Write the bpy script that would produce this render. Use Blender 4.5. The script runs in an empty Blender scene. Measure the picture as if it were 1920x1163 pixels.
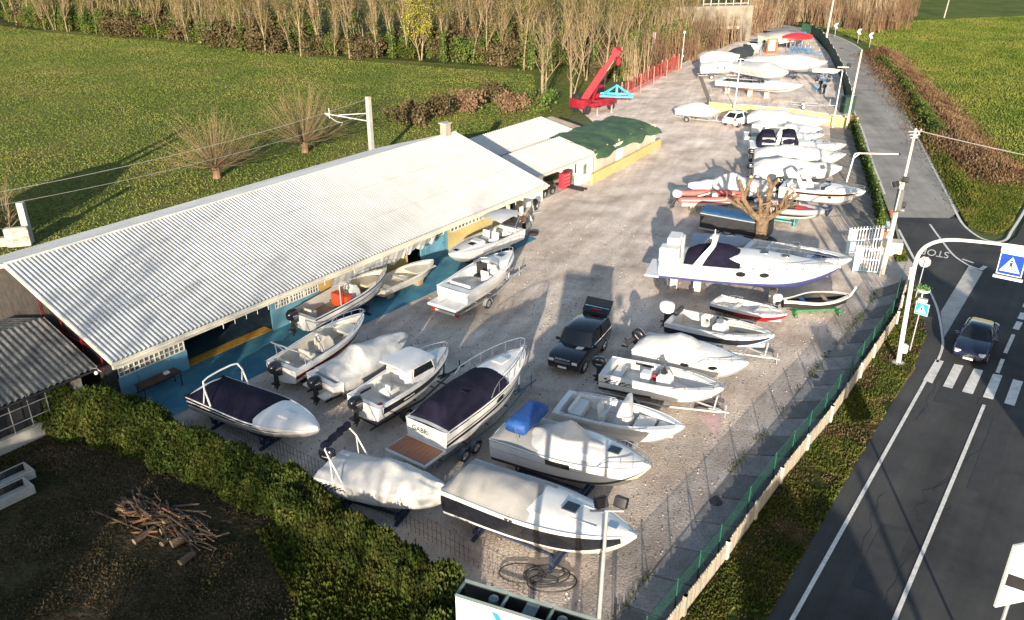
import bpy, bmesh, math, random
import numpy as np
from mathutils import Vector, Matrix, noise
R = math.radians
S = bpy.context.scene
COL = S.collection
random.seed(7)
RNG = np.random.default_rng(7)

# ------------------------------------------------------------------ camera, world, sun, exposure
CAM_H = 23.0
PITCH = R(25.28)
FPX = 1590.0
cd = bpy.data.cameras.new('camera')
cd.sensor_width = 36.0
cd.lens = 36.0 * FPX / 1920.0
cd.clip_start = 0.5
cd.clip_end = 3000
cam = bpy.data.objects.new('camera', cd)
COL.objects.link(cam)
cam.location = (0, 0, CAM_H)
cam.rotation_euler = (R(90) - PITCH, 0, 0)
S.camera = cam

SUN_EL, SUN_AZ = R(12.5), R(7.1)          # light travels forward and a little to the right
SD = Vector((math.sin(SUN_AZ) * math.cos(SUN_EL), math.cos(SUN_AZ) * math.cos(SUN_EL), -math.sin(SUN_EL)))
w = bpy.data.worlds.new('World')
S.world = w
w.use_nodes = True
nt = w.node_tree
bg = nt.nodes['Background']
sky = nt.nodes.new('ShaderNodeTexSky')
sky.sky_type = 'NISHITA'
sky.sun_disc = False
sky.sun_elevation = SUN_EL
sky.sun_rotation = SUN_AZ + math.pi
nt.links.new(sky.outputs[0], bg.inputs[0])
bg.inputs[1].default_value = 0.115
sl = bpy.data.lights.new('sun', 'SUN')
sl.energy = 5.0
sl.angle = R(0.5)
sl.color = (1.0, 0.87, 0.70)
sun = bpy.data.objects.new('sun', sl)
COL.objects.link(sun)
sun.rotation_euler = SD.to_track_quat('-Z', 'Y').to_euler()
S.view_settings.view_transform = 'Standard'
S.view_settings.look = 'None'
S.view_settings.gamma = 1.0
S.view_settings.exposure = 1.07
S.cycles.max_bounces = 6
S.cycles.transparent_max_bounces = 16

# ------------------------------------------------------------------ helpers
def G(px, py, z=0.0):
    """ground position (height z) seen at a pixel of the 1920 px wide photograph: used to survey positions"""
    a = (px - 960) / FPX
    b = (581.5 - py) / FPX
    d = Vector((a, math.cos(PITCH) + b * math.sin(PITCH), -math.sin(PITCH) + b * math.cos(PITCH)))
    t = (z - CAM_H) / d.z
    return Vector((0, 0, CAM_H)) + d * t

MATS = {}
def mat(name, col, rough=0.6, metal=0.0, var=0.12, vscale=3.0, bump=0.0, bscale=20.0, coat=0.0, spec=0.5, island=0.0, cols=None, dirt=0.0, stretch=None, alpha=1.0, trans=0.0, fine=None, bump2=None, streak=None, ymix=None):
    """procedural material: base colour broken up by noise, optional bump, streaky dirt and per-leaf variation"""
    if name in MATS:
        return MATS[name]
    m = bpy.data.materials.new(name)
    m.use_nodes = True
    n = m.node_tree.nodes
    L = m.node_tree.links
    b = n['Principled BSDF']
    b.inputs['Roughness'].default_value = rough
    b.inputs['Metallic'].default_value = metal
    b.inputs['Coat Weight'].default_value = coat
    b.inputs['Specular IOR Level'].default_value = spec
    b.inputs['Alpha'].default_value = alpha
    b.inputs['Transmission Weight'].default_value = trans
    tc = n.new('ShaderNodeTexCoord')
    vec = tc.outputs['Object']
    if stretch:
        mp = n.new('ShaderNodeMapping')
        mp.inputs['Scale'].default_value = stretch
        L.new(vec, mp.inputs[0])
        vec = mp.outputs[0]
    tx = n.new('ShaderNodeTexNoise')
    tx.inputs['Scale'].default_value = vscale
    tx.inputs['Detail'].default_value = 6
    tx.inputs['Roughness'].default_value = 0.62
    L.new(vec, tx.inputs['Vector'])
    rp = n.new('ShaderNodeValToRGB')
    e = rp.color_ramp.elements
    cs = cols or [tuple(max(0, c * (1 - var)) for c in col), tuple(min(1, c * (1 + var)) for c in col)]
    lo, hi = 0.33, 0.67
    e[0].position, e[1].position = lo, hi
    e[0].color = (*cs[0][:3], 1)
    e[1].color = (*cs[-1][:3], 1)
    for i, c in enumerate(cs[1:-1]):
        k = e.new(lo + (hi - lo) * (i + 1) / (len(cs) - 1))
        k.color = (*c[:3], 1)
    L.new(tx.outputs['Fac'], rp.inputs[0])
    out = rp.outputs[0]
    if fine:
        tf = n.new('ShaderNodeTexNoise')
        tf.inputs['Scale'].default_value = fine[0]
        tf.inputs['Detail'].default_value = 4
        L.new(vec if len(fine) < 3 else tc.outputs['Object'], tf.inputs['Vector'])
        mf_ = n.new('ShaderNodeMapRange')
        mf_.inputs['From Min'].default_value = 0.3
        mf_.inputs['From Max'].default_value = 0.7
        mf_.inputs['To Min'].default_value = 1 - fine[1]
        mf_.inputs['To Max'].default_value = 1 + fine[1]
        L.new(tf.outputs['Fac'], mf_.inputs[0])
        hv = n.new('ShaderNodeHueSaturation')
        L.new(out, hv.inputs['Color'])
        L.new(mf_.outputs[0], hv.inputs['Value'])
        out = hv.outputs[0]
    for (ang, s1, s2, amp) in (streak or ()):
        m5 = n.new('ShaderNodeMapping')
        m5.inputs['Rotation'].default_value = (0, 0, -ang)
        m6 = n.new('ShaderNodeMapping')
        m6.inputs['Scale'].default_value = (s1, s2, 1)
        L.new(tc.outputs['Object'], m5.inputs[0])
        L.new(m5.outputs[0], m6.inputs[0])
        t5 = n.new('ShaderNodeTexNoise')
        t5.inputs['Scale'].default_value = 1.0
        t5.inputs['Detail'].default_value = 5
        t5.inputs['Roughness'].default_value = 0.6
        L.new(m6.outputs[0], t5.inputs['Vector'])
        r5 = n.new('ShaderNodeMapRange')
        r5.inputs['From Min'].default_value = 0.35
        r5.inputs['From Max'].default_value = 0.65
        r5.inputs['To Min'].default_value = 1 - amp
        r5.inputs['To Max'].default_value = 1 + amp
        L.new(t5.outputs['Fac'], r5.inputs[0])
        h5 = n.new('ShaderNodeHueSaturation')
        L.new(out, h5.inputs['Color'])
        L.new(r5.outputs[0], h5.inputs['Value'])
        out = h5.outputs[0]
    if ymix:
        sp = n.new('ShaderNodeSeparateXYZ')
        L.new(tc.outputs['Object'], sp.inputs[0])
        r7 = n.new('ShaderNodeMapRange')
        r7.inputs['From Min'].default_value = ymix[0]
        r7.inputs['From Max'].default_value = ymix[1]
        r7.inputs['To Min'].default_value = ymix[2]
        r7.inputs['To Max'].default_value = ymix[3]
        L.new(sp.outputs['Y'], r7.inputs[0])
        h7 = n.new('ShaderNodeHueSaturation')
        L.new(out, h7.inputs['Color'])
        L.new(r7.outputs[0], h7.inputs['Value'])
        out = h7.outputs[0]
    if island:
        ge = n.new('ShaderNodeNewGeometry')
        hs = n.new('ShaderNodeHueSaturation')
        mr = n.new('ShaderNodeMapRange')
        mr.inputs['To Min'].default_value = 1 - island
        mr.inputs['To Max'].default_value = 1 + island
        L.new(ge.outputs['Random Per Island'], mr.inputs[0])
        L.new(mr.outputs[0], hs.inputs['Value'])
        mr2 = n.new('ShaderNodeMapRange')
        mr2.inputs['To Min'].default_value = 0.5 - island * 0.05
        mr2.inputs['To Max'].default_value = 0.5 + island * 0.04
        L.new(ge.outputs['Random Per Island'], mr2.inputs[0])
        L.new(mr2.outputs[0], hs.inputs['Hue'])
        L.new(out, hs.inputs['Color'])
        out = hs.outputs[0]
    if dirt:
        t2 = n.new('ShaderNodeTexNoise')
        t2.inputs['Scale'].default_value = 1.3
        t2.inputs['Detail'].default_value = 9
        t2.inputs['Roughness'].default_value = 0.75
        L.new(tc.outputs['Object'], t2.inputs['Vector'])
        r2 = n.new('ShaderNodeMapRange')
        r2.inputs['From Min'].default_value = 0.5
        r2.inputs['From Max'].default_value = 0.78
        r2.inputs['To Max'].default_value = dirt
        L.new(t2.outputs['Fac'], r2.inputs[0])
        mx = n.new('ShaderNodeMixRGB')
        L.new(r2.outputs[0], mx.inputs[0])
        L.new(out, mx.inputs[1])
        mx.inputs[2].default_value = (0.16, 0.13, 0.09, 1)
        out = mx.outputs[0]
    L.new(out, b.inputs['Base Color'])
    if bump:
        t3 = n.new('ShaderNodeTexNoise')
        t3.inputs['Scale'].default_value = bscale
        t3.inputs['Detail'].default_value = 5
        L.new(vec, t3.inputs['Vector'])
        bp = n.new('ShaderNodeBump')
        bp.inputs['Strength'].default_value = 1.0
        bp.inputs['Distance'].default_value = bump
        L.new(t3.outputs['Fac'], bp.inputs['Height'])
        if bump2:
            t4 = n.new('ShaderNodeTexNoise')
            t4.inputs['Scale'].default_value = bump2[1]
            t4.inputs['Detail'].default_value = 4
            L.new(vec, t4.inputs['Vector'])
            b4 = n.new('ShaderNodeBump')
            b4.inputs['Distance'].default_value = bump2[0]
            L.new(t4.outputs['Fac'], b4.inputs['Height'])
            L.new(b4.outputs[0], bp.inputs['Normal'])
        L.new(bp.outputs[0], b.inputs['Normal'])
    MATS[name] = m
    return m

GEL = mat('white_gelcoat', (0.70, 0.69, 0.665), 0.3, var=0.05, vscale=1.5, coat=0.25, dirt=0.2)
GEL2 = mat('cream_gelcoat', (0.62, 0.58, 0.50), 0.35, var=0.06, vscale=1.5, dirt=0.14)
SOLE = mat('grey_deck', (0.50, 0.48, 0.44), 0.7, var=0.1, vscale=5, dirt=0.3)
TEAK = mat('teak', (0.30, 0.105, 0.045), 0.5, var=0.3, vscale=3, stretch=(1, 14, 1))
NAVY = mat('navy_canvas', (0.012, 0.011, 0.026), 0.9, var=0.25, vscale=2, bump=0.01, bscale=9, spec=0.15)
TARP = mat('white_tarp', (0.50, 0.50, 0.495), 0.55, var=0.08, vscale=1.2, bump=0.03, bscale=3.5, dirt=0.2)
GTARP = mat('grey_tarp', (0.30, 0.295, 0.285), 0.7, var=0.06, vscale=1.2, bump=0.012, bscale=4, dirt=0.15)
BTARP = mat('black_tarp', (0.035, 0.038, 0.045), 0.75, var=0.2, bump=0.012, bscale=4)
BLUEC = mat('blue_canvas', (0.012, 0.07, 0.26), 0.65, var=0.25, vscale=4, bump=0.02, bscale=7)
BLK = mat('black_gloss', (0.012, 0.013, 0.018), 0.18, var=0.2, coat=0.4)
BLKM = mat('black_matt', (0.02, 0.02, 0.022), 0.6, var=0.25)
NAVYG = mat('navy_gelcoat', (0.012, 0.015, 0.04), 0.2, var=0.2, coat=0.5)
RED = mat('red_paint', (0.27, 0.010, 0.024), 0.5, var=0.22, vscale=1.5, dirt=0.35)
SALMON = mat('faded_red_rubber', (0.62, 0.13, 0.11), 0.6, var=0.12, dirt=0.12)
MAROON = mat('maroon_stripe', (0.09, 0.012, 0.014), 0.25, var=0.15)
ANTI = mat('grey_antifouling', (0.35, 0.35, 0.35), 0.7, var=0.12, dirt=0.35)
ANTIB = mat('blue_antifouling', (0.05, 0.06, 0.20), 0.7, var=0.15, dirt=0.2)
ANTID = mat('dark_antifouling', (0.03, 0.03, 0.035), 0.7, var=0.2, dirt=0.3)
STEEL = mat('stainless_tube', (0.62, 0.62, 0.62), 0.25, metal=0.9, var=0.05)
GALV = mat('galvanised_steel', (0.45, 0.46, 0.47), 0.5, metal=0.4, var=0.12, dirt=0.15)
WHT = mat('white_paint', (0.78, 0.77, 0.73), 0.5, var=0.05, dirt=0.12)
RUBBER = mat('tyre_rubber', (0.02, 0.02, 0.02), 0.8, var=0.2)
GLASS = mat('dark_glass', (0.012, 0.015, 0.018), 0.06, var=0.1, spec=0.7)
SMOKE = mat('tinted_screen', (0.10, 0.12, 0.13), 0.05, var=0.1, spec=0.7, alpha=0.55)
CUSH = mat('cream_vinyl', (0.68, 0.64, 0.54), 0.55, var=0.05, dirt=0.1)
CUSHW = mat('white_vinyl', (0.66, 0.65, 0.62), 0.5, var=0.04, dirt=0.1)
CUSHB = mat('navy_vinyl', (0.03, 0.035, 0.13), 0.5, var=0.1)
CUSHR = mat('red_vinyl', (0.48, 0.03, 0.05), 0.5, var=0.1)
BLUES = mat('blue_steel', (0.03, 0.20, 0.42), 0.5, var=0.2, dirt=0.3)
DBLUES = mat('dark_blue_steel', (0.02, 0.035, 0.08), 0.6, var=0.2, dirt=0.3)
GREENS = mat('green_steel', (0.02, 0.20, 0.06), 0.5, var=0.2, dirt=0.2)
WOOD = mat('weathered_wood', (0.36, 0.26, 0.17), 0.8, var=0.25, stretch=(1, 8, 8))
CONC = mat('concrete', (0.42, 0.40, 0.36), 0.9, var=0.15, vscale=2, bump=0.02, bscale=14, dirt=0.3)
CONCL = mat('pale_concrete', (0.55, 0.51, 0.43), 0.9, var=0.12, vscale=2, bump=0.02, bscale=14, dirt=0.3)
CHROME = mat('chrome', (0.7, 0.7, 0.7), 0.12, metal=1.0, var=0.02)
LAMPG = mat('headlamp_glass', (0.62, 0.64, 0.66), 0.1, var=0.1)
LRED = mat('red_lens', (0.45, 0.015, 0.02), 0.2, var=0.1)
ORNG = mat('orange_paint', (0.70, 0.13, 0.03), 0.5, var=0.1, dirt=0.1)

class MB:
    """collects vertices and faces for one mesh object"""
    def __init__(s):
        s.v = []; s.f = []; s.m = []; s.mats = []
    def mi(s, m):
        if m not in s.mats:
            s.mats.append(m)
        return s.mats.index(m)
    def face(s, pts, m):
        i = len(s.v)
        s.v += [tuple(p) for p in pts]
        s.f.append(tuple(range(i, i + len(pts)))); s.m.append(s.mi(m))
    def grid(s, rows, m, closed=False, mf=None):
        i = len(s.v)
        nc = len(rows[0])
        for r in rows:
            s.v += [tuple(p) for p in r]
        k = s.mi(m) if m else 0
        for a in range(len(rows) - 1):
            for c in range(nc if closed else nc - 1):
                d = (c + 1) % nc
                s.f.append((i + a * nc + c, i + a * nc + d, i + (a + 1) * nc + d, i + (a + 1) * nc + c))
                s.m.append(s.mi(mf(a, c)) if mf else k)
    def ngon(s, ring, m, flip=False):
        s.face(ring[::-1] if flip else ring, m)
    def box(s, c, d, m, rz=0.0, ry=0.0, bev=0.0, rx=0.0):
        c = Vector(c)
        M = Matrix.Rotation(rz, 3, 'Z') @ Matrix.Rotation(ry, 3, 'Y') @ Matrix.Rotation(rx, 3, 'X')
        hx, hy, hz = d[0] / 2, d[1] / 2, d[2] / 2
        if bev <= 0:
            P = [c + M @ Vector((x * hx, y * hy, z * hz)) for z in (-1, 1) for y in (-1, 1) for x in (-1, 1)]
            i = len(s.v)
            s.v += [tuple(p) for p in P]
            for q in ((0, 2, 3, 1), (4, 5, 7, 6), (0, 1, 5, 4), (2, 6, 7, 3), (0, 4, 6, 2), (1, 3, 7, 5)):
                s.f.append(tuple(i + k for k in q)); s.m.append(s.mi(m))
        else:
            b = min(bev, hx * .95, hy * .95, hz * .95)
            def ring(x, y, z):
                o = []
                for (sx, sy) in ((1, 1), (-1, 1), (-1, -1), (1, -1)):
                    a0 = {(1, 1): 0, (-1, 1): 90, (-1, -1): 180, (1, -1): 270}[(sx, sy)]
                    for k in range(3):
                        a = R(a0 + 45 * k)
                        o.append(c + M @ Vector((sx * (hx - b) + x * math.cos(a), sy * (hy - b) + y * math.sin(a), z)))
                return o
            rows = [ring(b * .3, b * .3, -hz), ring(b, b, -hz + b * .7), ring(b, b, hz - b * .7), ring(b * .3, b * .3, hz)]
            s.grid(rows, m, closed=True)
            s.face(rows[0][::-1], m); s.face(rows[-1], m)
    def tube(s, pts, r, m, n=6, cap=True, r2=None):
        pts = [Vector(p) for p in pts]
        if len(pts) < 2:
            return
        rows = []
        up = None
        for i, p in enumerate(pts):
            t = (pts[min(i + 1, len(pts) - 1)] - pts[max(i - 1, 0)])
            if t.length < 1e-9:
                t = Vector((0, 0, 1))
            t.normalize()
            if up is None:
                up = Vector((0, 0, 1)) if abs(t.z) < .9 else Vector((1, 0, 0))
            a = t.cross(up)
            if a.length < 1e-6:
                a = t.cross(Vector((0, 1, 0)))
            a.normalize()
            b = a.cross(t)
            up = b
            rr = r[i] if isinstance(r, (list, tuple)) else (r + ((r2 - r) * i / (len(pts) - 1) if r2 is not None else 0))
            rows.append([p + (a * math.cos(2 * math.pi * k / n) + b * math.sin(2 * math.pi * k / n)) * rr for k in range(n)])
        s.grid(rows, m, closed=True)
        if cap:
            s.face(rows[0], m); s.face(rows[-1][::-1], m)
    def lathe(s, c, prof, m, n=14, axis='Z', mf=None):
        c = Vector(c)
        rows = []
        for (r, h) in prof:
            row = []
            for k in range(n):
                a = 2 * math.pi * k / n
                x, y = r * math.cos(a), r * math.sin(a)
                row.append(c + (Vector((x, y, h)) if axis == 'Z' else Vector((x, h, y)) if axis == 'Y' else Vector((h, x, y))))
            rows.append(row)
        s.grid(rows, m, closed=True, mf=mf)
        s.face(rows[0][::-1], m if not mf else mf(0, 0)); s.face(rows[-1], m if not mf else mf(len(rows) - 2, 0))
    def prism(s, poly, z0, z1, m, mtop=None):
        lo = [Vector((p[0], p[1], z0)) for p in poly]
        hi = [Vector((p[0], p[1], z1)) for p in poly]
        s.grid([lo, hi], m, closed=True)
        s.face(lo[::-1], m); s.face(hi, mtop or m)
    def ball(s, c, r, m, n=8, sq=(1, 1, 1)):
        rows = []
        for i in range(n + 1):
            a = math.pi * i / n
            rr = max(math.sin(a), 0.02)
            rows.append([Vector(c) + Vector((math.cos(2 * math.pi * k / (n + 2)) * rr * r * sq[0], math.sin(2 * math.pi * k / (n + 2)) * rr * r * sq[1], -math.cos(a) * r * sq[2])) for k in range(n + 2)])
        s.grid(rows, m, closed=True)
    def mesh(s, name, origin=(0, 0, 0), smooth=38):
        me = bpy.data.meshes.new(name)
        o = Vector(origin)
        me.from_pydata([(p[0] - o.x, p[1] - o.y, p[2] - o.z) for p in s.v], [], s.f)
        for m in s.mats:
            me.materials.append(m)
        me.polygons.foreach_set('material_index', s.m)
        if smooth:
            bm = bmesh.new(); bm.from_mesh(me)
            bmesh.ops.remove_doubles(bm, verts=bm.verts, dist=0.0004)
            bmesh.ops.recalc_face_normals(bm, faces=bm.faces)
            for f in bm.faces:
                f.smooth = True
            lim = R(smooth)
            for e in bm.edges:
                if len(e.link_faces) == 2 and e.calc_face_angle(0) > lim:
                    e.smooth = False
            bm.to_mesh(me); bm.free()
        me.update()
        return me
    def build(s, name, parent=None, world=False, origin=(0, 0, 0), smooth=38):
        """link as one object. world=True: vertices are in world space and the parent is an unrotated Empty"""
        org = Vector(origin)
        if world and parent is not None:
            p = parent
            org = Vector((0, 0, 0))
            while p is not None:
                org += p.location; p = p.parent
        me = s.mesh(name, org, smooth)
        o = bpy.data.objects.new(name, me)
        COL.objects.link(o)
        if parent is not None:
            o.parent = parent
        elif origin != (0, 0, 0):
            o.location = origin
        return o

def split(mb, name, parent, world=False, smooth=38):
    """one object per separate piece of the collected mesh (posts, bars, legs, lamps)"""
    par = list(range(len(mb.v)))
    def find(a):
        while par[a] != a:
            par[a] = par[par[a]]; a = par[a]
        return a
    key = {}
    for i, p in enumerate(mb.v):
        k = (round(p[0], 3), round(p[1], 3), round(p[2], 3))
        if k in key: par[find(i)] = find(key[k])
        else: key[k] = i
    for f in mb.f:
        for a in f[1:]: par[find(a)] = find(f[0])
    groups = {}
    for j, f in enumerate(mb.f): groups.setdefault(find(f[0]), []).append(j)
    out = []
    for js in groups.values():
        n = MB(); mp = {}
        for j in js:
            q = []
            for a in mb.f[j]:
                if a not in mp: mp[a] = len(n.v); n.v.append(mb.v[a])
                q.append(mp[a])
            n.f.append(tuple(q)); n.m.append(n.mi(mb.mats[mb.m[j]]))
        out.append(n.build(name, parent, world, smooth=smooth))
    return out

def tag(o, label=None, cat=None, group=None, kind=None):
    if label: o['label'] = label
    if cat: o['category'] = cat
    if group: o['group'] = group
    if kind: o['kind'] = kind
    return o
def thing(name, label, cat, loc=(0, 0, 0), rz=0.0, group=None):
    o = bpy.data.objects.new(name, None)
    o.empty_display_size = 0.3
    COL.objects.link(o)
    o.location = loc; o.rotation_euler = (0, 0, rz)
    return tag(o, label, cat, group)
KIDS = {}
def copy_tree(root, loc, rz=0.0, sc=1.0, label=None, group=None):
    def rec(o, parent):
        c = o.copy(); COL.objects.link(c)
        if parent is not None: c.parent = parent
        for ch in [x for x in COL.objects if x.parent == o]:
            rec(ch, c)
        return c
    if root not in KIDS:
        KIDS[root] = [x for x in COL.objects if x.parent == root]
    r = root.copy(); COL.objects.link(r)
    r.location = loc; r.rotation_euler = (0, 0, rz)
    r.scale = (sc, sc, sc) if not isinstance(sc, tuple) else sc
    for ch in KIDS[root]:
        c = ch.copy(); COL.objects.link(c); c.parent = r
    if label: r['label'] = label
    if group: r['group'] = group
    return r
def sheet(name, poly, z, m, kind='structure', label=None, cat=None, sub=0):
    mb = MB()
    mb.face([(p[0], p[1], z) for p in poly], m)
    o = mb.build(name, smooth=0)
    me = o.data
    bm = bmesh.new(); bm.from_mesh(me)
    bmesh.ops.triangulate(bm, faces=bm.faces)
    bm.normal_update()
    for f in bm.faces:
        if f.normal.z < 0: f.normal_flip()
    bm.to_mesh(me); bm.free()
    if kind: o['kind'] = kind
    return tag(o, label, cat)
def lerp(a, b, t): return a + (b - a) * t
def interp(pts, t):
    if t <= pts[0][0]: return pts[0][1]
    for (a, b), (c, d) in zip(pts, pts[1:]):
        if t <= c: 
            k = (t - a) / (c - a) if c > a else 1
            return lerp(b, d, k)
    return pts[-1][1]
def sstep(t): t = max(0, min(1, t)); return t * t * (3 - 2 * t)
def N3(x, y=0, z=0): return noise.noise(Vector((x, y, z)))

def quadcloud(name, pos, size, m, parent=None, aspect=1.0, up=0.0, nrm=None, origin=(0, 0, 0), tri=False):
    """many small leaf faces at the given positions; up: 0 random orientation, 1 blades that stand upright"""
    pos = np.asarray(pos, dtype=np.float64) - np.asarray(origin, dtype=np.float64)
    n = len(pos)
    a = RNG.normal(size=(n, 3))
    if up:
        a = a * (1 - up) + np.array([0, 0, 1.0]) * up * 1.6
    a /= np.linalg.norm(a, axis=1)[:, None] + 1e-9
    b = RNG.normal(size=(n, 3))
    b -= a * (a * b).sum(1)[:, None]
    b /= np.linalg.norm(b, axis=1)[:, None] + 1e-9
    s = (np.asarray(size) * RNG.uniform(0.6, 1.4, n))[:, None]
    a = a * s; b = b * s * aspect
    if tri:
        v = np.stack([pos - b * .5, pos + b * .5, pos + a], 1)
        k = 3
    else:
        v = np.stack([pos - a * .5, pos + b * .5, pos + a * .5, pos - b * .5], 1)
        k = 4
    me = bpy.data.meshes.new(name)
    me.vertices.add(n * k)
    me.vertices.foreach_set('co', v.reshape(-1))
    me.loops.add(n * k)
    me.loops.foreach_set('vertex_index', np.arange(n * k, dtype=np.int32))
    me.polygons.add(n)
    me.polygons.foreach_set('loop_start', np.arange(0, n * k, k, dtype=np.int32))
    me.polygons.foreach_set('loop_total', np.full(n, k, dtype=np.int32))
    me.materials.append(m)
    me.update(calc_edges=True)
    o = bpy.data.objects.new(name, me)
    COL.objects.link(o)
    if parent is not None: o.parent = parent
    elif tuple(origin) != (0, 0, 0): o.location = origin
    return o
def inpoly(P, poly):
    x, y = P[:, 0], P[:, 1]
    r = np.zeros(len(P), bool)
    n = len(poly)
    for i in range(n):
        x1, y1 = poly[i][0], poly[i][1]; x2, y2 = poly[(i + 1) % n][0], poly[(i + 1) % n][1]
        c = ((y1 > y) != (y2 > y)) & (x < (x2 - x1) * (y - y1) / (y2 - y1 + 1e-12) + x1)
        r ^= c
    return r
def scatter(poly, n):
    P = np.array([(p[0], p[1]) for p in poly])
    lo, hi = P.min(0), P.max(0)
    out = np.zeros((0, 2))
    while len(out) < n:
        q = RNG.uniform(lo, hi, (n * 2, 2))
        out = np.vstack([out, q[inpoly(q, poly)]])
    return out[:n]
def text_mesh(txt, size, m, extrude=0.004):
    cu = bpy.data.curves.new('lettering', 'FONT')
    cu.body = txt; cu.size = size; cu.extrude = extrude; cu.align_x = 'CENTER'; cu.align_y = 'CENTER'
    o = bpy.data.objects.new('lettering', cu)
    me = bpy.data.meshes.new_from_object(o)
    bpy.data.objects.remove(o)
    me.materials.clear(); me.materials.append(m)
    return me
def lettering(name, txt, size, m, parent, M):
    o = bpy.data.objects.new(name, text_mesh(txt, size, m))
    COL.objects.link(o)
    o.parent = parent
    o.matrix_local = M
    return o
# ------------------------------------------------------------------ ground, fields, yard, roads
GRASS = mat('field_grass', (0.06, 0.10, 0.02), 0.9, cols=[(0.065, 0.10, 0.018), (0.11, 0.13, 0.03), (0.16, 0.145, 0.045)], vscale=0.09, bump=0.3, bscale=1.6, bump2=(0.08, 7), fine=(2.2, 0.35), spec=0.1)
GRASSL = mat('lush_grass', (0.06, 0.12, 0.02), 0.9, cols=[(0.05, 0.08, 0.014), (0.09, 0.12, 0.024), (0.14, 0.135, 0.035)], vscale=0.12, bump=0.25, bscale=1.8, fine=(3, 0.3), spec=0.1)
VERGE = mat('verge_grass', (0.05, 0.06, 0.02), 0.9, cols=[(0.02, 0.035, 0.006), (0.05, 0.055, 0.012), (0.12, 0.07, 0.03)], vscale=0.5, bump=0.2, bscale=4, fine=(8, 0.4), spec=0.1)
SOIL = mat('dry_soil_grass', (0.07, 0.06, 0.03), 0.95, cols=[(0.02, 0.024, 0.008), (0.06, 0.048, 0.022), (0.10, 0.072, 0.04)], vscale=0.4, bump=0.25, bscale=5, fine=(9, 0.45), spec=0.1)
FLOOR = mat('forest_floor', (0.05, 0.06, 0.02), 0.95, cols=[(0.02, 0.035, 0.008), (0.05, 0.07, 0.015), (0.11, 0.08, 0.04)], vscale=0.25, bump=0.4, bscale=1.2, fine=(4, 0.4), spec=0.1)
GRAVEL = mat('pale_gravel', (0.5, 0.45, 0.4), 0.95, cols=[(0.42, 0.345, 0.285), (0.58, 0.49, 0.415), (0.71, 0.615, 0.525)], vscale=0.3, bump=0.035, bscale=9, bump2=(0.025, 1.1), fine=(13, 0.25), spec=0.15, streak=((R(62), .05, .9, .13), (R(75), .06, 1.7, .07), (R(20), .25, .4, .12)), ymix=(28, 95, .80, 1.2))  # near yard darkened, far end paled in colour to imitate shade and glare
ASPH = mat('dark_asphalt', (0.045, 0.045, 0.047), 0.85, cols=[(0.032, 0.032, 0.035), (0.05, 0.05, 0.05), (0.062, 0.06, 0.057)], vscale=0.25, bump=0.006, bscale=60, fine=(40, 0.2), stretch=(1, 1, 1), spec=0.3, streak=((R(54), .03, .55, .22), (R(54), .3, .3, .12)))
ASPHO = mat('old_asphalt', (0.34, 0.31, 0.27), 0.9, cols=[(0.24, 0.225, 0.205), (0.30, 0.283, 0.26), (0.355, 0.335, 0.31)], vscale=0.3, bump=0.006, bscale=50, fine=(30, 0.15), spec=0.2, streak=((R(80), .04, .6, .14), (R(40), .2, .25, .10)))
PAINT = mat('road_paint', (0.66, 0.64, 0.60), 0.7, var=0.14, vscale=3, fine=(25, 0.2), dirt=0.55)
WORN = mat('worn_road_paint', (0.48, 0.46, 0.42), 0.8, var=0.16, vscale=1.2, fine=(20, 0.2), dirt=0.35)
BLUEP = mat('blue_floor_paint', (0.05, 0.30, 0.42), 0.65, cols=[(0.035, 0.15, 0.24), (0.05, 0.21, 0.31), (0.10, 0.28, 0.35)], vscale=0.5, fine=(6, 0.12), dirt=0.3)
SLABG = mat('grey_slab', (0.30, 0.28, 0.26), 0.9, var=0.22, vscale=1.0, bump=0.03, bscale=9, fine=(14, 0.3), dirt=0.5)

sheet('ground', [(-900, -200), (900, -200), (900, 1500), (-900, 1500)], -0.12, mat('far_ground', (0.07, 0.09, 0.03), 0.95, cols=[(0.05, 0.07, 0.02), (0.08, 0.10, 0.03), (0.12, 0.11, 0.05)], vscale=0.03))
ua = Vector((0.5993, 0.8005, 0)); un = Vector((-0.8005, 0.5993, 0)); A0 = Vector((-19.33, 35.98, 0))
def B(s, t, z=0.0):
    """point in the big shed's own frame: s along the front eave, t towards the back"""
    p = A0 + ua * s + un * t
    return Vector((p.x, p.y, z))
BANG = math.atan2(ua.y, ua.x)
fieldpoly = [B(-60, 12), B(-8, 12), B(36, 19), B(60, 16), G(1180, 120), G(1000, 130), G(640, 105), G(330, 75), G(100, 55), (-150, 175), (-260, 150), (-200, 40)]
sheet('meadow', fieldpoly, -0.05, GRASS)
fpoly = [(-260, 150), (-150, 175), G(100, 55), G(330, 75), G(640, 105), G(1000, 130), G(1180, 120), G(1300, 95), G(1540, 56), (120, 260), (100, 420), (-400, 420)]
sheet('forest_floor', fpoly, -0.035, FLOOR)
yard = [B(-.6, -1.6), B(.4, 6), B(48, 6), B(66, 12), G(1085, 205), G(1180, 170), G(1300, 108), G(1330, 90), G(1545, 90), G(1590, 180), G(1598, 240), G(1648, 430), G(1700, 510), G(1690, 545), G(1461, 907), G(1280, 1152), (1.5, 18.0), G(1000, 1185), G(800, 1095), G(610, 975), G(430, 880), G(300, 815)]
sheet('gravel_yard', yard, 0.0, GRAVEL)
sheet('left_garden_soil', [(-60, -10), (1.5, 8), (1.5, 18), G(1050, 1163), G(850, 1010), G(600, 880), G(420, 790), B(3, -5), B(-4, 6), B(-20, 14), (-80, 40)], -0.025, SOIL)
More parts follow.
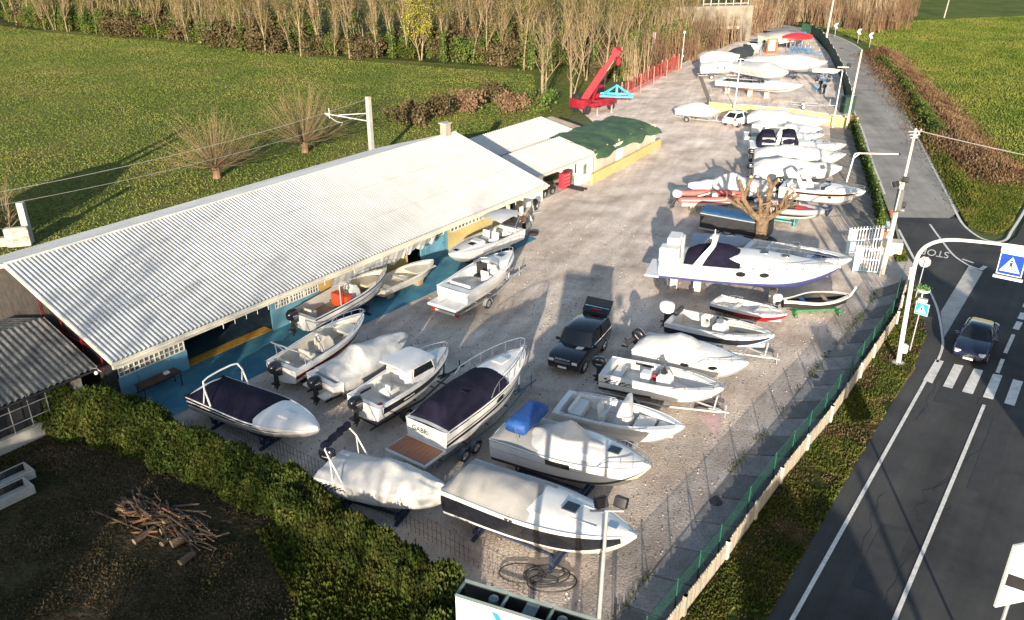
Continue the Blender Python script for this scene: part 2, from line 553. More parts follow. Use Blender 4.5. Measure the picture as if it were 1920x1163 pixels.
# apron painted blue along the shed front
apron = [B(0.2, -1.7), B(14.4, -1.8), B(20, -2.0), B(30.1, -1.75), B(33.2, -1.65), B(33.6, 0.4), B(32, 2.2), B(0.2, 2.2)]
sheet('blue_apron', apron, 0.02, BLUEP)
# strip of concrete slabs along the road fence
fl = [G(1280, 1152), G(1360, 1048), G(1461, 907), G(1555, 790), G(1679, 608), G(1702, 524)]
sl_l = [G(1156, 1162), G(1280, 1004), G(1380, 877), G(1444, 805), G(1551, 668), G(1629, 578), G(1645, 544)]
fd = (fl[0] - fl[1]).normalized()
fl = [fl[0] + fd * 9] + fl
sl_l = [sl_l[0] + fd * 7] + sl_l
mbs = MB()
tot = 22
def along(pl, t):
    ds = [0]
    for a, b in zip(pl, pl[1:]): ds.append(ds[-1] + (b - a).length)
    x = t * ds[-1]
    for i in range(len(pl) - 1):
        if x <= ds[i + 1] + 1e-6:
            k = (x - ds[i]) / (ds[i + 1] - ds[i])
            return pl[i].lerp(pl[i + 1], k)
    return pl[-1].copy()
slabs = [mat('slab_%s' % k, (c, c * .95, c * .9), 0.9, var=0.2, vscale=1.2, bump=0.02, bscale=10, fine=(14, 0.3), dirt=0.5) for k, c in (('a', .23), ('b', .16), ('c', .28))]  # slab greys darkened to stand in for the fence's shade on the path
for i in range(tot):
    a, b = i / tot + .0012, (i + 1) / tot - .0012
    q = [along(fl, a), along(fl, b), along(sl_l, b), along(sl_l, a)]
    z = 0.05 + 0.012 * N3(i * 3.3)
    mbs.prism([(p.x, p.y) for p in q], -0.05, z, slabs[(i * 7 + i // 3) % 3])
tag(mbs.build('concrete_path', smooth=0), kind='structure')

# roads
roadpoly = [G(1437, 1163), G(1602, 874), G(1662, 773), G(1712, 692), G(1736, 631), G(1729, 574), G(1705, 520), G(1694, 470), G(1676, 420)]
roadpoly += [G(1790, 418), G(1806, 440), G(1840, 462), G(1880, 462), G(1906, 444), G(1925, 405)]
rd = (G(1735, 715) - G(1485, 1163)).normalized()
far = G(1925, 405) + rd * 120
rt = Vector((rd.y, -rd.x, 0))
roadpoly += [far, far + rt * 16, G(1437, 1163) + rt * 13.5 - rd * 60, G(1437, 1163) - rd * 60]
sheet('main_road', roadpoly, 0.006, ASPH)
srL = [(1694, 470), (1684, 431), (1659, 365), (1635, 302), (1619, 251), (1598, 201), (1585, 161), (1572, 127), (1548, 94), (1515, 74), (1470, 62), (1400, 52)]
srR = [(1808, 424), (1792, 398), (1778, 369), (1746, 309), (1723, 264), (1709, 240), (1686, 188), (1659, 144), (1632, 107), (1602, 84), (1565, 67), (1528, 58), (1480, 49), (1420, 40)]
side = [G(*p) + Vector((-.3, -.3, 0)) for p in srL] + [G(*p) + Vector((.3, .1, 0)) for p in srR[::-1]]
sheet('side_road', side[:-1], 0.012, ASPHO)
patch = [G(1694, 470), G(1684, 431), G(1680, 408), G(1800, 410), G(1808, 424), G(1830, 446), G(1760, 490)]
sheet('asphalt_patch', patch, 0.02, ASPH)

def strip(mb, pts, wd, z, m, closed=False):
    pts = [Vector((p.x, p.y, 0)) for p in pts]
    rows = []
    for i, p in enumerate(pts):
        t = (pts[min(i + 1, len(pts) - 1)] - pts[max(i - 1, 0)]).normalized()
        nn = Vector((-t.y, t.x, 0)) * wd / 2
        rows.append([(p.x + nn.x, p.y + nn.y, z), (p.x - nn.x, p.y - nn.y, z)])
    mb.grid(rows, m)
def smoothline(pts, k=4):
    out = []
    n = len(pts)
    for i in range(n - 1):
        p0, p1, p2, p3 = pts[max(i - 1, 0)], pts[i], pts[i + 1], pts[min(i + 2, n - 1)]
        for j in range(k):
            t = j / k
            out.append(0.5 * ((2 * p1) + (p2 - p0) * t + (2 * p0 - 5 * p1 + 4 * p2 - p3) * t * t + (3 * p1 - p0 - 3 * p2 + p3) * t ** 3))
    return out + [pts[-1]]
mk = MB()
Z = 0.032
a = G(1485, 1163)
strip(mk, [a - rd * 40, a, G(1735, 715)], 0.16, Z, PAINT)
strip(mk, smoothline([G(*p) for p in ((1757, 680), (1767, 652), (1766, 625), (1757, 579), (1740, 540))]), 0.14, Z, PAINT)
a = G(1677, 1163)
strip(mk, [a - rd * 40, a, G(1845, 760)], 0.16, Z, PAINT)
zo = lambda x, y: G(1280 + x / 2.983, 390 + y / 2.983)
for q in (((1345, 965), (1395, 985), (1460, 860), (1415, 850)), ((1455, 1000), (1507, 1013), (1570, 885), (1519, 875)), ((1562, 1030), (1622, 1045), (1680, 912), (1628, 900)), ((1678, 1060), (1735, 1075), (1788, 940), (1735, 930)), ((1797, 1095), (1855, 1110), (1903, 975), (1848, 960)), ((1915, 1128), (1975, 1144), (2020, 1008), (1965, 994)), ((2035, 1160), (2095, 1176), (2137, 1040), (2083, 1027))):
    mk.face([(zo(*p).x, zo(*p).y, Z) for p in q], PAINT)
for (p, q) in (((1850, 710), (1803, 815)), ((1790, 848), (1760, 925)), ((1885, 640), (1862, 682)), ((1906, 590), (1888, 625)), ((1935, 520), (1914, 560))):
    strip(mk, [zo(*p), zo(*q)], 0.2 if p[0] < 1870 else .34, Z, PAINT)
z4 = lambda x, y: G(1620 + x / 4.153, 420 + y / 4.153)
mk.face([(p.x, p.y, Z) for p in (z4(595, 690), z4(625, 885), z4(925, 375), z4(815, 330))], WORN)
strip(mk, [z4(815, 327), z4(918, 364)], 0.16, Z + .004, PAINT)
strip(mk, [z4(905, 362), z4(945, 333)], 0.3, Z + .008, PAINT)
strip(mk, smoothline([z4(*p) for p in ((512, 5), (565, 80), (620, 152), (665, 212), (710, 258), (765, 296), (815, 327))]), 0.16, Z, PAINT)
strip(mk, [z4(765, 276), z4(852, 308)], 0.18, Z, PAINT)
strip(mk, [z4(268, 45), z4(392, 280)], 0.18, Z, PAINT)
edge = [(1709, 240), (1723, 264), (1746, 309), (1778, 369), (1792, 398), (1808, 424), (1837, 446), (1867, 454), (1887, 450), (1897, 434), (1920, 398), (1945, 350)]
strip(mk, smoothline([G(*p) for p in edge]), 0.2, Z, PAINT)
strip(mk, smoothline([G(*p) for p in srR[5:]]), 0.24, Z, PAINT)
strip(mk, smoothline([G(*p) for p in srL[2:]]), 0.2, Z, PAINT)
tag(mk.build('road_markings', smooth=0), kind='structure')
# STOP on the side road, read from the far side
st = bpy.data.objects.new('stop_lettering', text_mesh('STOP', 1.0, PAINT, 0.001))
COL.objects.link(st); st['kind'] = 'structure'
c = G(1753, 475); st.location = (c.x, c.y, Z)
dirn = (G(1776, 479) - G(1722, 470)); ang = math.atan2(dirn.y, dirn.x)
st.rotation_euler = (0, 0, ang + math.pi)
st.scale = (0.80, 2.0, 1)

# verges and far field
vp = [G(1437, 1163) - rd * 40, G(1437, 1163), G(1602, 874), G(1662, 773), G(1712, 692), G(1736, 631), G(1729, 574), G(1705, 522), G(1690, 548), G(1461, 907), G(1280, 1152), (0, 12), (-14, -10)]
sheet('verge', vp, 0.0, VERGE)
rf = [G(*p) + Vector((.35, 0, 0)) for p in srR[:12]] + [(70, 210), (140, 420), (420, 380), (260, 150), G(1925, 330), G(1900, 420), G(1880, 438), G(1850, 440)]
sheet('right_meadow', rf, -0.02, GRASSL)
sheet('timber_strip', [G(1556, 240), G(1596, 240), G(1612, 290), G(1644, 390), G(1650, 432), G(1612, 440), G(1580, 395), G(1560, 330)], .012, mat('grey_planks', (.24, .22, .19), .9, var=.25, vscale=1.5, bump=.03, bscale=8, fine=(9, .3), dirt=.5, streak=((R(102), .05, 3.5, .35),)))
dustm = mat('pale_dust', (0.46, 0.40, 0.34), 0.95, var=0.15, vscale=1, bump=0.02, bscale=10, fine=(12, .2))
sheet('gateway_gravel', [G(1655, 470), G(1690, 468), G(1716, 500), G(1700, 530), G(1660, 520)], 0.015, dustm)
# pole base dirt patches on verge, gravel shoulders
sheet('dirt_patch', [G(1655, 690), G(1690, 670), G(1718, 690), G(1690, 730), G(1640, 760), G(1622, 770)], 0.012, mat('bare_dirt', (0.17, 0.11, 0.07), 0.95, var=0.3, vscale=1.5, bump=0.05, bscale=8, fine=(10, .3)))
# upper terrace
TZ = 1.1
tl = [G(1327, 196, TZ), G(1400, 207, TZ), G(1470, 216, TZ), G(1585, 214, TZ)]
terr = [G(1335, 192, TZ), G(1480, 203, TZ), G(1590, 219, TZ), G(1578, 150, TZ), G(1553, 100, TZ), G(1520, 62, TZ), G(1420, 62, TZ), G(1330, 100, TZ), G(1312, 130, TZ)]
mt = MB()
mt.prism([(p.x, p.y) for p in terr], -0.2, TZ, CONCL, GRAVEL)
tag(mt.build('upper_terrace', smooth=0), kind='structure')

# ------------------------------------------------------------------ big shed
BANG = math.atan2(ua.y, ua.x)
def corr(mb, s0, s1, t0, z0, t1, z1, m, pitch=0.245, amp=0.035, th=0.0, fr=B):
    n = max(8, int((s1 - s0) / pitch * 6))
    r0, r1 = [], []
    for i in range(n + 1):
        s = s0 + (s1 - s0) * i / n
        d = amp * math.sin(2 * math.pi * s / pitch)
        r0.append(fr(s, t0, z0 + d)); r1.append(fr(s, t1, z1 + d))
    mid = [[a.lerp(b, k / 5) for a, b in zip(r0, r1)] for k in range(6)]
    for k in range(1, 5):
        for p in mid[k]:
            p.z += 0.015 * N3(p.x * .4, p.y * .4, k)
    mb.grid(mid, m)
ROOFW = mat('white_roof_sheet', (0.51, 0.515, 0.505), 0.55, var=0.05, vscale=0.35, dirt=0.22, fine=(.8, .06), streak=((BANG + R(90), .12, 2.2, .07),))
ROOFD = mat('old_fibre_cement', (0.17, 0.16, 0.145), 0.95, cols=[(0.08, 0.075, 0.07), (0.17, 0.16, 0.14), (0.23, 0.21, 0.18)], vscale=1.2, fine=(8, .35), dirt=0.4)
ROOFB = mat('brown_fibre_cement', (0.27, 0.22, 0.18), 0.9, var=0.2, vscale=1.2, fine=(8, .2), dirt=0.3)
BLUEW = mat('pale_blue_paint', (0.14, 0.33, 0.44), 0.6, var=0.08, vscale=0.8, dirt=0.2)
YELW = mat('ochre_wall', (0.62, 0.40, 0.12), 0.8, var=0.12, vscale=0.8, dirt=0.25)
YELP = mat('pale_yellow_wall', (0.58, 0.45, 0.19), 0.85, var=0.08, vscale=0.8, dirt=0.25)
CREAM = mat('cream_fascia', (0.66, 0.62, 0.50), 0.6, var=0.08, vscale=0.7, dirt=0.25)
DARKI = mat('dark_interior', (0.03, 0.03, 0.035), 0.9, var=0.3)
PANE = mat('window_pane', (0.10, 0.12, 0.11), 0.08, cols=[(0.05, 0.06, 0.06), (0.16, 0.17, 0.13), (0.30, 0.30, 0.24)], vscale=1.5, spec=0.7)
LEN = 36.9; HW = 9.4; EZ = 3.2; RZ = 6.0
bld = thing('boat_shed', 'long shed with white corrugated gable roof and pale blue front facing the yard', 'building', B(0, 0))
m = MB()
corr(m, 0, LEN, 0, EZ, HW + .05, RZ + .02, ROOFW, amp=.042)
roof = m.build('roof', bld, True, smooth=60)
m = MB(); corr(m, 0, LEN, 2 * HW, EZ, HW - .05, RZ, ROOFW, amp=.035)
m.build('rear_roof', bld, True, smooth=60)
m = MB()
for (t, z, dz) in ((HW, RZ + .05, 0),):
    m.tube([B(0, t, z), B(LEN, t, z)], .09, ROOFW, 6)
m.build('ridge_cap', roof, True)
m = MB()
m.box(B(LEN / 2, -.02, EZ - .2), (LEN + .1, .1, .34), CREAM, BANG)
m.tube([B(-.1, -.14, EZ - .14), B(LEN + .1, -.14, EZ - .14)], .09, CREAM, 8)
for sg in (0, LEN):
    for (t0, t1) in ((0, HW), (2 * HW, HW)):
        p, q = B(sg, t0, EZ - .08), B(sg, t1, RZ - .08)
        m.tube([p, q], .11, CREAM, 4)
m.build('fascia', bld, True)
m = MB()
for i in range(17):
    m.tube([B(6.2 + i * .75 if i < 7 else 11 + (i - 7) * 2.4, -.1, EZ - .3), B(6.2 + i * .75 if i < 7 else 11 + (i - 7) * 2.4, -.1, EZ - .62)], .018, WHT, 5)
split(m, 'gutter_drop', bld, True)
m = MB()
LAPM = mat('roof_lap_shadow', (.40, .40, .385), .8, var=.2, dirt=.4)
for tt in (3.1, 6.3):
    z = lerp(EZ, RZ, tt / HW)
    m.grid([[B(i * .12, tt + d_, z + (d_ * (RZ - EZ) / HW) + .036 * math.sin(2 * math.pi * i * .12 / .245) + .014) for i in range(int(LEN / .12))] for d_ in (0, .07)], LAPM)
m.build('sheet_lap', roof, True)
WT = 1.9
m = MB()
def wallp(s0, s1, z0, z1, mm, t=WT, th=.12):
    m.box(B((s0 + s1) / 2, t + th / 2, (z0 + z1) / 2), (s1 - s0, th, z1 - z0), mm, BANG)
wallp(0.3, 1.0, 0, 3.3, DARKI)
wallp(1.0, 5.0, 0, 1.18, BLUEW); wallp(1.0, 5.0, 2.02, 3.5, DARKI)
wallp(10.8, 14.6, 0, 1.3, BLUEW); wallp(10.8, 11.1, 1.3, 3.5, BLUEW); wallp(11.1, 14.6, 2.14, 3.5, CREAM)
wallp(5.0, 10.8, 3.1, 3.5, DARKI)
wallp(14.6, 22.6, 0, 3.5, YELW)
wallp(24.0, 26.9, 0, 1.58, BLUEW); wallp(24.0, 24.2, 1.58, 3.5, BLUEW); wallp(26.6, 26.9, 1.58, 3.5, BLUEW); wallp(24.2, 26.6, 2.22, 3.5, CREAM)
wallp(26.9, 33.2, 0, 1.48, YELP); wallp(26.9, 27.2, 1.48, 3.5, YELP); wallp(27.2, 33.2, 2.32, 3.5, CREAM)
wallp(22.6, 24.0, 2.6, 3.5, CREAM)
m.box(B(LEN / 2, 2 * HW - .6, 1.6), (LEN - .6, .15, 3.2), CREAM, BANG)
for sg in (.35, LEN - .3):
    poly = [B(sg, WT + .2, 0), B(sg, 2 * HW - .7, 0), B(sg, 2 * HW - .7, EZ - .05), B(sg, HW, RZ - .25), B(sg, WT + .2, EZ + .35)]
    m.face(poly, CREAM if sg > 1 else mat('shaded_board', (0.04, 0.034, 0.03), .9, var=.3, dirt=.3))  # left gable board colour darkened to stand in for shade
m.build('wall', bld, True)
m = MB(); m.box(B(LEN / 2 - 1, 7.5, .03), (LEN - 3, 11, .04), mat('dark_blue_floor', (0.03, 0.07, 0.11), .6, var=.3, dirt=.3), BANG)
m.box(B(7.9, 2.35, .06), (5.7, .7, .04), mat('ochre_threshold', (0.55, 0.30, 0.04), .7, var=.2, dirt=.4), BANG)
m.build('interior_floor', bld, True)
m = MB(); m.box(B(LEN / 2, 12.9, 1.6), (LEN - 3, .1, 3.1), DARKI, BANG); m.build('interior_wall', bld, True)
def window(s0, s1, z0, z1, nx, nz, t=WT):
    fr = MB(); pn = MB()
    pn.box(B((s0 + s1) / 2, t + .06, (z0 + z1) / 2), (s1 - s0, .02, z1 - z0), PANE, BANG)
    for i in range(nx + 1):
        fr.box(B(lerp(s0, s1, i / nx), t + .03, (z0 + z1) / 2), (.05, .07, z1 - z0), WHT, BANG)
    for i in range(nz + 1):
        fr.box(B((s0 + s1) / 2, t + .031, lerp(z0, z1, i / nz)), (s1 - s0, .066, .05), WHT, BANG)
    f = fr.build('window', bld, True); pn.build('pane', f, True)
window(1.1, 4.9, 1.2, 2.0, 13, 3)
for k in range(3): window(11.15 + k * 1.15, 12.2 + k * 1.15, 1.32, 2.12, 5, 3)
window(24.3, 26.5, 1.6, 2.2, 5, 2)
window(27.3, 33.1, 1.5, 2.3, 14, 2)
m = MB(); m.box(B(25.45, WT - .03, .78), (2.0, .05, 1.52), BLUEW, BANG)
for k in range(5): m.box(B(24.7 + k * .38, WT - .06, .78), (.02, .02, 1.5), mat('seam_blue', (.10, .30, .42), .6), BANG)
d = m.build('door', bld, True)
m = MB(); m.box(B(26.2, WT - .1, 1.05), (.12, .05, .05), STEEL, BANG); m.build('handle', d, True)
m = MB(); m.box(B(3.0, WT - .03, .6), (1.9, .05, 1.1), BLUEW, BANG); m.build('panel', bld, True)
# white awning sheets hanging from the eave
for (s0, s1, zb, nm) in ((14.6, 18.3, 1.3, 0), (18.35, 21.3, 1.5, 1), (21.35, 24.2, 1.75, 2)):
    m = MB(); rows = []
    for j in range(9):
        v = j / 8
        rows.append([B(lerp(s0, s1, i / 24), .35 + .7 * v + .05 * math.sin(i * 1.7 + nm) * v + .04 * N3(i * .5, j * .5, nm), lerp(EZ - .25, zb + .12 * math.sin(i * .6 + nm), v)) for i in range(25)])
    m.grid(rows, TARP)
    m.build('awning_sheet', bld, True)
ch = MB()
cp = B(LEN - 1.2, HW + .1, 0)
ch.box((cp.x, cp.y, 6.3), (.62, .62, 1.3), mat('plaster_stack', (.36, .30, .24), .9, var=.15, dirt=.4), BANG)
ch.box((cp.x, cp.y, 6.98), (.8, .8, .08), CONC, BANG)
ch.build('chimney', bld, True)
# red steel posts and braces in the open left gable
m = MB()
for t in (1.5, 3.2, 5.0, 7.0): m.box(B(.22, t, 2.6 + t * .13), (.06, .06, .9 + t * .2), RED, BANG)
m.box(B(.22, 4, 3.2), (.06, 5, .06), RED, BANG)
split(m, 'red_brace', bld, True)
m = MB(); m.face([B(-.3, .6, 2.6), B(-.3, 6.6, 3.6), B(-.3, 6.2, 3.0), B(-.3, 2.2, 2.35)], TARP); m.build('torn_sheet', bld, True)
# ------------------------------------------------------------------ workshop annexes beyond the shed
an = thing('workshop_annex', 'lower workshop with two white corrugated lean-to roofs past the far end of the long shed', 'building', B(LEN + 1, 3))
m = MB(); corr(m, LEN + .3, 49.9, 3.2, 2.5, 7.5, 3.4, ROOFW, pitch=.34, amp=.045); m.build('roof', an, True, smooth=60)
m = MB(); corr(m, LEN + .3, 55.0, 9.0, 2.85, 13.2, 3.65, ROOFW, pitch=.34, amp=.045); m.build('rear_roof', an, True, smooth=60)
m = MB(); corr(m, 50.4, 57.0, 8.0, 2.5, 13.3, 3.3, ROOFB, pitch=.25, amp=.03); m.build('brown_roof', an, True, smooth=60)
m = MB()
def wl(s0, s1, t, z0, z1, mm, th=.14): m.box(B((s0 + s1) / 2, t, (z0 + z1) / 2), (s1 - s0, th, z1 - z0), mm, BANG)
wl(37.0, 41.3, 3.5, 0, 2.42, WHT); wl(46.6, 49.5, 3.5, 0, 2.42, WHT); wl(41.3, 46.6, 3.5, 2.2, 2.42, CREAM)
wl(37.0, 49.6, 7.4, 0, 3.25, CREAM)
m.box(B(49.55, 5.45, 1.2), (.14, 3.8, 2.4), WHT, BANG)
wl(38, 54.8, 13.1, 0, 3.5, CREAM); wl(37.5, 54.8, 9.2, 0, 2.75, CREAM)
m.box(B(54.7, 11.1, 1.5), (.14, 3.8, 3.0), CREAM, BANG)
m.build('wall', an, True)
m = MB(); m.box(B(43.5, 3.1, 2.4), (12.7, .1, .18), CREAM, BANG); m.build('gutter', an, True)
m = MB()
for k in range(3): m.box(B(37.9 + k * 1.1, 3.38, 1.05), (1.0, .06, 2.0), WHT, BANG)
split(m, 'door', an, True)
m = MB(); m.box(B(48, 3.38, 1.3), (.5, .06, .9), PANE, BANG); m.build('window', an, True)
m = MB(); m.box(B(44, 5.5, .02), (5, 4, .03), CONC, BANG); m.build('floor', an, True)
# green tarpaulin lean-to
gl = thing('tarpaulin_lean_to', 'lean-to of pale panels draped with a green tarpaulin behind the yellow kerb wall', 'shelter', B(50, 4))
GT = mat('green_tarpaulin', (0.035, 0.09, 0.04), .75, cols=[(.025, .06, .03), (.04, .09, .042), (.07, .125, .06)], vscale=.7, bump=.03, bscale=3, dirt=.12)
m = MB(); rows = []
for i in range(30):
    s = lerp(49.3, 62.6, i / 29)
    row = []
    for j in range(16):
        v = j / 15
        t = lerp(2.9 - .35 * math.sin(i * .45) * (1 - v) + .012 * i, 8.4, v)
        z = 2.75 + .75 * v - .25 * (2 * v - 1) ** 2 + .16 * N3(i * .35, j * .4, 3) + .05 * math.sin(i * .9 + j * .3)
        if j == 0: z -= .45 + .15 * math.sin(i * .8)
        if i > 26: z -= (i - 26) * .1
        row.append(B(s, t, z))
    rows.append(row)
m.grid(rows, GT); m.build('tarpaulin', gl, True, smooth=70)
m = MB()
PANL = mat('corrugated_plastic_panel', (.50, .45, .37), .6, var=.15, vscale=1.0, stretch=(1, 1, .2), dirt=.3)
for i in range(9):
    m.box(B(50.2 + i * 1.4, 3.25 + i * .09, 1.25), (1.32, .05, 2.5), WHT if i in (3,) else PANL, BANG)
m.box(B(62.4, 6.0, 1.4), (.06, 4.4, 2.7), PANL, BANG)
split(m, 'panel', gl, True)
m = MB()
for i in range(6): m.box(B(49.6 + i * 2.5, 3.35 + i * .16, 1.4), (.12, .12, 2.8), WOOD, BANG)
split(m, 'post', gl, True)
lw = MB(); 
pts = [B(48.1, 2.7), B(56, 3.25), B(64.2, 4.05)]
for a, b in zip(pts, pts[1:]):
    d = b - a
    lw.box((a + b) / 2 + Vector((0, 0, .45)), (d.length, .2, .9), YELP, math.atan2(d.y, d.x))
tag(lw.build('kerb_wall', origin=tuple(B(48.1, 2.7))), 'low pale yellow wall running along the front of the green tarpaulin shelter', 'wall')
# barn at the left edge
BE = G(183, 688, 2.7)
def F(s, t, z=0.0):
    p = BE + ua * s + un * t
    return Vector((p.x, p.y, z))
barn = thing('old_barn', 'old barn with weathered dark corrugated roof cut off by the left edge', 'building', F(0, 0))
m = MB(); corr(m, -14, 0, 0, 2.7, 4.6, 4.1, ROOFD, pitch=.3, amp=.045, fr=F); m.build('roof', barn, True, smooth=60)
m = MB(); corr(m, -14, 0, 9.2, 2.7, 4.55, 4.08, ROOFD, pitch=.3, amp=.045, fr=F); m.build('rear_roof', barn, True, smooth=60)
m = MB()
STONE = mat('rough_stone', (.40, .37, .32), .95, cols=[(.2, .18, .15), (.42, .39, .33), (.55, .51, .45)], vscale=2.2, bump=.06, bscale=5)
m.box(F(-.9, .75, 1.3), (.5, .5, 2.6), STONE, BANG, bev=.1)
m.box(F(-7.5, 8.3, 1.3), (13, .3, 2.6), STONE, BANG); m.box(F(-.9, 4.6, 1.5), (.3, 7.2, 3.0), STONE, BANG)
m.box(F(-7, .7, .35), (11.6, .25, .7), CONC, BANG)
m.build('wall', barn, True)
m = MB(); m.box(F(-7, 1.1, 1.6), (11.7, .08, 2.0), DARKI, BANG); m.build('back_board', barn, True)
m = MB()
for i in range(14): m.tube([F(-12.6 + i * .85, .66, .7), F(-12.6 + i * .85, .66, 2.6)], .025, GALV, 4)
for z in (1.2, 1.9): m.tube([F(-12.8, .62, z), F(-1.1, .62, z)], .025, GALV, 4)
m.build('bar_grille', barn, True)
m = MB(); m.tube([F(-14, -.06, 2.6), F(.1, -.06, 2.6)], .06, BLKM, 6); m.ball(F(-.2, -.15, 2.5), .1, WHT); m.build('gutter', barn, True)
b2 = thing('low_outbuilding', 'low outbuilding roof with dark corrugated sheets beyond the old barn', 'building', F(-6, 12))
m = MB(); corr(m, -12, -2.5, 9.9, 2.2, 13, 3.0, ROOFD, pitch=.3, amp=.04, fr=F); m.build('roof', b2, True, smooth=60)
m = MB(); m.box(F(-7, 10.6, 1.0), (9, .2, 2.0), STONE, BANG); m.box(F(-7, 12.9, 1.4), (9, .2, 2.8), STONE, BANG); m.build('wall', b2, True)
# ------------------------------------------------------------------ boats
class Boat:
    """one boat: an Empty on the ground under the transom, x forward, y to port; dimensions from surveyed corners"""
    def __init__(s, name, label, sn, sf, bow, zs, zb, zk=.55, beam=None, L=None, group=None, cat='boat', full=.42, tumble=.80, stern=.93, gz=0.0, pw=2.3):
        a, b, c = G(*sn, zs), G(*sf, zs), G(*bow, zb)
        mid = (a + b) / 2
        d = c - mid; d.z = 0
        s.L = L or d.length
        s.B = beam or (a - b).length
        s.ang = math.atan2(d.y, d.x)
        s.zs, s.zb, s.zk = zs - gz, zb - gz, zk
        s.full, s.tum, s.st, s.pw = full, tumble, stern, pw
        s.root = thing(name, label, cat, (mid.x, mid.y, gz), s.ang, group)
        s.gz = gz
        s.loc = Vector((mid.x, mid.y, gz))
    def hb(s, t):
        h = s.B / 2
        if t < s.full: return h * lerp(s.st, 1, sstep(t / s.full) if s.full else 1)
        k = (t - s.full) / (1 - s.full)
        return h * max(0.012, max(0, 1 - min(k, 1) ** s.pw) ** .80)
    def sh(s, t): return lerp(s.zs, s.zb, max(t, 0) ** 1.5)
    def keel(s, t): return s.zk + (s.sh(1) - s.zk - .12) * (max(0, (t - .62)) / .38) ** 2.4
    def side(s, t, f, sg=1, out=0.0):
        """point on the hull side: f=0 chine, 1 gunwale"""
        t = min(max(t, 0), 1)
        zg = s.sh(t); zk = s.keel(t)
        zc = zk + (zg - zk) * lerp(.22, .38, t)
        yg = s.hb(t); yc = yg * lerp(s.tum + .08, s.tum - .22, t ** 1.5)
        y = lerp(yc, yg, f ** .85) + .05 * s.B / 2.5 * math.sin(math.pi * f) * (1 - t)
        return Vector((t * s.L, sg * (y + out), lerp(zc, zg, f)))
    def part(s, mb, name, parent=None, smooth=38):
        return mb.build(name, parent or s.root, smooth=smooth)
    def hull(s, side=GEL, bottom=ANTI, stripes=(), rub=None, n=30):
        """stripes: (f0, f1, t0, t1, material) bands along the side"""
        fs = sorted(set([0, .08, 1] + [f for st in stripes for f in st[:2]] + [.3, .55, .8]))
        ts = sorted(set([i / n for i in range(n + 1)] + [x for st in stripes for x in st[2:4]]))
        mb = MB(); rows = []
        for t in ts:
            r = []
            for sg in (1, -1):
                half = [s.side(t, f, sg) for f in fs[::-1]]
                c0 = s.side(t, 0, sg)
                kz = s.keel(t)
                half += [Vector((t * s.L, c0.y * .5, lerp(kz, c0.z, .42)))]
                if sg == 1: r += half + [Vector((t * s.L, 0, kz))]
                else: r += half[::-1]
            rows.append(r)
        nf = len(fs)
        def mf(a, c):
            tm = (ts[a] + ts[a + 1]) / 2
            tot = 2 * nf + 3
            if c >= tot - 1 - (nf - 1): k = tot - 2 - c
            elif c < nf - 1: k = c
            else: return bottom
            fm = (fs[::-1][k] + fs[::-1][k + 1]) / 2
            for (f0, f1, t0, t1, mm) in stripes:
                if f0 < fm < f1 and t0 < tm < t1: return mm
            return side
        mb.grid(rows, side, mf=mf)
        mb.face(rows[0][::-1], side)
        s.hullo = s.part(mb, 'hull')
        mb = MB()
        for sg in (1, -1): mb.tube([s.side(t, 1, sg, .005) for t in ts], .035, rub or side, 6)
        s.part(mb, 'rub_rail')
        return s
    def deck(s, m=GEL, cockpit=None, crown=.05, cuddy=None, sole=SOLE, n=44, inner=None):
        """cockpit=(t0,t1,depth,side_m,nose): open well; cuddy=(t0,t1,height,width): raised cabin top"""
        ts = [i / n for i in range(n + 1)]
        if cockpit:
            t0, t1 = cockpit[:2]
            ts = sorted(set(ts + [t0 - .004, t0 + .004, t1 - .004, t1 + .004]))
        ts = [t for t in ts if 0 <= t <= .995] + [.998]
        ins = inner or m
        rows = []; flags = []
        for t in ts:
            hb = s.hb(t); zz = s.sh(t)
            inn = cockpit and cockpit[0] < t < cockpit[1]
            if inn:
                k = (t - cockpit[0]) / (cockpit[1] - cockpit[0])
                nose = cockpit[4] if len(cockpit) > 4 else .3
                wi = max(.05, hb - cockpit[3])
                if k > 1 - nose: wi *= max(.05, 1 - ((k - 1 + nose) / nose) ** 2.4) ** .5
                zf = zz - cockpit[2]; zf = s.zs - cockpit[2] + (zz - s.zs) * .35
                half = [(hb, zz), (hb * .97, zz + .02), (wi + .02, zz + .035), (wi, zz + .02), (wi * .97, zf + .05), (wi * .94, zf), (wi * .5, zf), (0, zf)]
            else:
                def hz(v):
                    z = zz + crown * (1 - v * v)
                    if cuddy:
                        c0, c1, ch, cw = cuddy
                        e = sstep((t - c0) / .05) * sstep((c1 - t) / (c1 - c0) * 1.25)
                        q = abs(v) / cw
                        z += ch * e * (1 - sstep((q - .72) / .28)) * (1 - .12 * q * q)
                    return z
                cw = cuddy[3] if cuddy else .8
                half = [(hb * v, hz(v) if v < .999 else zz) for v in (1, .97, min(.95, cw * 1.02), cw * .9, cw * .78, cw * .6, cw * .3, 0)]
            rows.append([Vector((t * s.L, y, z)) for y, z in half] + [Vector((t * s.L, -y, z)) for y, z in half[-2::-1]])
            flags.append(inn)
        def mf(a, c):
            if flags[a] and flags[a + 1]:
                k = min(c, 13 - c)
                if k >= 5: return sole
                if k >= 3: return ins
            elif flags[a] or flags[a + 1]: return ins
            return m
        mb = MB(); mb.grid(rows, m, mf=mf)
        s.part(mb, 'deck', smooth=32)
        return s
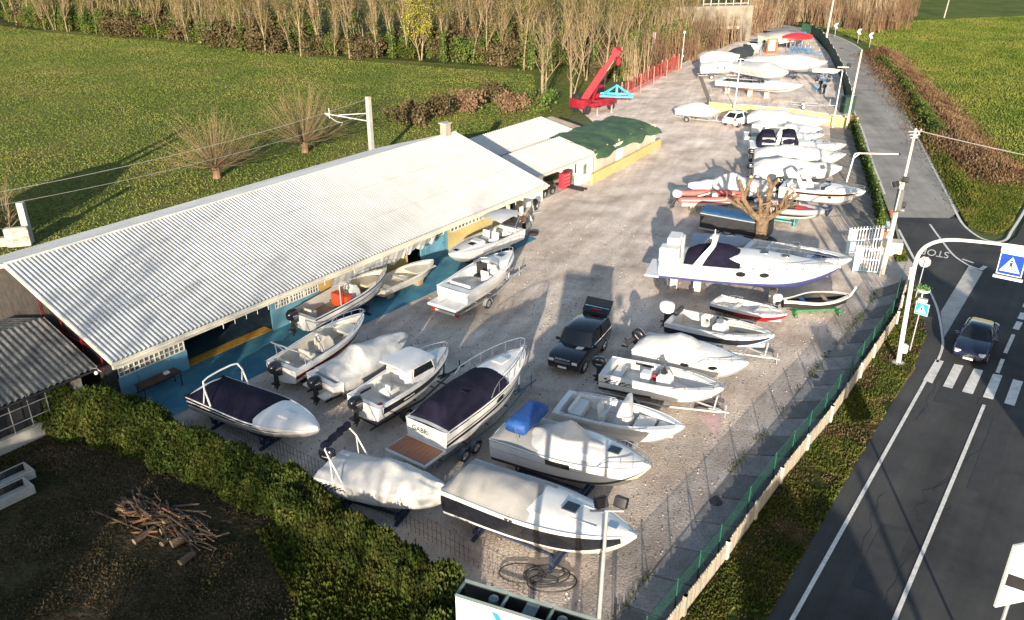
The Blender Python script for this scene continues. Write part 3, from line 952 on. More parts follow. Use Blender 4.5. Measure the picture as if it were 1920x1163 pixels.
    def cover(s, t0, t1, peaks, m=TARP, w=1.03, skirt=.18, wr=.035, pw=1.6, ns=48, name='cover', seed=0, folds=6, drop=None):
        rows = []
        for i in range(ns + 1):
            t = lerp(t0, t1, i / ns)
            hb = s.hb(min(max(t, 0), 1)) * w + .02; zz = s.sh(max(min(t, 1), 0))
            pk = interp(peaks, t)
            row = []
            sk = skirt if drop is None else interp(drop, t)
            nv = 22
            for j in range(nv + 1):
                v = 2 * j / nv - 1
                q = abs(v)
                z = zz + .03 + pk * (1 - q ** pw)
                env = (1 - q ** 4)
                z += env * wr * (N3(t * 7, v * 2.2, seed) * 1.3 + .7 * math.sin(folds * 3.1 * t + v * 2.5 * math.sin(t * 9 + seed)) * min(1, pk * 1.6))
                row.append(Vector((t * s.L, v * hb, z)))
            def hang(sg):
                o = []
                for f in (.5, 1.0):
                    e = .02 + .025 * N3(t * 30, sg, seed)
                    ff = max(-.2, 1 - sk * f * (1 + .25 * N3(t * 11, sg * 3, seed)) / max(.3, (zz - s.keel(t)) * .62))
                    p = s.side(min(max(t, 0), 1), max(ff, 0), sg, e + .02)
                    if ff < 0: p.z += ff * .5
                    p.x = t * s.L
                    o.append(p)
                return o
            l, r = hang(-1), hang(1)
            rows.append([l[1], l[0]] + row + [r[0], r[1]])
        # closed ends: drop to the gunwale
        a = [Vector((p.x - .03, p.y * .99, min(p.z, s.sh(max(t0, 0)) - skirt * .7))) for p in rows[0]]
        b = [Vector((p.x + .03, p.y * .9, min(p.z, s.sh(min(t1, 1)) - skirt * .3))) for p in rows[-1]]
        mb = MB(); mb.grid([a] + rows + [b], m)
        o = s.part(mb, name, smooth=75)
        return o
    def wind(s, t, w=.8, h=.45, depth=.10, m=SMOKE, base=.05, back=.25, frame=STEEL):
        hb = s.hb(t) * w; z = s.sh(t) + base
        lo, hi = [], []
        for i in range(15):
            a = math.pi * (i / 14 - .5)
            y = math.sin(a) * hb; x = t * s.L - (1 - math.cos(a)) * depth * s.L
            lo.append(Vector((x, y, z))); hi.append(Vector((x - back * h, y * .9, z + h * (1 if 2 < i < 12 else .75))))
        mb = MB(); mb.grid([lo, [a.lerp(b, .5) for a, b in zip(lo, hi)], hi], m)
        o = s.part(mb, 'windscreen')
        mb = MB(); mb.tube(hi, .022, frame, 6); mb.tube(lo, .02, frame, 6)
        for i in (0, 4, 10, 14): mb.tube([lo[i], hi[i]], .018, frame, 5)
        s.part(mb, 'frame', o)
        return s
    def rail(s, t0=.6, h=.38, n=9, inset=.92, top=.985, m=STEEL, both=True, ends=True):
        mb = MB(); ps = []
        for i in range(n):
            t = lerp(t0, top, i / (n - 1))
            ps.append((t * s.L, s.hb(t) * inset, s.sh(t)))
        hh = lambda i: h * min(1, i / 1.5)
        L_ = [Vector((x, y, z + hh(i))) for i, (x, y, z) in enumerate(ps)]
        R_ = [Vector((p.x, -p.y, p.z)) for p in L_]
        mb.tube(L_ + R_[::-1], .022, m, 5)
        for i in range(2, n, 2):
            for q in (L_[i], R_[i]):
                mb.tube([q, Vector((q.x - .04, q.y, ps[i][2]))], .016, m, 5)
        s.part(mb, 'bow_rail')
        return s
    def arch(s, t, h=1.0, rake=-.5, w=.96, m=GEL, wid=.32, th=.07, base=0.0, name='arch', light=True):
        hb = s.hb(t) * w; x0 = t * s.L; z0 = s.sh(t) + base
        c = [(0, hb, 0), (rake * .45, hb * .95, h * .5), (rake * .85, hb * .86, h * .88), (rake, hb * .7, h), (rake, 0, h + .06)]
        c = c + [(x, -y, z) for x, y, z in c[-2::-1]]
        mb = MB(); rows = []
        for (x, y, z) in c:
            ww = lerp(wid, wid * .6, z / h)
            o = Vector((x0 + x, y, z0 + z))
            k = Vector((0, -th if y > .01 else th if y < -.01 else 0, -th if abs(y) < hb * .9 else 0))
            rows.append([o + Vector((ww / 2, 0, 0)), o + Vector((-ww / 2, 0, 0)), o + Vector((-ww / 2, 0, 0)) + k, o + Vector((ww / 2, 0, 0)) + k])
        mb.grid(rows, m, closed=True)
        s.part(mb, name)
        return s
    def hoop(s, t, h=1.1, rake=.3, m=STEEL, w=.95, r=.028, name='hoop', base=0):
        hb = s.hb(t) * w; x0 = t * s.L; z0 = s.sh(t) + base
        c = [(0, hb, 0), (rake * .6, hb * .98, h * .7), (rake * .9, hb * .88, h * .95), (rake, hb * .6, h), (rake, 0, h + .03)]
        c = c + [(x, -y, z) for x, y, z in c[-2::-1]]
        mb = MB(); mb.tube([(x0 + x, y, z0 + z) for x, y, z in c], r, m, 6)
        for sg in (1, -1): mb.tube([(x0 - .5, sg * hb, z0), (x0 + rake * .6, sg * hb * .98, z0 + h * .7)], r * .6, m, 5)
        s.part(mb, name)
        return s
    def bimini(s, t, ln, h=1.5, m=TARP, w=.9):
        """folded out awning on poles"""
        hb = s.hb(t) * w; z0 = s.sh(t)
        mb = MB(); rows = []
        for i in range(13):
            x = t * s.L + ln * (i / 12 - .5)
            rows.append([Vector((x, y * hb, z0 + h - .16 * y * y - .10 * (2 * i / 12 - 1) ** 2 + .02 * N3(i, y * 2))) for y in [k / 6 - 1 for k in range(13)]])
        mb.grid(rows, m)
        o = s.part(mb, 'awning', smooth=70)
        mb = MB()
        for sg in (1, -1):
            for e in (-.45, .45): mb.tube([(t * s.L, sg * hb, z0), (t * s.L + ln * e, sg * hb, z0 + h - .22)], .02, STEEL, 5)
        s.part(mb, 'pole', o)
    def box(s, name, t, y, z, d, m, parent=None, bev=.06, ry=0.0):
        """z above the gunwale line at t"""
        mb = MB(); mb.box((t * s.L, y, s.sh(t) + z), d, m, bev=bev, ry=ry)
        return s.part(mb, name, parent)
    def seat(s, t, y=0, w=.9, z=-.35, ln=.5, back=.45, m=CUSH, face=1):
        mb = MB()
        mb.box((t * s.L, y, s.sh(t) + z), (ln, w, .42), m, bev=.06)
        mb.box((t * s.L - face * ln * .42, y, s.sh(t) + z + .2 + back / 2), (.14, w, back), m, bev=.05, ry=-.12 * face)
        s.part(mb, 'seat'); return s
    def cushion(s, t, y=0, w=.9, z=0.0, ln=.5, th=.1, m=CUSH):
        return s.box('cushion', t, y, z, (ln, w, th), m, bev=.04)
    def console(s, t, y=0, w=.75, h=.75, ln=.65, m=GEL, z=-.55, screen=.35, scr=SMOKE):
        mb = MB(); x = t * s.L; zb = s.sh(t) + z
        pr = [(-ln / 2, 0), (-ln / 2, h * .75), (-ln * .2, h), (ln * .15, h * .95), (ln / 2, h * .55), (ln / 2 + .08, 0)]
        rows = [[Vector((x + px, y + sg * w / 2 * (1 if i in (0, 5) else .9), zb + pz)) for i, (px, pz) in enumerate(pr)] for sg in (-1, 1)]
        mb.grid(rows, m); mb.face(rows[0][::-1], m); mb.face(rows[1], m)
        o = s.part(mb, 'console')
        if screen:
            mb = MB()
            a = [Vector((x + ln * .2 - (abs(k) ** 2) * .18, y + k * w * .46, zb + h * .9)) for k in (-1, -.6, 0, .6, 1)]
            mb.grid([a, [p + Vector((-.16, 0, screen * (1 if abs(p.y - y) < w * .4 else .6))) for p in a]], scr)
            s.part(mb, 'windscreen', o)
        mb = MB()
        c = Vector((x - ln * .45, y, zb + h * .85))
        mb.tube([c + Vector((-.06 + .06 * math.sin(a), .17 * math.cos(a), .17 * math.sin(a))) for a in [i * math.pi / 6 for i in range(13)]], .018, BLKM, 5)
        mb.tube([c, c + Vector((.15, 0, -.05))], .03, BLKM, 5)
        s.part(mb, 'steering_wheel', o)
        return o
    def hatch(s, t, y=0, z=.07, d=(.45, .45), m=GLASS, ry=0.0):
        mb = MB(); mb.box((t * s.L, y, s.sh(t) + z), (d[0] + .08, d[1] + .08, .035), CHROME if m is GLASS else GEL, bev=.03, ry=ry)
        mb.box((t * s.L, y, s.sh(t) + z + .02), (d[0], d[1], .03), m, bev=.03, ry=ry)
        s.part(mb, 'hatch'); return s
    def port(s, t, f, r=.2, sg=None, m=GLASS, asp=.5):
        for g in ((1, -1) if sg is None else (sg,)):
            mb = MB(); ring, rin = [], []
            for k in range(14):
                a = 2 * math.pi * k / 14
                for lst, q, o in ((ring, 1.18, .012), (rin, 1.0, .022)):
                    lst.append(s.side(t + q * r * math.cos(a) / s.L, f + q * r * asp * math.sin(a) / max(.3, (s.zs - s.zk) * .65), g, o))
            mb.face(ring, CHROME); mb.face(rin, m)
            s.part(mb, 'porthole', s.hullo)
        return s
    def decal(s, t0, t1, f0, f1, m, sg=None, nx=10, checker=None, slope=0.0):
        for g in ((1, -1) if sg is None else (sg,)):
            mb = MB()
            if checker:
                rws, cls = checker
                for i in range(cls):
                    for j in range(rws):
                        if (i + j) % 2: continue
                        sk = slope * j
                        ta, tb = lerp(t0, t1, i / cls) + sk, lerp(t0, t1, (i + 1) / cls) + sk
                        shr = 1 - .55 * i / cls
                        fm = (f0 + f1) / 2
                        fa, fb = fm + (lerp(f0, f1, j / rws) - fm) * shr, fm + (lerp(f0, f1, (j + 1) / rws) - fm) * shr
                        mb.face([s.side(ta, fa, g, .014), s.side(tb, fa, g, .014), s.side(tb, fb, g, .014), s.side(ta, fb, g, .014)], m)
            else:
                mb.grid([[s.side(lerp(t0, t1, i / nx), f, g, .014) for i in range(nx + 1)] for f in (f0, (f0 + f1) / 2, f1)], m)
            s.part(mb, 'decal', s.hullo)
        return s
    def word(s, txt, t, f, size, m, sg=-1):
        p = s.side(t, f, sg, .03); q = s.side(t + .03, f, sg, .03)
        x = (q - p).normalized() * (1 if sg < 0 else -1)
        u = (s.side(t, f + .1, sg, .03) - p).normalized()
        nn = x.cross(u); u = nn.cross(x)
        M = Matrix((x, u, nn)).transposed().to_4x4(); M.translation = p
        lettering('lettering', txt, size, m, s.hullo, M); return s
    def outboard(s, m=BLK, tilt=0.0, y=0.0, z=0.0, sc=1.0, x=-.28, name='outboard_motor'):
        e = bpy.data.objects.new(name, None); COL.objects.link(e); e.parent = s.root
        e.location = (x, y, s.zs - .12 + z); e.rotation_euler = (0, tilt, 0); e.scale = (sc, sc, sc)
        mb = MB(); rows = []
        for (z_, lx, ly, ox) in ((-.05, .26, .16, 0), (.05, .36, .22, -.02), (.25, .40, .235, -.03), (.42, .37, .22, -.02), (.52, .28, .17, 0), (.55, .12, .08, .02)):
            rows.append([Vector((ox - .08 + lx * math.copysign(abs(math.cos(a)) ** .7, math.cos(a)), ly * math.copysign(abs(math.sin(a)) ** .7, math.sin(a)), z_)) for a in [2 * math.pi * k / 16 for k in range(16)]])
        mb.grid(rows, m, closed=True); mb.face(rows[-1], m); mb.face(rows[0][::-1], m)
        mb.build('cowling', e)
        mb = MB(); mb.grid([[Vector((-.08 + (.405 if k else .4) * math.cos(a), .245 * math.sin(a), .18 + .05 * k)) for a in [2 * math.pi * q / 16 for q in range(16)]] for k in (0, 1)], GALV, closed=True); mb.build('trim_band', e)
        mb = MB()
        mb.box((-.1, 0, -.35), (.26, .14, .7), BLKM, bev=.05); mb.box((.12, 0, -.1), (.22, .3, .4), BLKM, bev=.04)
        mb.box((-.12, 0, -.72), (.34, .07, .3), BLKM, bev=.03); mb.box((-.2, 0, -.62), (.42, .22, .025), BLKM)
        mb.tube([(.12, 0, -.86), (.02, 0, -.86), (-.25, 0, -.86), (-.33, 0, -.86)], [.02, .06, .065, .04], BLKM, 8)
        mb.face([(-.1, .01, -.9), (.08, .01, -.9), (-.14, 0, -1.12), (-.22, 0, -1.1)], BLKM)
        mb.build('leg', e)
        mb = MB()
        for k in range(3):
            a = 2.09 * k
            rows = [[Vector((-.34 + .05 * (j - .5), r * math.cos(a + (j - .5) * .7), -.86 + r * math.sin(a + (j - .5) * .7))) for j in (0, .5, 1)] for r in (.03, .1, .17)]
            mb.grid(rows, STEEL)
        mb.build('propeller', e)
        return s
    def stand(s, label, m=DBLUES, group=None, ts=(.18, .62), h=None, kind='boat_cradle'):
        c = thing(kind, label, 'boat cradle', tuple(s.loc), s.ang, group)
        for t in ts:
            zk = s.keel(t); w_ = s.hb(t) * .8
            mb = MB(); mb.box((t * s.L, 0, zk - .1), (.14, w_ * 2, .14), m); mb.box((t * s.L, 0, .07), (.14, w_ * 2.2, .12), m)
            for sg in (1, -1):
                mb.box((t * s.L, sg * w_ * .8, zk / 2), (.1, .1, zk), m)
                mb.tube([(t * s.L, sg * w_ * .95, zk - .05), (t * s.L, sg * s.hb(t) * .86, zk + .35)], .05, m, 5)
            mb.build('trestle', c)
        mb = MB()
        for sg in (1, -1): mb.box(((ts[0] + ts[1]) / 2 * s.L, sg * .35, .2), ((ts[1] - ts[0]) * s.L, .1, .1), m)
        mb.build('rail', c)
        return s
    def blocks(s, label, m=CONCL, ts=(.15, .5, .8), group=None):
        for k, t in enumerate(ts):
            o = MB(); zk = s.keel(t)
            o.box((0, 0, zk / 2 - .02), (.5, .7, zk), m, bev=.04); o.box((0, 0, zk), (.4, .9, .1), WOOD)
            b = o.build('keel_block')
            b.location = s.loc + Matrix.Rotation(s.ang, 3, 'Z') @ Vector((t * s.L, 0, 0)); b.rotation_euler = (0, 0, s.ang)
            tag(b, label, 'keel block', group or 'keel blocks')
        return s
    def trailer(s, label, wheels=(.3,), m=GALV, tongue=1.3, board=False, group='boat trailers', wr=.32):
        c = thing('boat_trailer', label, 'trailer', tuple(s.loc), s.ang, group)
        mb = MB(); hw = s.B * .40; zf = .42
        for sg in (1, -1):
            mb.tube([(-.3, sg * hw * .8, zf), (.55 * s.L, sg * hw * .8, zf), (1.0 * s.L, sg * .1, zf)], .055, m, 5)
            mb.tube([(.15 * s.L, sg * hw * .5, zf), (.2 * s.L, sg * hw * .5, s.zk + .15)], .04, m, 5)
        for t in (.02, .25, .5, .75): mb.tube([(t * s.L, -hw * .8 * min(1, (1.2 - t)), zf), (t * s.L, hw * .8 * min(1, (1.2 - t)), zf)], .045, m, 5)
        mb.tube([(.9 * s.L, 0, zf), (1.0 * s.L + tongue, 0, zf)], .06, m, 5)
        mb.tube([(.94 * s.L, 0, zf), (.96 * s.L, 0, s.zb - .5)], .05, m, 5)
        mb.tube([(1.0 * s.L + tongue - .2, .15, 0.02), (1.0 * s.L + tongue - .2, .15, .75)], .03, m, 5)
        mb.build('frame', c)
        for t in wheels:
            for sg in (1, -1):
                wheel(c, (t * s.L, sg * (s.B * .5 - .12), wr), wr, .2)
                g = MB(); g.grid([[Vector((t * s.L + (wr + .06) * math.cos(a), sg * (s.B * .5 - .12) + d, wr + (wr + .06) * math.sin(a))) for d in (-.13, .13)] for a in [math.pi * k / 8 for k in range(9)]], m)
                g.build('mudguard', c)
        if board:
            mb = MB(); mb.box((-.75, 0, .5), (.04, s.B * .72, .14), WHT); b = mb.build('light_board', c)
            mb = MB()
            for sg in (1, -1): mb.box((-.78, sg * s.B * .36, .5), (.06, .3, .16), LRED, bev=.02)
            split(mb, 'rear_light', b)
            mb = MB()
            for sg in (1, -1): mb.tube([(-.3, sg * s.B * .25, .42), (-.75, sg * s.B * .25, .48)], .025, m, 5)
            mb.build('board_arm', b)
        return s
def wheel(parent, c, r, wd, rim=STEEL, name='wheel'):
    e = bpy.data.objects.new(name, None); COL.objects.link(e); e.parent = parent; e.location = c
    mb = MB(); h = wd / 2
    mb.lathe((0, 0, 0), [(r * .66, -h * .8), (r * .9, -h), (r, -h * .7), (r, h * .7), (r * .9, h), (r * .66, h * .8)], RUBBER, 20, 'Y')
    mb.build('tyre', e)
    mb = MB()
    mb.lathe((0, 0, 0), [(r * .66, -h * .82), (r * .6, -h * .5), (r * .2, -h * .75), (r * .2, h * .75), (r * .6, h * .5), (r * .66, h * .82)], rim, 16, 'Y')
    for k in range(5):
        a = 2 * math.pi * k / 5
        for sg in (1, -1): mb.tube([(r * .15 * math.cos(a), sg * h * .82, r * .15 * math.sin(a)), (r * .64 * math.cos(a), sg * h * .86, r * .64 * math.sin(a))], r * .07, rim, 4)
    mb.build('rim', e)
    return e
# ---- row in front of the shed (bows away from the camera)
b = Boat('bowrider', 'white bowrider under a fitted navy cover with a bare white wakeboard arch', (356, 752), (415, 700), (598, 806), 1.5, 1.6, zk=.5, beam=2.6, full=.5, pw=2.0)
b.hull(GEL, ANTI, [(.50, .70, 0, .45, BLK), (.58, .66, .45, .8, BLK), (.0, .42, 0, 1, ANTI)]).deck(GEL, crown=.16)
b.cover(-.02, .60, [(-.02, .02), (.06, .25), (.25, .42), (.40, .55), (.52, .35), (.60, .02)], NAVY, skirt=.1, wr=.02, seed=3, w=.98)
b.hoop(.23, 1.25, -.5, WHT, r=.045, name='wakeboard_arch')
b.hatch(.74, 0, .17, (.62, .5), GEL).box('deck_ridge', .76, -.5, .08, (1.0, .05, .04), GEL)
b.box('bow_roller', .985, 0, .08, (.35, .06, .06), STEEL, bev=.02)
b.stand('dark blue steel cradle under the bowrider with the navy cover')

b = Boat('open_boat', 'open white boat with cream seats, maroon hull stripe and a black outboard', (554, 700), (499, 675), (681, 588), 1.45, 1.95, zk=.5, beam=2.35)
b.hull(GEL, ANTI, [(.30, .62, .0, .95, MAROON)]).deck(GEL, (.05, .93, .62, .17, .45), inner=GEL2, sole=SOLE)
b.seat(.30, 0, .8, -.38, .5, .3, CUSH).seat(.10, .3, .9, -.38, .35, .25, CUSH)
b.console(.50, .05, .8, .95, .7, GEL2, z=-.6, screen=.45); b.cushion(.78, 0, 1.1, -.22, 1.1, .14, CUSH); b.cushion(.78, .55, .3, -.1, 1.0, .1, CUSH); b.cushion(.75, -.6, .25, -.1, 1.0, .1, CUSH)
b.hoop(.2, 1.0, -1.0, GALV, r=.04, name='awning_frame'); b.rail(.72, .32); b.outboard(BLK)
b.box('bow_roller', .99, 0, .1, (.4, .08, .08), STEEL, bev=.02); b.stand('dark steel cradle under the open boat with the maroon stripe')

b = Boat('open_boat', 'open white boat with an orange red locker seat nearest the shed windows', (591, 604), (540, 581), (725, 502), 1.55, 2.05, zk=.6, beam=2.5)
b.hull(GEL, ANTI, [(.52, .60, .0, 1, MAROON), (.0, .3, 0, .5, ANTIB)], rub=BLKM).deck(GEL, (.03, .93, .62, .16, .4), inner=GEL2, sole=mat('tan_sole', (.30, .25, .18), .8, var=.15))
b.seat(.14, .45, .8, -.4, .5, .2, CUSH); b.box('locker', .40, -.05, -.12, (.55, .75, .8), mat('orange_red_vinyl', (.62, .07, .025), .5, var=.1), bev=.05); b.box('locker', .44, -.55, -.2, (.5, .35, .5), mat('orange_red_vinyl', (.62, .07, .025)), bev=.05)
b.console(.56, 0, .75, .95, .7, GEL, z=-.6); b.cushion(.76, 0, 1.2, -.12, 1.6, .16, mat('tan_vinyl', (.52, .43, .30), .6, var=.06)); b.rail(.72, .3); b.outboard(BLK, y=.35)
b.box('mooring_pole', .34, -.7, .35, (.04, .04, 1.5), WHT, bev=0.01); b.stand('steel cradle under the open boat with the orange red locker')

b = Boat('rowing_boat', 'small plain white open dinghy on the blue apron beside the awning sheets', (719, 549), (688, 529), (812, 487), 1.0, 1.3, zk=.42, beam=1.95, full=.5, pw=2.4)
b.hull(GEL2, GEL2).deck(GEL2, (.03, .97, .42, .10, .5), inner=GEL2, sole=GEL2)
b.cushion(.42, 0, 1.7, -.13, .32, .05, GEL2); b.box('bow_deck', .76, 0, -.1, (1.9, 1.3, .04), GEL2, bev=.015); b.box('stern_locker', .1, 0, -.2, (.6, 1.5, .35), GEL2)
b.box('rear_light', -.005, .62, -.18, (.05, .3, .16), LRED, bev=.02); b.blocks('wooden block under the small white dinghy on the blue apron', WOOD, (.2, .7))

b = Boat('cabin_cruiser', 'white open cruiser on a road trailer with a dark companionway opening', (875, 560), (822, 528), (957, 472), 1.75, 2.25, zk=.6, beam=2.6, L=6.5)
b.hull(GEL, GEL2, [(.30, .52, .12, .8, GEL2)]).deck(GEL, (.08, .60, .6, .2, .5), cuddy=(.52, .98, .28, .72), inner=CUSHW, sole=CUSHW)
b.seat(.16, 0, 1.6, -.32, .5, .25, CUSHW).seat(.45, -.5, .6, -.3, .5, .4, CUSHW); b.console(.56, -.5, .7, .85, .4, GEL, z=-.45, screen=.25)
b.box('companionway', .535, .32, -.02, (.12, .75, .75), BLKM, bev=.03); b.box('companionway', .50, .3, -.42, (.5, .7, .08), BLKM, bev=.03)
b.wind(.66, .85, .38, .12); b.hatch(.80, 0, .27, (.42, .42)); b.port(.68, .8, .2, -1); b.rail(.7, .3)
mb = MB(); mb.box((-.55, 0, b.zs - .78), (1.2, b.B * .86, .2), GEL, bev=.08); mb.box((-.5, .3, b.zs - .66), (.9, .06, .04), SOLE); b.part(mb, 'swim_platform')
b.trailer('galvanised trailer with a red tipped light board under the white open cruiser', (.32,), board=True)

b = Boat('sport_boat', 'white open sport boat with loose white cushions and a cream awning beside the shed door', (979, 432), (947, 419), (842, 477), 1.5, 1.75, zk=.5, beam=2.3)
b.hull(GEL, ANTI).deck(GEL, (.05, .62, .6, .2, .4), cuddy=(.55, .98, .16, .7), inner=CUSHW, sole=SOLE)
b.seat(.12, 0, 1.5, -.3, .5, .3, CUSHW, 1).seat(.40, .4, .6, -.25, .5, .5, CUSHW).seat(.40, -.4, .6, -.25, .5, .5, CUSHW)
b.box('cushion_pile', .60, .1, .05, (.8, 1.0, .45), CUSHW, bev=.16); b.hatch(.70, .2, .2, (.4, .4)); b.hatch(.90, .0, .1, (.25, .3)); b.bimini(.22, 2.6, 1.55)
b.stand('steel cradle under the sport boat with loose cushions')

b = Boat('covered_boat', 'boat wrapped in a white sheet with a black outboard and grey stern seats', (630, 730), (570, 698), (759, 629), 1.25, 1.6, zk=.45, beam=2.4, L=6.0)
b.hull(GEL, ANTI).deck(GEL, (.05, .9, .5, .2)); b.cover(.10, 1.0, [(.10, .1), (.25, .25), (.40, .95), (.52, .75), (.75, .5), (.94, .35), (1, .05)], TARP, skirt=.75, wr=.075, seed=9, w=1.05)
b.outboard(BLK, y=-.1); b.box('stern_seat', .0, .75, -.45, (.8, .55, .12), GEL2); b.box('stern_seat', -.02, -.75, -.5, (.9, .6, .12), GEL2); b.box('stern_seat', .06, .75, -.2, (.12, .5, .45), SOLE, ry=-.2); b.box('stern_seat', .06, -.75, -.2, (.12, .5, .4), SOLE, ry=-.2)
b.trailer('low trailer under the boat wrapped in a white sheet', (.35,), m=BLKM, tongue=.6)

b = Boat('pilothouse_boat', 'white pilothouse fishing boat with a hard top, black hull side and black outboard', (713, 779), (649, 730), (826, 658), 1.55, 2.05, zk=.6, beam=2.4, L=6.0)
b.hull(GEL, GEL, [(.38, .85, .05, .9, BLK)]).deck(GEL, (.04, .50, .6, .17, .05), cuddy=(.50, .98, .3, .74), inner=GEL, sole=CUSHW)
mb = MB(); rows = []
for (z, x0, x1, w_) in ((0, .40, .74, .92), (.25, .41, .72, .88), (.27, .41, .72, .88)):
    rows.append([Vector((x * b.L, y * w_, b.sh(.55) + z)) for x, y in ((x0, -1), (x0 + .02, -1), (x1 - .04, -1), (x1, -.55), (x1, .55), (x1 - .04, 1), (x0 + .02, 1), (x0, 1))])
mb.grid(rows, GEL); mb.build('cabin_base', b.root)
mb = MB(); gl_ = [Vector((p.x, p.y, p.z)) for p in rows[-1]]; tp = [Vector((lerp(.57 * b.L, p.x, .82), p.y * .9, p.z + .52)) for p in gl_]
mb.grid([gl_, tp], GLASS); w_ = mb.build('cabin_window', b.root)
mb = MB()
for p, q in zip(gl_, tp): mb.tube([p, q], .035, GEL, 5)
mb.build('frame', w_)
mb = MB(); rows = []
for i in range(11):
    x = lerp(.345, .70, i / 10) * b.L
    rows.append([Vector((x, y * (.95 - .1 * (i > 9)), b.sh(.55) + .84 + .07 * (1 - y * y) - .03 * (i == 0 or i == 10))) for y in [k / 5 - 1 for k in range(11)]])
mb.grid(rows, GEL); mb.grid([[p + Vector((0, 0, -.07)) for p in r] for r in rows], GEL); 
mb.grid([[r[0] for r in rows], [r[0] + Vector((0, 0, -.07)) for r in rows]], GEL); mb.grid([[r[-1] for r in rows], [r[-1] + Vector((0, 0, -.07)) for r in rows]], GEL); mb.grid([rows[0], [p + Vector((0, 0, -.07)) for p in rows[0]]], GEL); mb.grid([rows[-1], [p + Vector((0, 0, -.07)) for p in rows[-1]]], GEL)
mb.build('hard_top', b.root)
b.seat(.30, .1, .9, -.3, .7, .35, GEL); b.box('rope_bundle', .13, -.2, -.5, (.5, .18, .1), CUSHR, bev=.04); b.box('rope_bundle', .10, .1, -.52, (.3, .16, .1), CUSHR, bev=.04); b.box('locker_slot', .16, .85, -.15, (.7, .03, .12), BLKM, bev=.01)
b.rail(.66, .34); b.outboard(BLK, y=.1); b.decal(.27, .33, .56, .66, WHT, -1).decal(.335, .39, .56, .66, WHT, -1); b.trailer('trailer under the pilothouse boat with the black hull side', (.3,), m=BLKM)

b = Boat('motor_cruiser', 'white motor cruiser with a navy cockpit cover and a teak swim platform lettered GABRI', (839, 815), (760, 781), (979, 655), 2.15, 2.8, zk=.6, beam=2.55, L=7.6)
b.hull(GEL, GEL2, [(.36, .50, .0, .92, BLK), (.58, .63, .0, .9, BLK)]).deck(GEL, crown=.10, cuddy=(.42, .99, .38, .78))
b.cover(.03, .62, [(.03, .25), (.10, .75), (.25, .88), (.40, .80), (.55, .58), (.62, .42)], NAVY, skirt=.06, wr=.03, seed=5, w=.97, folds=3, pw=2.6)
b.box('cover_strap', .27, .1, .86, (.1, 1.9, .05), NAVY, bev=.02); b.box('cover_badge', .25, .05, .90, (.08, .3, .02), WHT, bev=.005)
mb = MB(); mb.tube([(2.2, -.3, b.zs + .95), (2.9, -.95, b.zs + .45), (1.6, -1.05, b.zs + .3)], .03, STEEL, 5); b.part(mb, 'awning_pole')
b.hatch(.74, 0, .40, (.6, .55), mat('frosted_hatch', (.55, .58, .58), .3, var=.05)); b.rail(.42, .62, 13, .95); b.port(.52, .72, .28, -1, asp=.35)
mb = MB(); mb.box((-.75, 0, b.zs - .95), (1.5, b.B * .93, .14), GEL, bev=.06); p_ = b.part(mb, 'swim_platform')
mb = MB()
for k in range(9): mb.box((-.78 , (k - 4) * .245, b.zs - .868), (1.25, .235, .025), TEAK)
mb.build('teak_planking', p_)
M = Matrix(((0, 0, -1), (-1, 0, 0), (0, 1, 0))).to_4x4(); M.translation = Vector((-.02, .35, b.zs - .38))
lettering('lettering', 'GABRI', .36, BLKM, b.hullo, M)
mb = MB(); mb.tube([(7.1, 0, b.zb + .1), (7.75, .1, b.zb + .12)], .05, STEEL, 6); mb.box((7.55, 0, b.zb + .05), (.4, .14, .2), GALV, bev=.03); b.part(mb, 'anchor')
b.trailer('blue grey twin axle trailer under the cruiser with the teak platform', (.16, .27), m=mat('blue_grey_trailer', (.10, .13, .18), .5, var=.2, dirt=.2), tongue=1.1)

ROPE = mat('tie_rope', (.25, .23, .20), .8, var=.2)
def lash(b, ts, f=.35):
    """tie-down ropes across a cover"""
    for t in ts:
        for sg in (1, -1):
            mb = MB(); mb.tube([b.side(t, .98, sg, .07), b.side(t + .01, f, sg, .05), b.side(t + .012, .05, sg, .03)], .012, ROPE, 4); b.part(mb, 'tie_rope')
# ---- lower corner
b = Boat('covered_boat', 'white boat under a glossy white tarpaulin with checked stern decals and a raised dark awning', (599, 894), (640, 848), (832, 921), 1.55, 1.75, zk=.45, beam=2.2, L=5.8, pw=2.0)
b.hull(GEL, GEL2).deck(GEL, (.05, .9, .5, .2)); b.cover(-.02, 1.0, [(-.02, .1), (.10, .22), (.24, .4), (.46, .85), (.56, .72), (.80, .42), (.93, .28), (1, .03)], TARP, skirt=.34, wr=.085, seed=12, folds=9, drop=[(0, .1), (.3, .15), (.5, .4), (1, .45)])
b.hoop(.22, 1.5, -.9, WHT, r=.035, name='awning_frame'); b.outboard(BLK, y=.35, z=.1); b.decal(.02, .24, .45, .85, NAVYG, -1, checker=(4, 11), slope=-.004)
mb = MB(); mb.tube([Vector((.22 * b.L - .92 + .03 * math.sin(i * 1.3), lerp(1.0, -.85, i / 14), b.zs + 1.5 + .03 * math.sin(i * 2.1))) for i in range(15)], [.15 + .02 * math.sin(i * 1.7) for i in range(15)], NAVY, 10); b.part(mb, 'rolled_awning', smooth=80)
lash(b, (.12, .3, .5, .68)); b.stand('dark steel cradle under the glossy tarpaulin boat with checked decals')

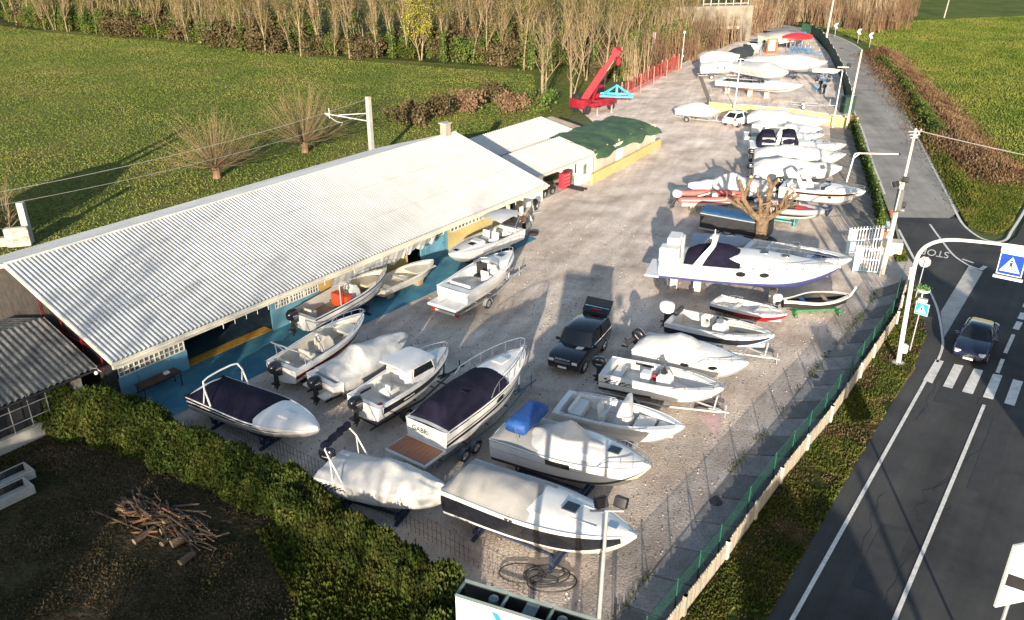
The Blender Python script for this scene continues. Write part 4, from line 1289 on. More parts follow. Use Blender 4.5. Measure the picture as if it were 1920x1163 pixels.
b = Boat('motor_cruiser', 'long white cruiser with a deep black hull side and grey cockpit cover nearest the camera', (828, 930), (888, 853), (1193, 1004), 2.05, 2.35, zk=.5, beam=2.7, L=7.9, pw=2.1)
b.hull(GEL, GEL2, [(.12, .84, 0, .94, BLK)], rub=GEL).deck(GEL, crown=.1, cuddy=(.30, .99, .26, .82))
b.cover(.0, .50, [(.0, .05), (.04, .45), (.12, .6), (.30, .66), (.40, .62), (.50, .3)], GTARP, skirt=.03, wr=.035, seed=4, w=.93, folds=3, pw=2.4)
b.hatch(.66, 0, .33, (.55, .5)); b.box('deck_rib', .74, .45, .2, (1.3, .04, .03), GEL, bev=.01); b.box('deck_rib', .74, -.45, .2, (1.3, .04, .03), GEL, bev=.01)
b.port(.395, .90, .07, -1, BLKM, 1.0); b.port(.42, .9, .07, -1, BLKM, 1.0); b.port(.41, .97, .06, -1, BLKM, 1.0); b.box('anchor_locker', .88, 0, .12, (.4, .3, .05), CHROME, bev=.02); b.box('bow_roller', .985, 0, .08, (.4, .1, .09), STEEL, bev=.02)
b.stand('dark steel cradle under the long cruiser with the black hull side')

b = Boat('motor_cruiser', 'white cruiser with a pale cockpit cover and a rolled bright blue canvas', (913, 827), (975, 770), (1220, 874), 2.0, 2.3, zk=.5, beam=2.7, L=7.0)
b.hull(GEL, GEL2, [(.0, .16, 0, 1, ANTID), (.60, .64, 0, .95, SOLE)]).deck(GEL, crown=.1, cuddy=(.42, .99, .36, .84))
b.cover(.0, .34, [(.0, .05), (.06, .3), (.2, .35), (.34, .3)], GTARP, skirt=.04, wr=.02, seed=2, w=.95)
b.cover(.22, .70, [(.20, .35), (.30, .55), (.47, 1.2), (.50, 1.18), (.60, .6), (.70, .36)], TARP, skirt=.03, wr=.04, seed=8, w=.90, name='cockpit_tent', pw=1.05)
b.hatch(.77, 0, .34, (.5, .45)); b.decal(.40, .56, .66, .9, GLASS, -1); b.rail(.72, .32); b.box('bow_roller', .985, 0, .08, (.35, .1, .08), STEEL, bev=.02)
mb = MB(); rows = []
for i in range(13):
    y = lerp(-1.1, 1.1, i / 12)
    rows.append([Vector((.17 * b.L + (.5 + .05 * N3(i * .9, k * .8)) * math.copysign(abs(math.cos(a)) ** .6, math.cos(a)), y, b.zs + .82 + (.34 + .05 * N3(i * .8, k * 1.1, 5)) * math.copysign(abs(math.sin(a)) ** .6, math.sin(a)) - (.12 if i in (0, 12) else 0) * math.sin(a))) for k, a in enumerate([2 * math.pi * k / 16 for k in range(16)])])
mb.grid(rows, BLUEC, closed=True); mb.face(rows[0], BLUEC); mb.face(rows[-1], BLUEC); o_ = b.part(mb, 'rolled_canvas', smooth=80)
mb = MB()
for sg in (1, -1): mb.tube([(.2 * b.L, sg * 1.15, b.zs + .3), (.17 * b.L, sg * 1.1, b.zs + .9)], .025, STEEL, 5)
mb.build('pole', o_); b.stand('dark steel cradle under the cruiser with the rolled blue canvas')

b = Boat('open_boat', 'open white fishing boat with a white shrouded console behind the rolled blue canvas', (1040, 778), (1062, 728), (1281, 800), 1.65, 1.85, zk=.5, beam=2.3, L=6.0)
b.hull(GEL, ANTI, [(.45, .9, .0, .78, mat('pale_grey_gelcoat', (.52, .51, .48), .35, var=.06))]).deck(GEL, (.05, .93, .55, .17, .5), inner=GEL, sole=SOLE)
b.seat(.16, 0, 1.5, -.25, .6, .2, CUSHW).seat(.36, 0, .6, -.3, .35, .5, CUSHW); b.cushion(.70, 0, 1.2, -.25, .9, .12, CUSHW); b.cushion(.86, 0, .7, -.2, .7, .12, CUSHW)
mb = MB(); rows = []
for z, w_, l_ in ((0, .58, .52), (.35, .54, .46), (.6, .46, .36), (1.0, .50, .28), (1.5, .52, .12)):
    rows.append([Vector((.52 * b.L + .12 * z + l_ * math.copysign(abs(math.cos(a)) ** .6, math.cos(a)) + .02 * math.sin(5 * a + z * 3), w_ * math.copysign(abs(math.sin(a)) ** .6, math.sin(a)), b.zs - .5 + z)) for a in [2 * math.pi * k / 20 for k in range(20)]])
mb.grid(rows, TARP, closed=True); mb.face(rows[-1], TARP); b.part(mb, 'console_shroud', smooth=70)
b.rail(.05, .12, 8, .97, .4); b.word('UCCI 21', .26, .68, .2, mat('dark_grey_lettering', (.12, .12, .13), .5)); b.stand('steel cradle under the fishing boat with the shrouded console', GALV)

b = Boat('open_boat', 'open white boat with blue checked decals beside the black car', (1110, 705), (1160, 667), (1347, 726), 1.6, 1.75, zk=.45, beam=2.3, L=6.1)
b.hull(GEL, ANTI, [(.56, .60, .0, 1, BLKM), (.0, .2, 0, .45, ANTID)]).deck(GEL, (.06, .92, .55, .18, .5), inner=GEL, sole=CUSHW)
b.decal(.06, .30, .62, .9, NAVYG, -1, checker=(3, 9), slope=-.006); b.cushion(.12, .2, 1.3, -.25, .5, .12, CUSHW); b.box('seat_box', .36, -.05, -.15, (.5, .55, .6), GEL, bev=.05)
b.console(.52, -.05, .75, .8, .7, GEL, z=-.45, screen=.4, scr=GLASS); b.box('cool_box', .43, .35, -.3, (.35, .3, .35), CUSHR); b.box('locker_slot', .3, .92, -.05, (1.0, .03, .14), BLKM, bev=.01)
b.rail(.62, .15, 8, .95); b.outboard(BLK, y=.1, z=-.05); b.box('warning_tag', -.04, .25, .1, (.08, .25, .35), CUSHR); b.box('bow_roller', .985, 0, .05, (.3, .14, .1), STEEL); b.trailer('galvanised trailer under the open boat with blue checked decals', (.3,), tongue=.4)

b = Boat('covered_cruiser', 'white cuddy cruiser under a close fitting white cover with two oval portholes', (1180, 662), (1220, 617), (1396, 680), 1.7, 1.9, zk=.5, beam=2.5, L=5.9)
b.hull(GEL, ANTI).deck(GEL, crown=.1, cuddy=(.40, .99, .34, .86)); b.cover(.0, .56, [(.0, .1), (.06, .35), (.18, .55), (.36, .85), (.46, .78), (.56, .42)], TARP, skirt=.06, wr=.03, seed=6, w=.96, pw=1.8)
b.port(.50, .78, .2, -1); b.port(.74, .78, .2, -1); b.rail(.60, .3, 9, .9); b.outboard(BLK, tilt=.75, y=.2, z=.1); lash(b, (.1, .25, .4)); b.stand('steel cradle under the cuddy cruiser with oval portholes')

b = Boat('open_boat', 'open white boat with a navy hull and a white capped outboard', (1232, 607), (1287, 578), (1442, 627), 1.45, 1.8, zk=.5, beam=2.4, L=6.0)
b.hull(GEL, mat('sky_blue_antifouling', (.10, .30, .50), .6, var=.1), [(.14, .66, .0, .97, NAVYG)]).deck(GEL, (.06, .93, .6, .2, .5), inner=GEL2, sole=SOLE)
b.seat(.34, .1, .5, -.25, .4, .5, CUSH); b.console(.50, -.1, .8, .85, .7, GEL, z=-.5, screen=.4); b.box('anchor_rope_heap', .68, .05, -.35, (.8, .6, .25), mat('grey_rope', (.2, .19, .18), .9, var=.4, bump=.05, bscale=9), bev=.1)
b.box('engine_cover_roll', .03, .55, .15, (.25, 1.1, .3), BTARP, ry=.2, bev=.1); b.box('locker_slot', .5, 1.0, -.02, (1.3, .03, .16), BLKM, bev=.01); b.rail(.58, .2, 9, .95)
b.outboard(WHT, y=.15, z=.25, sc=1.15); b.trailer('trailer under the navy hulled open boat', (.3,), tongue=.5)

b = Boat('dinghy', 'white open dinghy with a bright red bottom resting near the car yard edge', (1329, 567), (1355, 555), (1474, 590), .85, 1.15, zk=.25, beam=1.7, L=4.6, full=.5)
b.hull(GEL, RED, [(.0, .62, .35, 1.0, RED), (.0, .62, 0, .35, BLKM)]).deck(GEL, (.06, .94, .35, .12, .5), inner=CUSHW, sole=CUSHW)
b.cushion(.32, 0, 1.4, -.12, .3, .05, GEL); b.hatch(.22, .2, -.28, (.25, .4), GEL); b.box('bow_deck', .72, 0, -.06, (1.2, 1.0, .03), GEL); b.rail(.1, .2, 6, .95, .32); b.rail(.6, .2, 7, .95)
b.stand('timber trestle under the red bottomed dinghy', WOOD)

b = Boat('double_ended_boat', 'small double ended dark hulled boat with a tall stem post on a green trolley', (1468, 570), (1468, 556), (1592, 553), .95, 1.15, zk=.38, beam=1.75, L=4.4, full=.5, stern=.25, pw=2.0)
b.hull(BLKM, GEL2, [(.72, 1, 0, 1, GEL), (.5, .72, 0, 1, mat('dark_brown_varnish', (.03, .018, .014), .3, var=.3))], rub=WHT).deck(GEL2, (.06, .94, .4, .13, .55), inner=BLKM, sole=mat('dark_bilge', (.07, .075, .09), .7, var=.2))
b.cushion(.3, 0, 1.3, -.12, .3, .05, mat('blue_thwart', (.02, .10, .28), .6)); b.cushion(.62, 0, 1.3, -.12, .25, .05, WOOD)
mb = MB(); mb.tube([(4.25, 0, b.zb - .15), (4.45, 0, b.zb + .15), (4.62, 0, b.zb + .55)], .06, WHT, 6); b.part(mb, 'stem_post')
b.outboard(WHT, sc=.75, z=.12); 
t_ = thing('boat_trolley', 'low green steel trolley under the dark double ended boat', 'trolley', tuple(b.loc), b.ang)
mb = MB()
for x in (.7, 3.5): mb.box((x, 0, .22), (.16, 1.5, .12), GREENS, bev=.02); mb.box((x, .5, .32), (.12, .2, .22), GREENS); mb.box((x, -.5, .32), (.12, .2, .22), GREENS)
mb.box((2.1, 0, .20), (2.9, .14, .1), GREENS); mb.build('frame', t_)
for x in (.7, 3.5):
    for y in (.65, -.65): wheel(t_, (x, y, .12), .12, .1)

# ---- big cruiser row
b = Boat('motor_cruiser', 'largest white motor cruiser with a swept radar arch and navy cockpit cover on timber blocks', (1237, 494), (1250, 458), (1583, 500), 2.35, 2.9, zk=.85, beam=3.4, L=11.0, pw=2.2)
b.hull(GEL, ANTIB, [(.0, .16, 0, 1, ANTIB), (.20, .24, 0, .96, NAVYG)]).deck(GEL, crown=.1, cuddy=(.34, .99, .5, .8))
b.cover(.14, .46, [(.14, .35), (.20, .75), (.30, 1.0), (.38, .9), (.46, .5)], NAVY, skirt=.03, wr=.015, seed=5, w=.86, folds=2, pw=2.2)
b.arch(.22, 1.35, .85, .97, GEL, .55, .10, name='radar_arch'); b.hatch(.58, .3, .55, (.5, .5)); b.hatch(.70, .1, .46, (.45, .4))
mb = MB(); x_ = .29 * b.L
mb.box((x_, 0, b.zs + 1.5), (.5, .35, .06), WHT); mb.tube([(x_, .2, b.zs + 1.4), (x_, .2, b.zs + 2.0)], .03, WHT); mb.tube([(x_ + .2, -.3, b.zs + 1.4), (x_ + .2, -.3, b.zs + 1.8)], .05, WHT); mb.ball((x_, .0, b.zs + 1.62), .14, WHT); b.part(mb, 'mast_lights')
b.box('sun_pad', .06, .35, .62, (.9, 1.5, 1.25), CUSHW, bev=.12); b.box('sun_pad', .05, -.9, .4, (1.3, 1.0, 1.0), CUSHW, bev=.12); b.box('sun_pad', .09, 1.0, .5, (.5, .9, 1.0), CUSHW, bev=.1)
b.port(.47, .72, .28, -1, asp=.5); b.port(.60, .72, .26, -1, asp=.5); b.rail(.45, .42, 13, .95);
mb = MB(); mb.box((-.45, 0, b.zs - 1.1), (.95, 3.0, .12), GEL, bev=.05); b.part(mb, 'swim_platform'); b.box('stern_lamp', -.01, .9, -.2, (.2, .25, .4), mat('faded_fender', (.6, .35, .28), .6), bev=.08)
b.blocks('timber topped concrete block under the largest white cruiser', CONCL, (.08, .22, .66), 'blocks under the largest cruiser')

b = Boat('sport_boat', 'white open sport boat with navy cushions in its bow behind the largest cruiser', (1400, 470), (1405, 445), (1586, 484), 1.7, 2.1, zk=.7, beam=2.5, L=7.0)
b.hull(GEL, ANTI).deck(GEL, (.06, .92, .5, .25, .55), inner=CUSHW, sole=SOLE); b.wind(.52, .8, .4, .1); b.seat(.25, 0, 1.4, -.25, .5, .3, CUSHW)
b.cushion(.70, .45, .5, -.12, .7, .12, CUSHB); b.cushion(.70, -.45, .5, -.12, .7, .12, CUSHB); b.cushion(.83, 0, .55, -.05, .8, .12, CUSHB); b.box('table', .62, 0, -.2, (.5, .5, .06), GEL); b.rail(.65, .12, 8, .96)
b.stand('steel cradle under the sport boat with navy bow cushions')
b = Boat('covered_boat', 'small boat under a grey blue cover between the tree planter and the largest cruiser', (1300, 458), (1302, 438), (1408, 452), 1.5, 1.6, zk=.6, beam=2.0, L=4.4)
b.hull(GEL, ANTI).deck(GEL, (.1, .9, .4, .2)); b.cover(-.02, 1.0, [(-.02, .15), (.2, .35), (.6, .3), (1, .05)], mat('grey_blue_tarp', (.30, .35, .42), .6, var=.06, bump=.01, bscale=4), skirt=.3, wr=.02, seed=21); b.stand('cradle under the grey blue covered boat')

# inflatables
def rib(b, tube, top, r=.24, floor=SOLE):
    s = b
    mb = MB(); P = []; 
    for i in range(25):
        t = -.06 + 1.03 * i / 24; P.append(Vector((t * s.L, max(s.hb(max(t, 0)) - r * .6, .02), s.sh(max(0, t)) - .02)))
    mb.tube(P + [Vector((p.x, -p.y, p.z)) for p in P[::-1]], [r * .35] + [r] * (2 * len(P) - 2) + [r * .35], tube, 12)
    s.part(mb, 'buoyancy_tube', smooth=60)
    mb = MB()
    for sg in (1, -1): mb.tube([Vector((p.x, sg * (p.y + r * .93), p.z + .03)) for p in P[1:]], .035, top, 5)
    s.part(mb, 'rubbing_strake')
    mb = MB(); mb.grid([[Vector((t * s.L, y * (s.hb(t) - r), s.sh(t) - .25)) for y in (-1, -.5, 0, .5, 1)] for t in [i / 12 * .96 for i in range(13)]], floor); s.part(mb, 'floor')
b = Boat('inflatable_boat', 'faded red inflatable boat with a white outboard beside the bare pollarded tree', (1262, 381), (1290, 357), (1394, 366), 1.2, 1.4, zk=.5, beam=2.3, L=5.4)
b.hull(GEL, ANTI); rib(b, SALMON, mat('pale_strake', (.6, .55, .5), .7)); b.console(.52, 0, .7, .6, .5, GEL, z=-.25, screen=.2); b.box('oar_bag', .36, .15, .1, (1.1, .18, .14), CUSH, ry=-.3); b.box('seat', .42, .25, -.05, (.5, .7, .35), mat('dark_red_cover', (.12, .03, .04), .7))
b.outboard(mat('silver_cowling', (.55, .55, .55), .3, var=.05), tilt=.3, sc=1.05, z=.1); b.blocks('pale block under the faded red inflatable', CONCL, (.2, .38, .7), 'blocks under the faded red inflatable')
b = Boat('inflatable_boat', 'grey inflatable boat with red seats and a black side stripe behind the pollarded tree', (1408, 391), (1425, 374), (1545, 397), 1.2, 1.35, zk=.4, beam=2.3, L=5.4)
GREYR = mat('grey_rubber', (.33, .33, .34), .6, var=.1, dirt=.15)
b.hull(GEL2, ANTI, [(.3, .7, 0, 1, BLK)]); rib(b, GREYR, WHT); b.seat(.2, 0, .7, -.05, .5, .5, CUSHR).seat(.42, .1, .7, -.05, .5, .4, CUSHR); b.cushion(.66, .2, .7, .05, .9, .16, CUSHR); b.cushion(.78, -.1, .6, .05, .7, .14, CUSHR); b.console(.54, 0, .6, .6, .5, BLKM, z=-.2, screen=.2)
b.stand('blue green stand under the grey inflatable', mat('teal_steel', (.10, .32, .36), .6, var=.2, dirt=.3))

b = Boat('covered_boat', 'boat under a rumpled white sheet peaked in the middle behind the faded red inflatable', (1446, 358), (1440, 338), (1291, 347), 1.3, 1.5, zk=.5, beam=2.4, L=7.2)
b.hull(GEL, ANTI).deck(GEL); b.cover(-.02, 1.0, [(-.02, .35), (.15, .45), (.35, .75), (.5, 1.25), (.65, .6), (.9, .3), (1, .1)], TARP, skirt=.6, wr=.09, seed=14, folds=11); b.stand('cradle under the rumpled white sheet boat')
b = Boat('motor_cruiser', 'white cruiser with a swept arch and dark red hull stripe beside the angled lamp', (1456, 355), (1480, 334), (1603, 356), 1.9, 2.25, zk=.7, beam=2.7, L=6.6)
b.hull(GEL, ANTI, [(.62, .82, .18, 1, mat('dark_red_stripe', (.05, .01, .012), .3))]).deck(GEL, (.05, .48, .55, .2, .3), cuddy=(.45, .99, .3, .8), inner=GEL); b.wind(.60, .85, .4, .1, m=GLASS); b.arch(.30, 1.25, -.75, .95, GEL, .45, .08); b.seat(.12, 0, 1.5, -.2, .5, .3, CUSHW); b.rail(.62, .36); b.port(.62, .5, .15, -1)
b.box('arch_fender', .18, .1, 1.25, (.3, 1.0, .12), BLKM, bev=.05); b.outboard(BLK, y=.4); b.stand('dark cradle under the cruiser with the dark red stripe')
b = Boat('covered_boat', 'boat wrapped in white sheeting nearest the cruiser with the dark red stripe', (1412, 322), (1418, 305), (1577, 314), 1.7, 2.0, zk=.6, beam=2.6, L=7.6)
b.hull(GEL, ANTI).deck(GEL); b.cover(-.02, 1.0, [(-.02, .3), (.1, .75), (.35, .95), (.55, .65), (.9, .3), (1, .05)], TARP, skirt=.8, wr=.07, seed=15, folds=8); b.stand('cradle under the wrapped boat nearest the striped cruiser'); b.outboard(BLK, sc=.9)
b = Boat('covered_boat', 'boat wrapped in white sheeting with its white bow bare, alongside the navy canopied cruiser', (1414, 296), (1420, 280), (1585, 289), 1.8, 2.15, zk=.6, beam=2.7, L=8.2)
b.hull(GEL, ANTI).deck(GEL, cuddy=(.5, .99, .3, .8)); b.cover(-.02, .86, [(-.02, .3), (.1, .6), (.30, .9), (.5, .8), (.7, .5), (.86, .25)], TARP, skirt=.7, wr=.06, seed=16, folds=7); b.rail(.8, .3); b.stand('cradle under the wrapped boat with the bare bow'); b.outboard(BLK, sc=.9, y=.3)
b = Boat('motor_cruiser', 'white cruiser with a navy canvas canopy and clear side windows', (1399, 279), (1412, 262), (1588, 271), 2.0, 2.45, zk=.7, beam=2.9, L=9.0)
b.hull(GEL, ANTI, [(.0, .15, 0, 1, ANTIB)]).deck(GEL, cuddy=(.40, .99, .4, .8)); b.wind(.52, .9, .5, .08, back=.6, m=mat('pale_screen', (.30, .42, .42), .1, var=.1))
def canopy(b, t0, t1, h, m, win):
    mb = MB(); rows = []
    for (t, hh) in ((t0, .55), (t0 + .05, h * .92), (lerp(t0, t1, .5), h), (t1 - .04, h * .93), (t1, .5)):
        hw_ = b.hb(t) * .9; z = b.sh(t)
        rows.append([Vector((t * b.L, sg * y * hw_, z + zz * hh)) for sg, y, zz in ((1, 1, 0), (1, .97, .55), (1, .82, .93), (1, .4, 1), (-1, .4, 1), (-1, .82, .93), (-1, .97, .55), (-1, 1, 0))])
    mb.grid(rows, m); mb.face(rows[0], m)
    o = b.part(mb, 'canopy', smooth=50)
    mb = MB()
    for (ta, tb) in win:
        for sg in (1, -1):
            q = []
            for t, zz in ((ta, .2), (tb, .2), (tb, .72), (ta, .72)):
                q.append(Vector((t * b.L, sg * (b.hb(t) * .9 * lerp(1.0, .90, zz) + .02), b.sh(t) + zz * h * .92)))
            mb.face(q, PANEL)
    mb.build('side_window', o)
PANEL = mat('clear_vinyl', (.55, .56, .54), .15, cols=[(.25, .26, .26), (.62, .62, .6)], vscale=1.5)
canopy(b, .07, .28, 1.45, NAVY, ((.12, .25),)); canopy(b, .29, .50, 1.5, NAVY, ((.32, .45),)); b.arch(.27, 1.5, .3, .98, GEL, .4, .08, name='radar_arch'); b.rail(.6, .35); b.hatch(.66, 0, .42); b.hatch(.78, 0, .3); b.stand('cradle under the navy canopied cruiser'); b.decal(.26, .38, .55, .8, GTARP, -1)
b = Boat('sport_boat', 'low white sport boat with a grey stern seat partly hidden behind the navy canopied cruiser', (1391, 258), (1400, 247), (1547, 252), 1.5, 1.9, zk=.6, beam=2.5, L=8.0)
b.hull(GEL, ANTI).deck(GEL, (.05, .5, .5, .25), cuddy=(.5, .99, .2, .8), inner=GTARP, sole=GTARP); b.hatch(.62, 0, .22); b.rail(.75, .3); b.stand('cradle under the low sport boat behind the navy canopy'); b.seat(.12, 0, 1.6, -.2, .6, .3, GTARP)
b = Boat('motor_cruiser', 'white cruiser with a smooth white cover lying under the yellow terrace wall', (1403, 218), (1416, 208), (1562, 225), 1.8, 2.2, zk=.6, beam=2.7, L=8.8)
b.hull(GEL, ANTI).deck(GEL, cuddy=(.45, .99, .3, .8)); b.cover(.0, .55, [(0, .2), (.1, .6), (.4, .7), (.55, .35)], TARP, skirt=.1, wr=.02, seed=30); b.decal(.3, .36, .75, .9, SOLE, -1); b.decal(.72, .77, .75, .9, SOLE, -1); b.stand('cradle under the cruiser below the terrace wall')
b = Boat('sport_boat', 'white sport boat with a blue keel in front of the cruiser under the terrace wall', (1412, 235), (1424, 224), (1533, 240), 1.7, 2.0, zk=.5, beam=2.6, L=7.2)
b.hull(GEL, ANTIB).deck(GEL, (.06, .45, .5, .25), cuddy=(.45, .99, .25, .8), inner=SOLE, sole=GTARP); b.wind(.55, .8, .3, .1); b.decal(.45, .52, .75, .9, SOLE, -1); b.stand('cradle under the sport boat with the blue keel')
b = Boat('covered_boat', 'small red lined boat under a tented cover on a trailer in the open yard', (1271, 208), (1276, 195), (1335, 205), 1.4, 1.7, zk=.5, beam=2.2, L=5.2)
b.hull(GEL, ANTI, [(.62, .72, .2, 1, CUSHR)]).deck(GEL); b.cover(-.01, .9, [(-.01, .2), (.3, .7), (.55, .8), (.9, .15)], TARP, skirt=.12, wr=.03, seed=31, pw=1.2); b.trailer('trailer under the small tent covered boat in the open yard', (.3,)); b.box('stern_strap', 0, .0, -.3, (.1, .8, .5), BLKM)
# ---- upper terrace
b = Boat('motor_cruiser', 'long white cruiser with a dark open cockpit and a pink waterline on the upper terrace', (1345, 155), (1352, 142), (1511, 160), TZ + 1.7, TZ + 2.1, zk=.75, beam=2.8, L=11.0, gz=TZ)
b.hull(GEL, GEL, [(.10, .16, 0, 1, CUSHR), (.0, .1, 0, 1, ANTID)]).deck(GEL, (.08, .52, .6, .3, .6), cuddy=(.56, .99, .3, .8), inner=BLKM, sole=BLKM); b.wind(.55, .75, .35, .1, m=GLASS); b.blocks('pale block under the terrace cruiser with the dark cockpit', CONCL, (.12, .4, .6), 'blocks under the terrace cruiser'); b.decal(.55, .6, .8, .92, SOLE, -1)
for o_ in [x for x in COL.objects if x.name.startswith('keel_block') and x.get('group') == 'blocks under the terrace cruiser']: o_.location.z = TZ
b = Boat('covered_boat', 'cruiser completely wrapped in white sheeting just behind the dark cockpit cruiser on the terrace', (1383, 124), (1390, 114), (1500, 140), TZ + 2.1, TZ + 2.5, zk=.7, beam=3.0, L=10.2, gz=TZ)
b.hull(GEL, ANTI).deck(GEL); b.cover(-.02, 1.0, [(-.02, .2), (.15, .5), (.4, .6), (.6, .9), (.8, .5), (1, .05)], TARP, skirt=.8, wr=.05, seed=33); b.stand('cradle under the wrapped cruiser on the terrace')
b = Boat('covered_boat', 'longest white wrapped cruiser at the back of the terrace with its bow towards the road', (1401, 113), (1408, 105), (1538, 114), TZ + 2.3, TZ + 2.7, zk=.9, beam=3.0, L=11.0, gz=TZ)
b.hull(GEL, ANTI).deck(GEL, cuddy=(.6, .99, .3, .8)); b.cover(-.02, .88, [(-.02, .1), (.1, .4), (.35, .6), (.6, .85), (.88, .3)], TARP, skirt=.5, wr=.05, seed=34); b.stand('cradle under the longest wrapped cruiser on the terrace')
b = Boat('covered_boat', 'white boat under a stained white cover at the left edge of the terrace', (1312, 128), (1316, 116), (1372, 119), TZ + 1.8, TZ + 2.1, zk=.5, beam=2.5, L=5.2, gz=TZ)
b.hull(GEL2, ANTI).deck(GEL); b.cover(-.02, 1, [(-.02, .15), (.3, .5), (.6, .5), (1, .1)], TARP, skirt=.5, wr=.04, seed=36); b.trailer('trailer under the stained white cover on the terrace', (.3,))
b = Boat('covered_boat', 'white covered boat parked just behind the stained white cover on the terrace', (1315, 109), (1320, 99), (1372, 103), TZ + 2.2, TZ + 2.5, zk=.6, beam=2.5, L=5.4, gz=TZ)
b.hull(GEL, ANTI).deck(GEL); b.cover(-.02, 1, [(-.02, .2), (.25, .7), (.6, .6), (1, .1)], TARP, skirt=.6, wr=.04, seed=37); b.trailer('trailer under the rear white cover on the terrace', (.3,))
b = Boat('covered_boat', 'boat under a charcoal cover between the white covers and the speedboat on the terrace', (1364, 110), (1374, 98), (1402, 94), TZ + 2.0, TZ + 2.3, zk=.5, beam=3.2, L=6.0, gz=TZ)
b.hull(GEL, ANTI).deck(GEL); b.cover(-.02, 1, [(-.02, .2), (.3, .9), (.6, .8), (1, .2)], BTARP, skirt=.7, wr=.04, seed=38); b.trailer('trailer under the charcoal covered boat', (.3,))
b = Boat('speedboat', 'small uncovered white speedboat with a black screen on the terrace', (1393, 94), (1400, 86), (1430, 76), TZ + 2.0, TZ + 2.3, zk=.6, beam=2.5, L=6.6, gz=TZ)
b.hull(GEL, GEL).deck(GEL, (.08, .6, .5, .3), inner=GEL, sole=SOLE); b.wind(.62, .8, .4, .1, m=GLASS); b.seat(.2, 0, 1.4, -.2, .6, .4, BLKM).seat(.42, .4, .5, -.2, .5, .4, CUSHW); b.trailer('trailer under the uncovered white speedboat', (.3,))
b = Boat('motor_cruiser', 'pale cruiser with a flat grey cover at the far top of the terrace', (1425, 72), (1436, 64), (1477, 62), TZ + 2.0, TZ + 2.3, zk=.7, beam=3.0, L=8.0, gz=TZ)
b.hull(GEL2, ANTI).deck(GEL); b.cover(0, .8, [(0, .2), (.2, .5), (.6, .5), (.8, .2)], GTARP, skirt=.05, wr=.03, seed=40, pw=3); b.stand('cradle under the pale cruiser at the far top of the terrace')
b = Boat('covered_boat', 'boat under a flat mid blue cover beside the upturned red hull', (1460, 72), (1468, 64), (1494, 63), TZ + 1.9, TZ + 2.1, zk=.6, beam=2.6, L=6.2, gz=TZ)
b.hull(GEL, ANTI).deck(GEL); b.cover(-.02, 1, [(-.02, .2), (.3, .5), (.7, .4), (1, .1)], mat('mid_blue_tarp', (.07, .24, .42), .6, var=.1), skirt=.4, wr=.04, seed=41); b.stand('cradle under the mid blue covered boat')
b = Boat('dinghy', 'beige open dinghy propped on stands against the green road screen', (1524, 134), (1530, 124), (1545, 128), TZ + 1.6, TZ + 1.8, zk=1.1, beam=1.7, L=3.6, gz=TZ)
b.hull(CUSH, CUSH).deck(CUSH, (.06, .92, .3, .12)); b.stand('stand under the beige dinghy')
o_ = thing('upturned_hull', 'bright red upturned hull leaning on the stands pile by the road screen', 'boat', tuple(G(1492, 90, TZ)), R(14))
mb = MB(); rows = []
for i in range(21):
    t = i / 20; w_ = 1.15 * math.sin(math.pi * min(1, t * .9 + .08)) ** .7
    rows.append([Vector((6.0 * (t - .5), w_ * math.cos(a), 1.5 + 1.1 * math.sin(a) * (.5 + .5 * math.sin(math.pi * t)))) for a in [math.pi * k / 10 for k in range(11)]])
mb.grid(rows, mat('bright_red_gelcoat', (.55, .025, .03), .35, var=.12)); mb.build('hull', o_, smooth=60)
mb = MB()
for x in (-1.5, 1.5): mb.box((x, 0, 1.4), (.12, 1.8, .12), WOOD); mb.box((x, .6, .7), (.1, .1, 1.4), WOOD); mb.box((x, -.6, .7), (.1, .1, 1.4), WOOD)
mb.build('trestle', o_)
# pile of blue boat stands, each stand its own thing
def stand_proto():
    o = thing('boat_stand', 'blue steel boat stand in the pile beside the red hull', 'boat stand', (0, 0, 0), group='blue boat stands on the terrace')
    mb = MB()
    for k in range(4):
        a = R(45 + 90 * k); mb.tube([(.75 * math.cos(a), .75 * math.sin(a), 0.03), (.1 * math.cos(a), .1 * math.sin(a), 1.0)], .035, BLUES, 5)
    for k in range(4):
        a, c = R(45 + 90 * k), R(135 + 90 * k); mb.tube([(.6 * math.cos(a), .6 * math.sin(a), .25), (.6 * math.cos(c), .6 * math.sin(c), .25)], .025, BLUES, 5)
    mb.build('frame', o); mb = MB(); mb.tube([(0, 0, .9), (0, 0, 1.5)], .03, GALV, 6); mb.box((0, 0, 1.52), (.35, .3, .06), WOOD, ry=.2); mb.build('pad', o)
    return o
sp = stand_proto()
for i, (x, y) in enumerate(((1481, 100), (1489, 96), (1496, 100), (1502, 95), (1508, 100), (1514, 96), (1518, 102), (1485, 92), (1535, 106))):
    p = G(x, y, TZ)
    if i == 0: sp.location = p
    else: copy_tree(sp, p, i * 1.1, .9 + .05 * (i % 4), 'blue steel boat stand standing alone by the road screen' if i == 8 else None)
o_ = thing('steel_frame', 'bright orange upright steel frame behind the wrapped cruisers', 'steel frame', tuple(G(1446, 100, TZ)), R(10))
mb = MB()
for x in (-.8, .8): mb.box((x, 0, 1.2), (.22, .22, 2.4), ORNG)
for z in (.2, 2.3): mb.box((0, 0, z), (1.6, .2, .22), ORNG)
mb.box((0, .6, .1), (1.8, 1.4, .15), ORNG); mb.build('frame', o_)
mb = MB(); mb.box((0, .05, 1.25), (1.2, .06, 1.7), CUSH); mb.build('panel', o_)
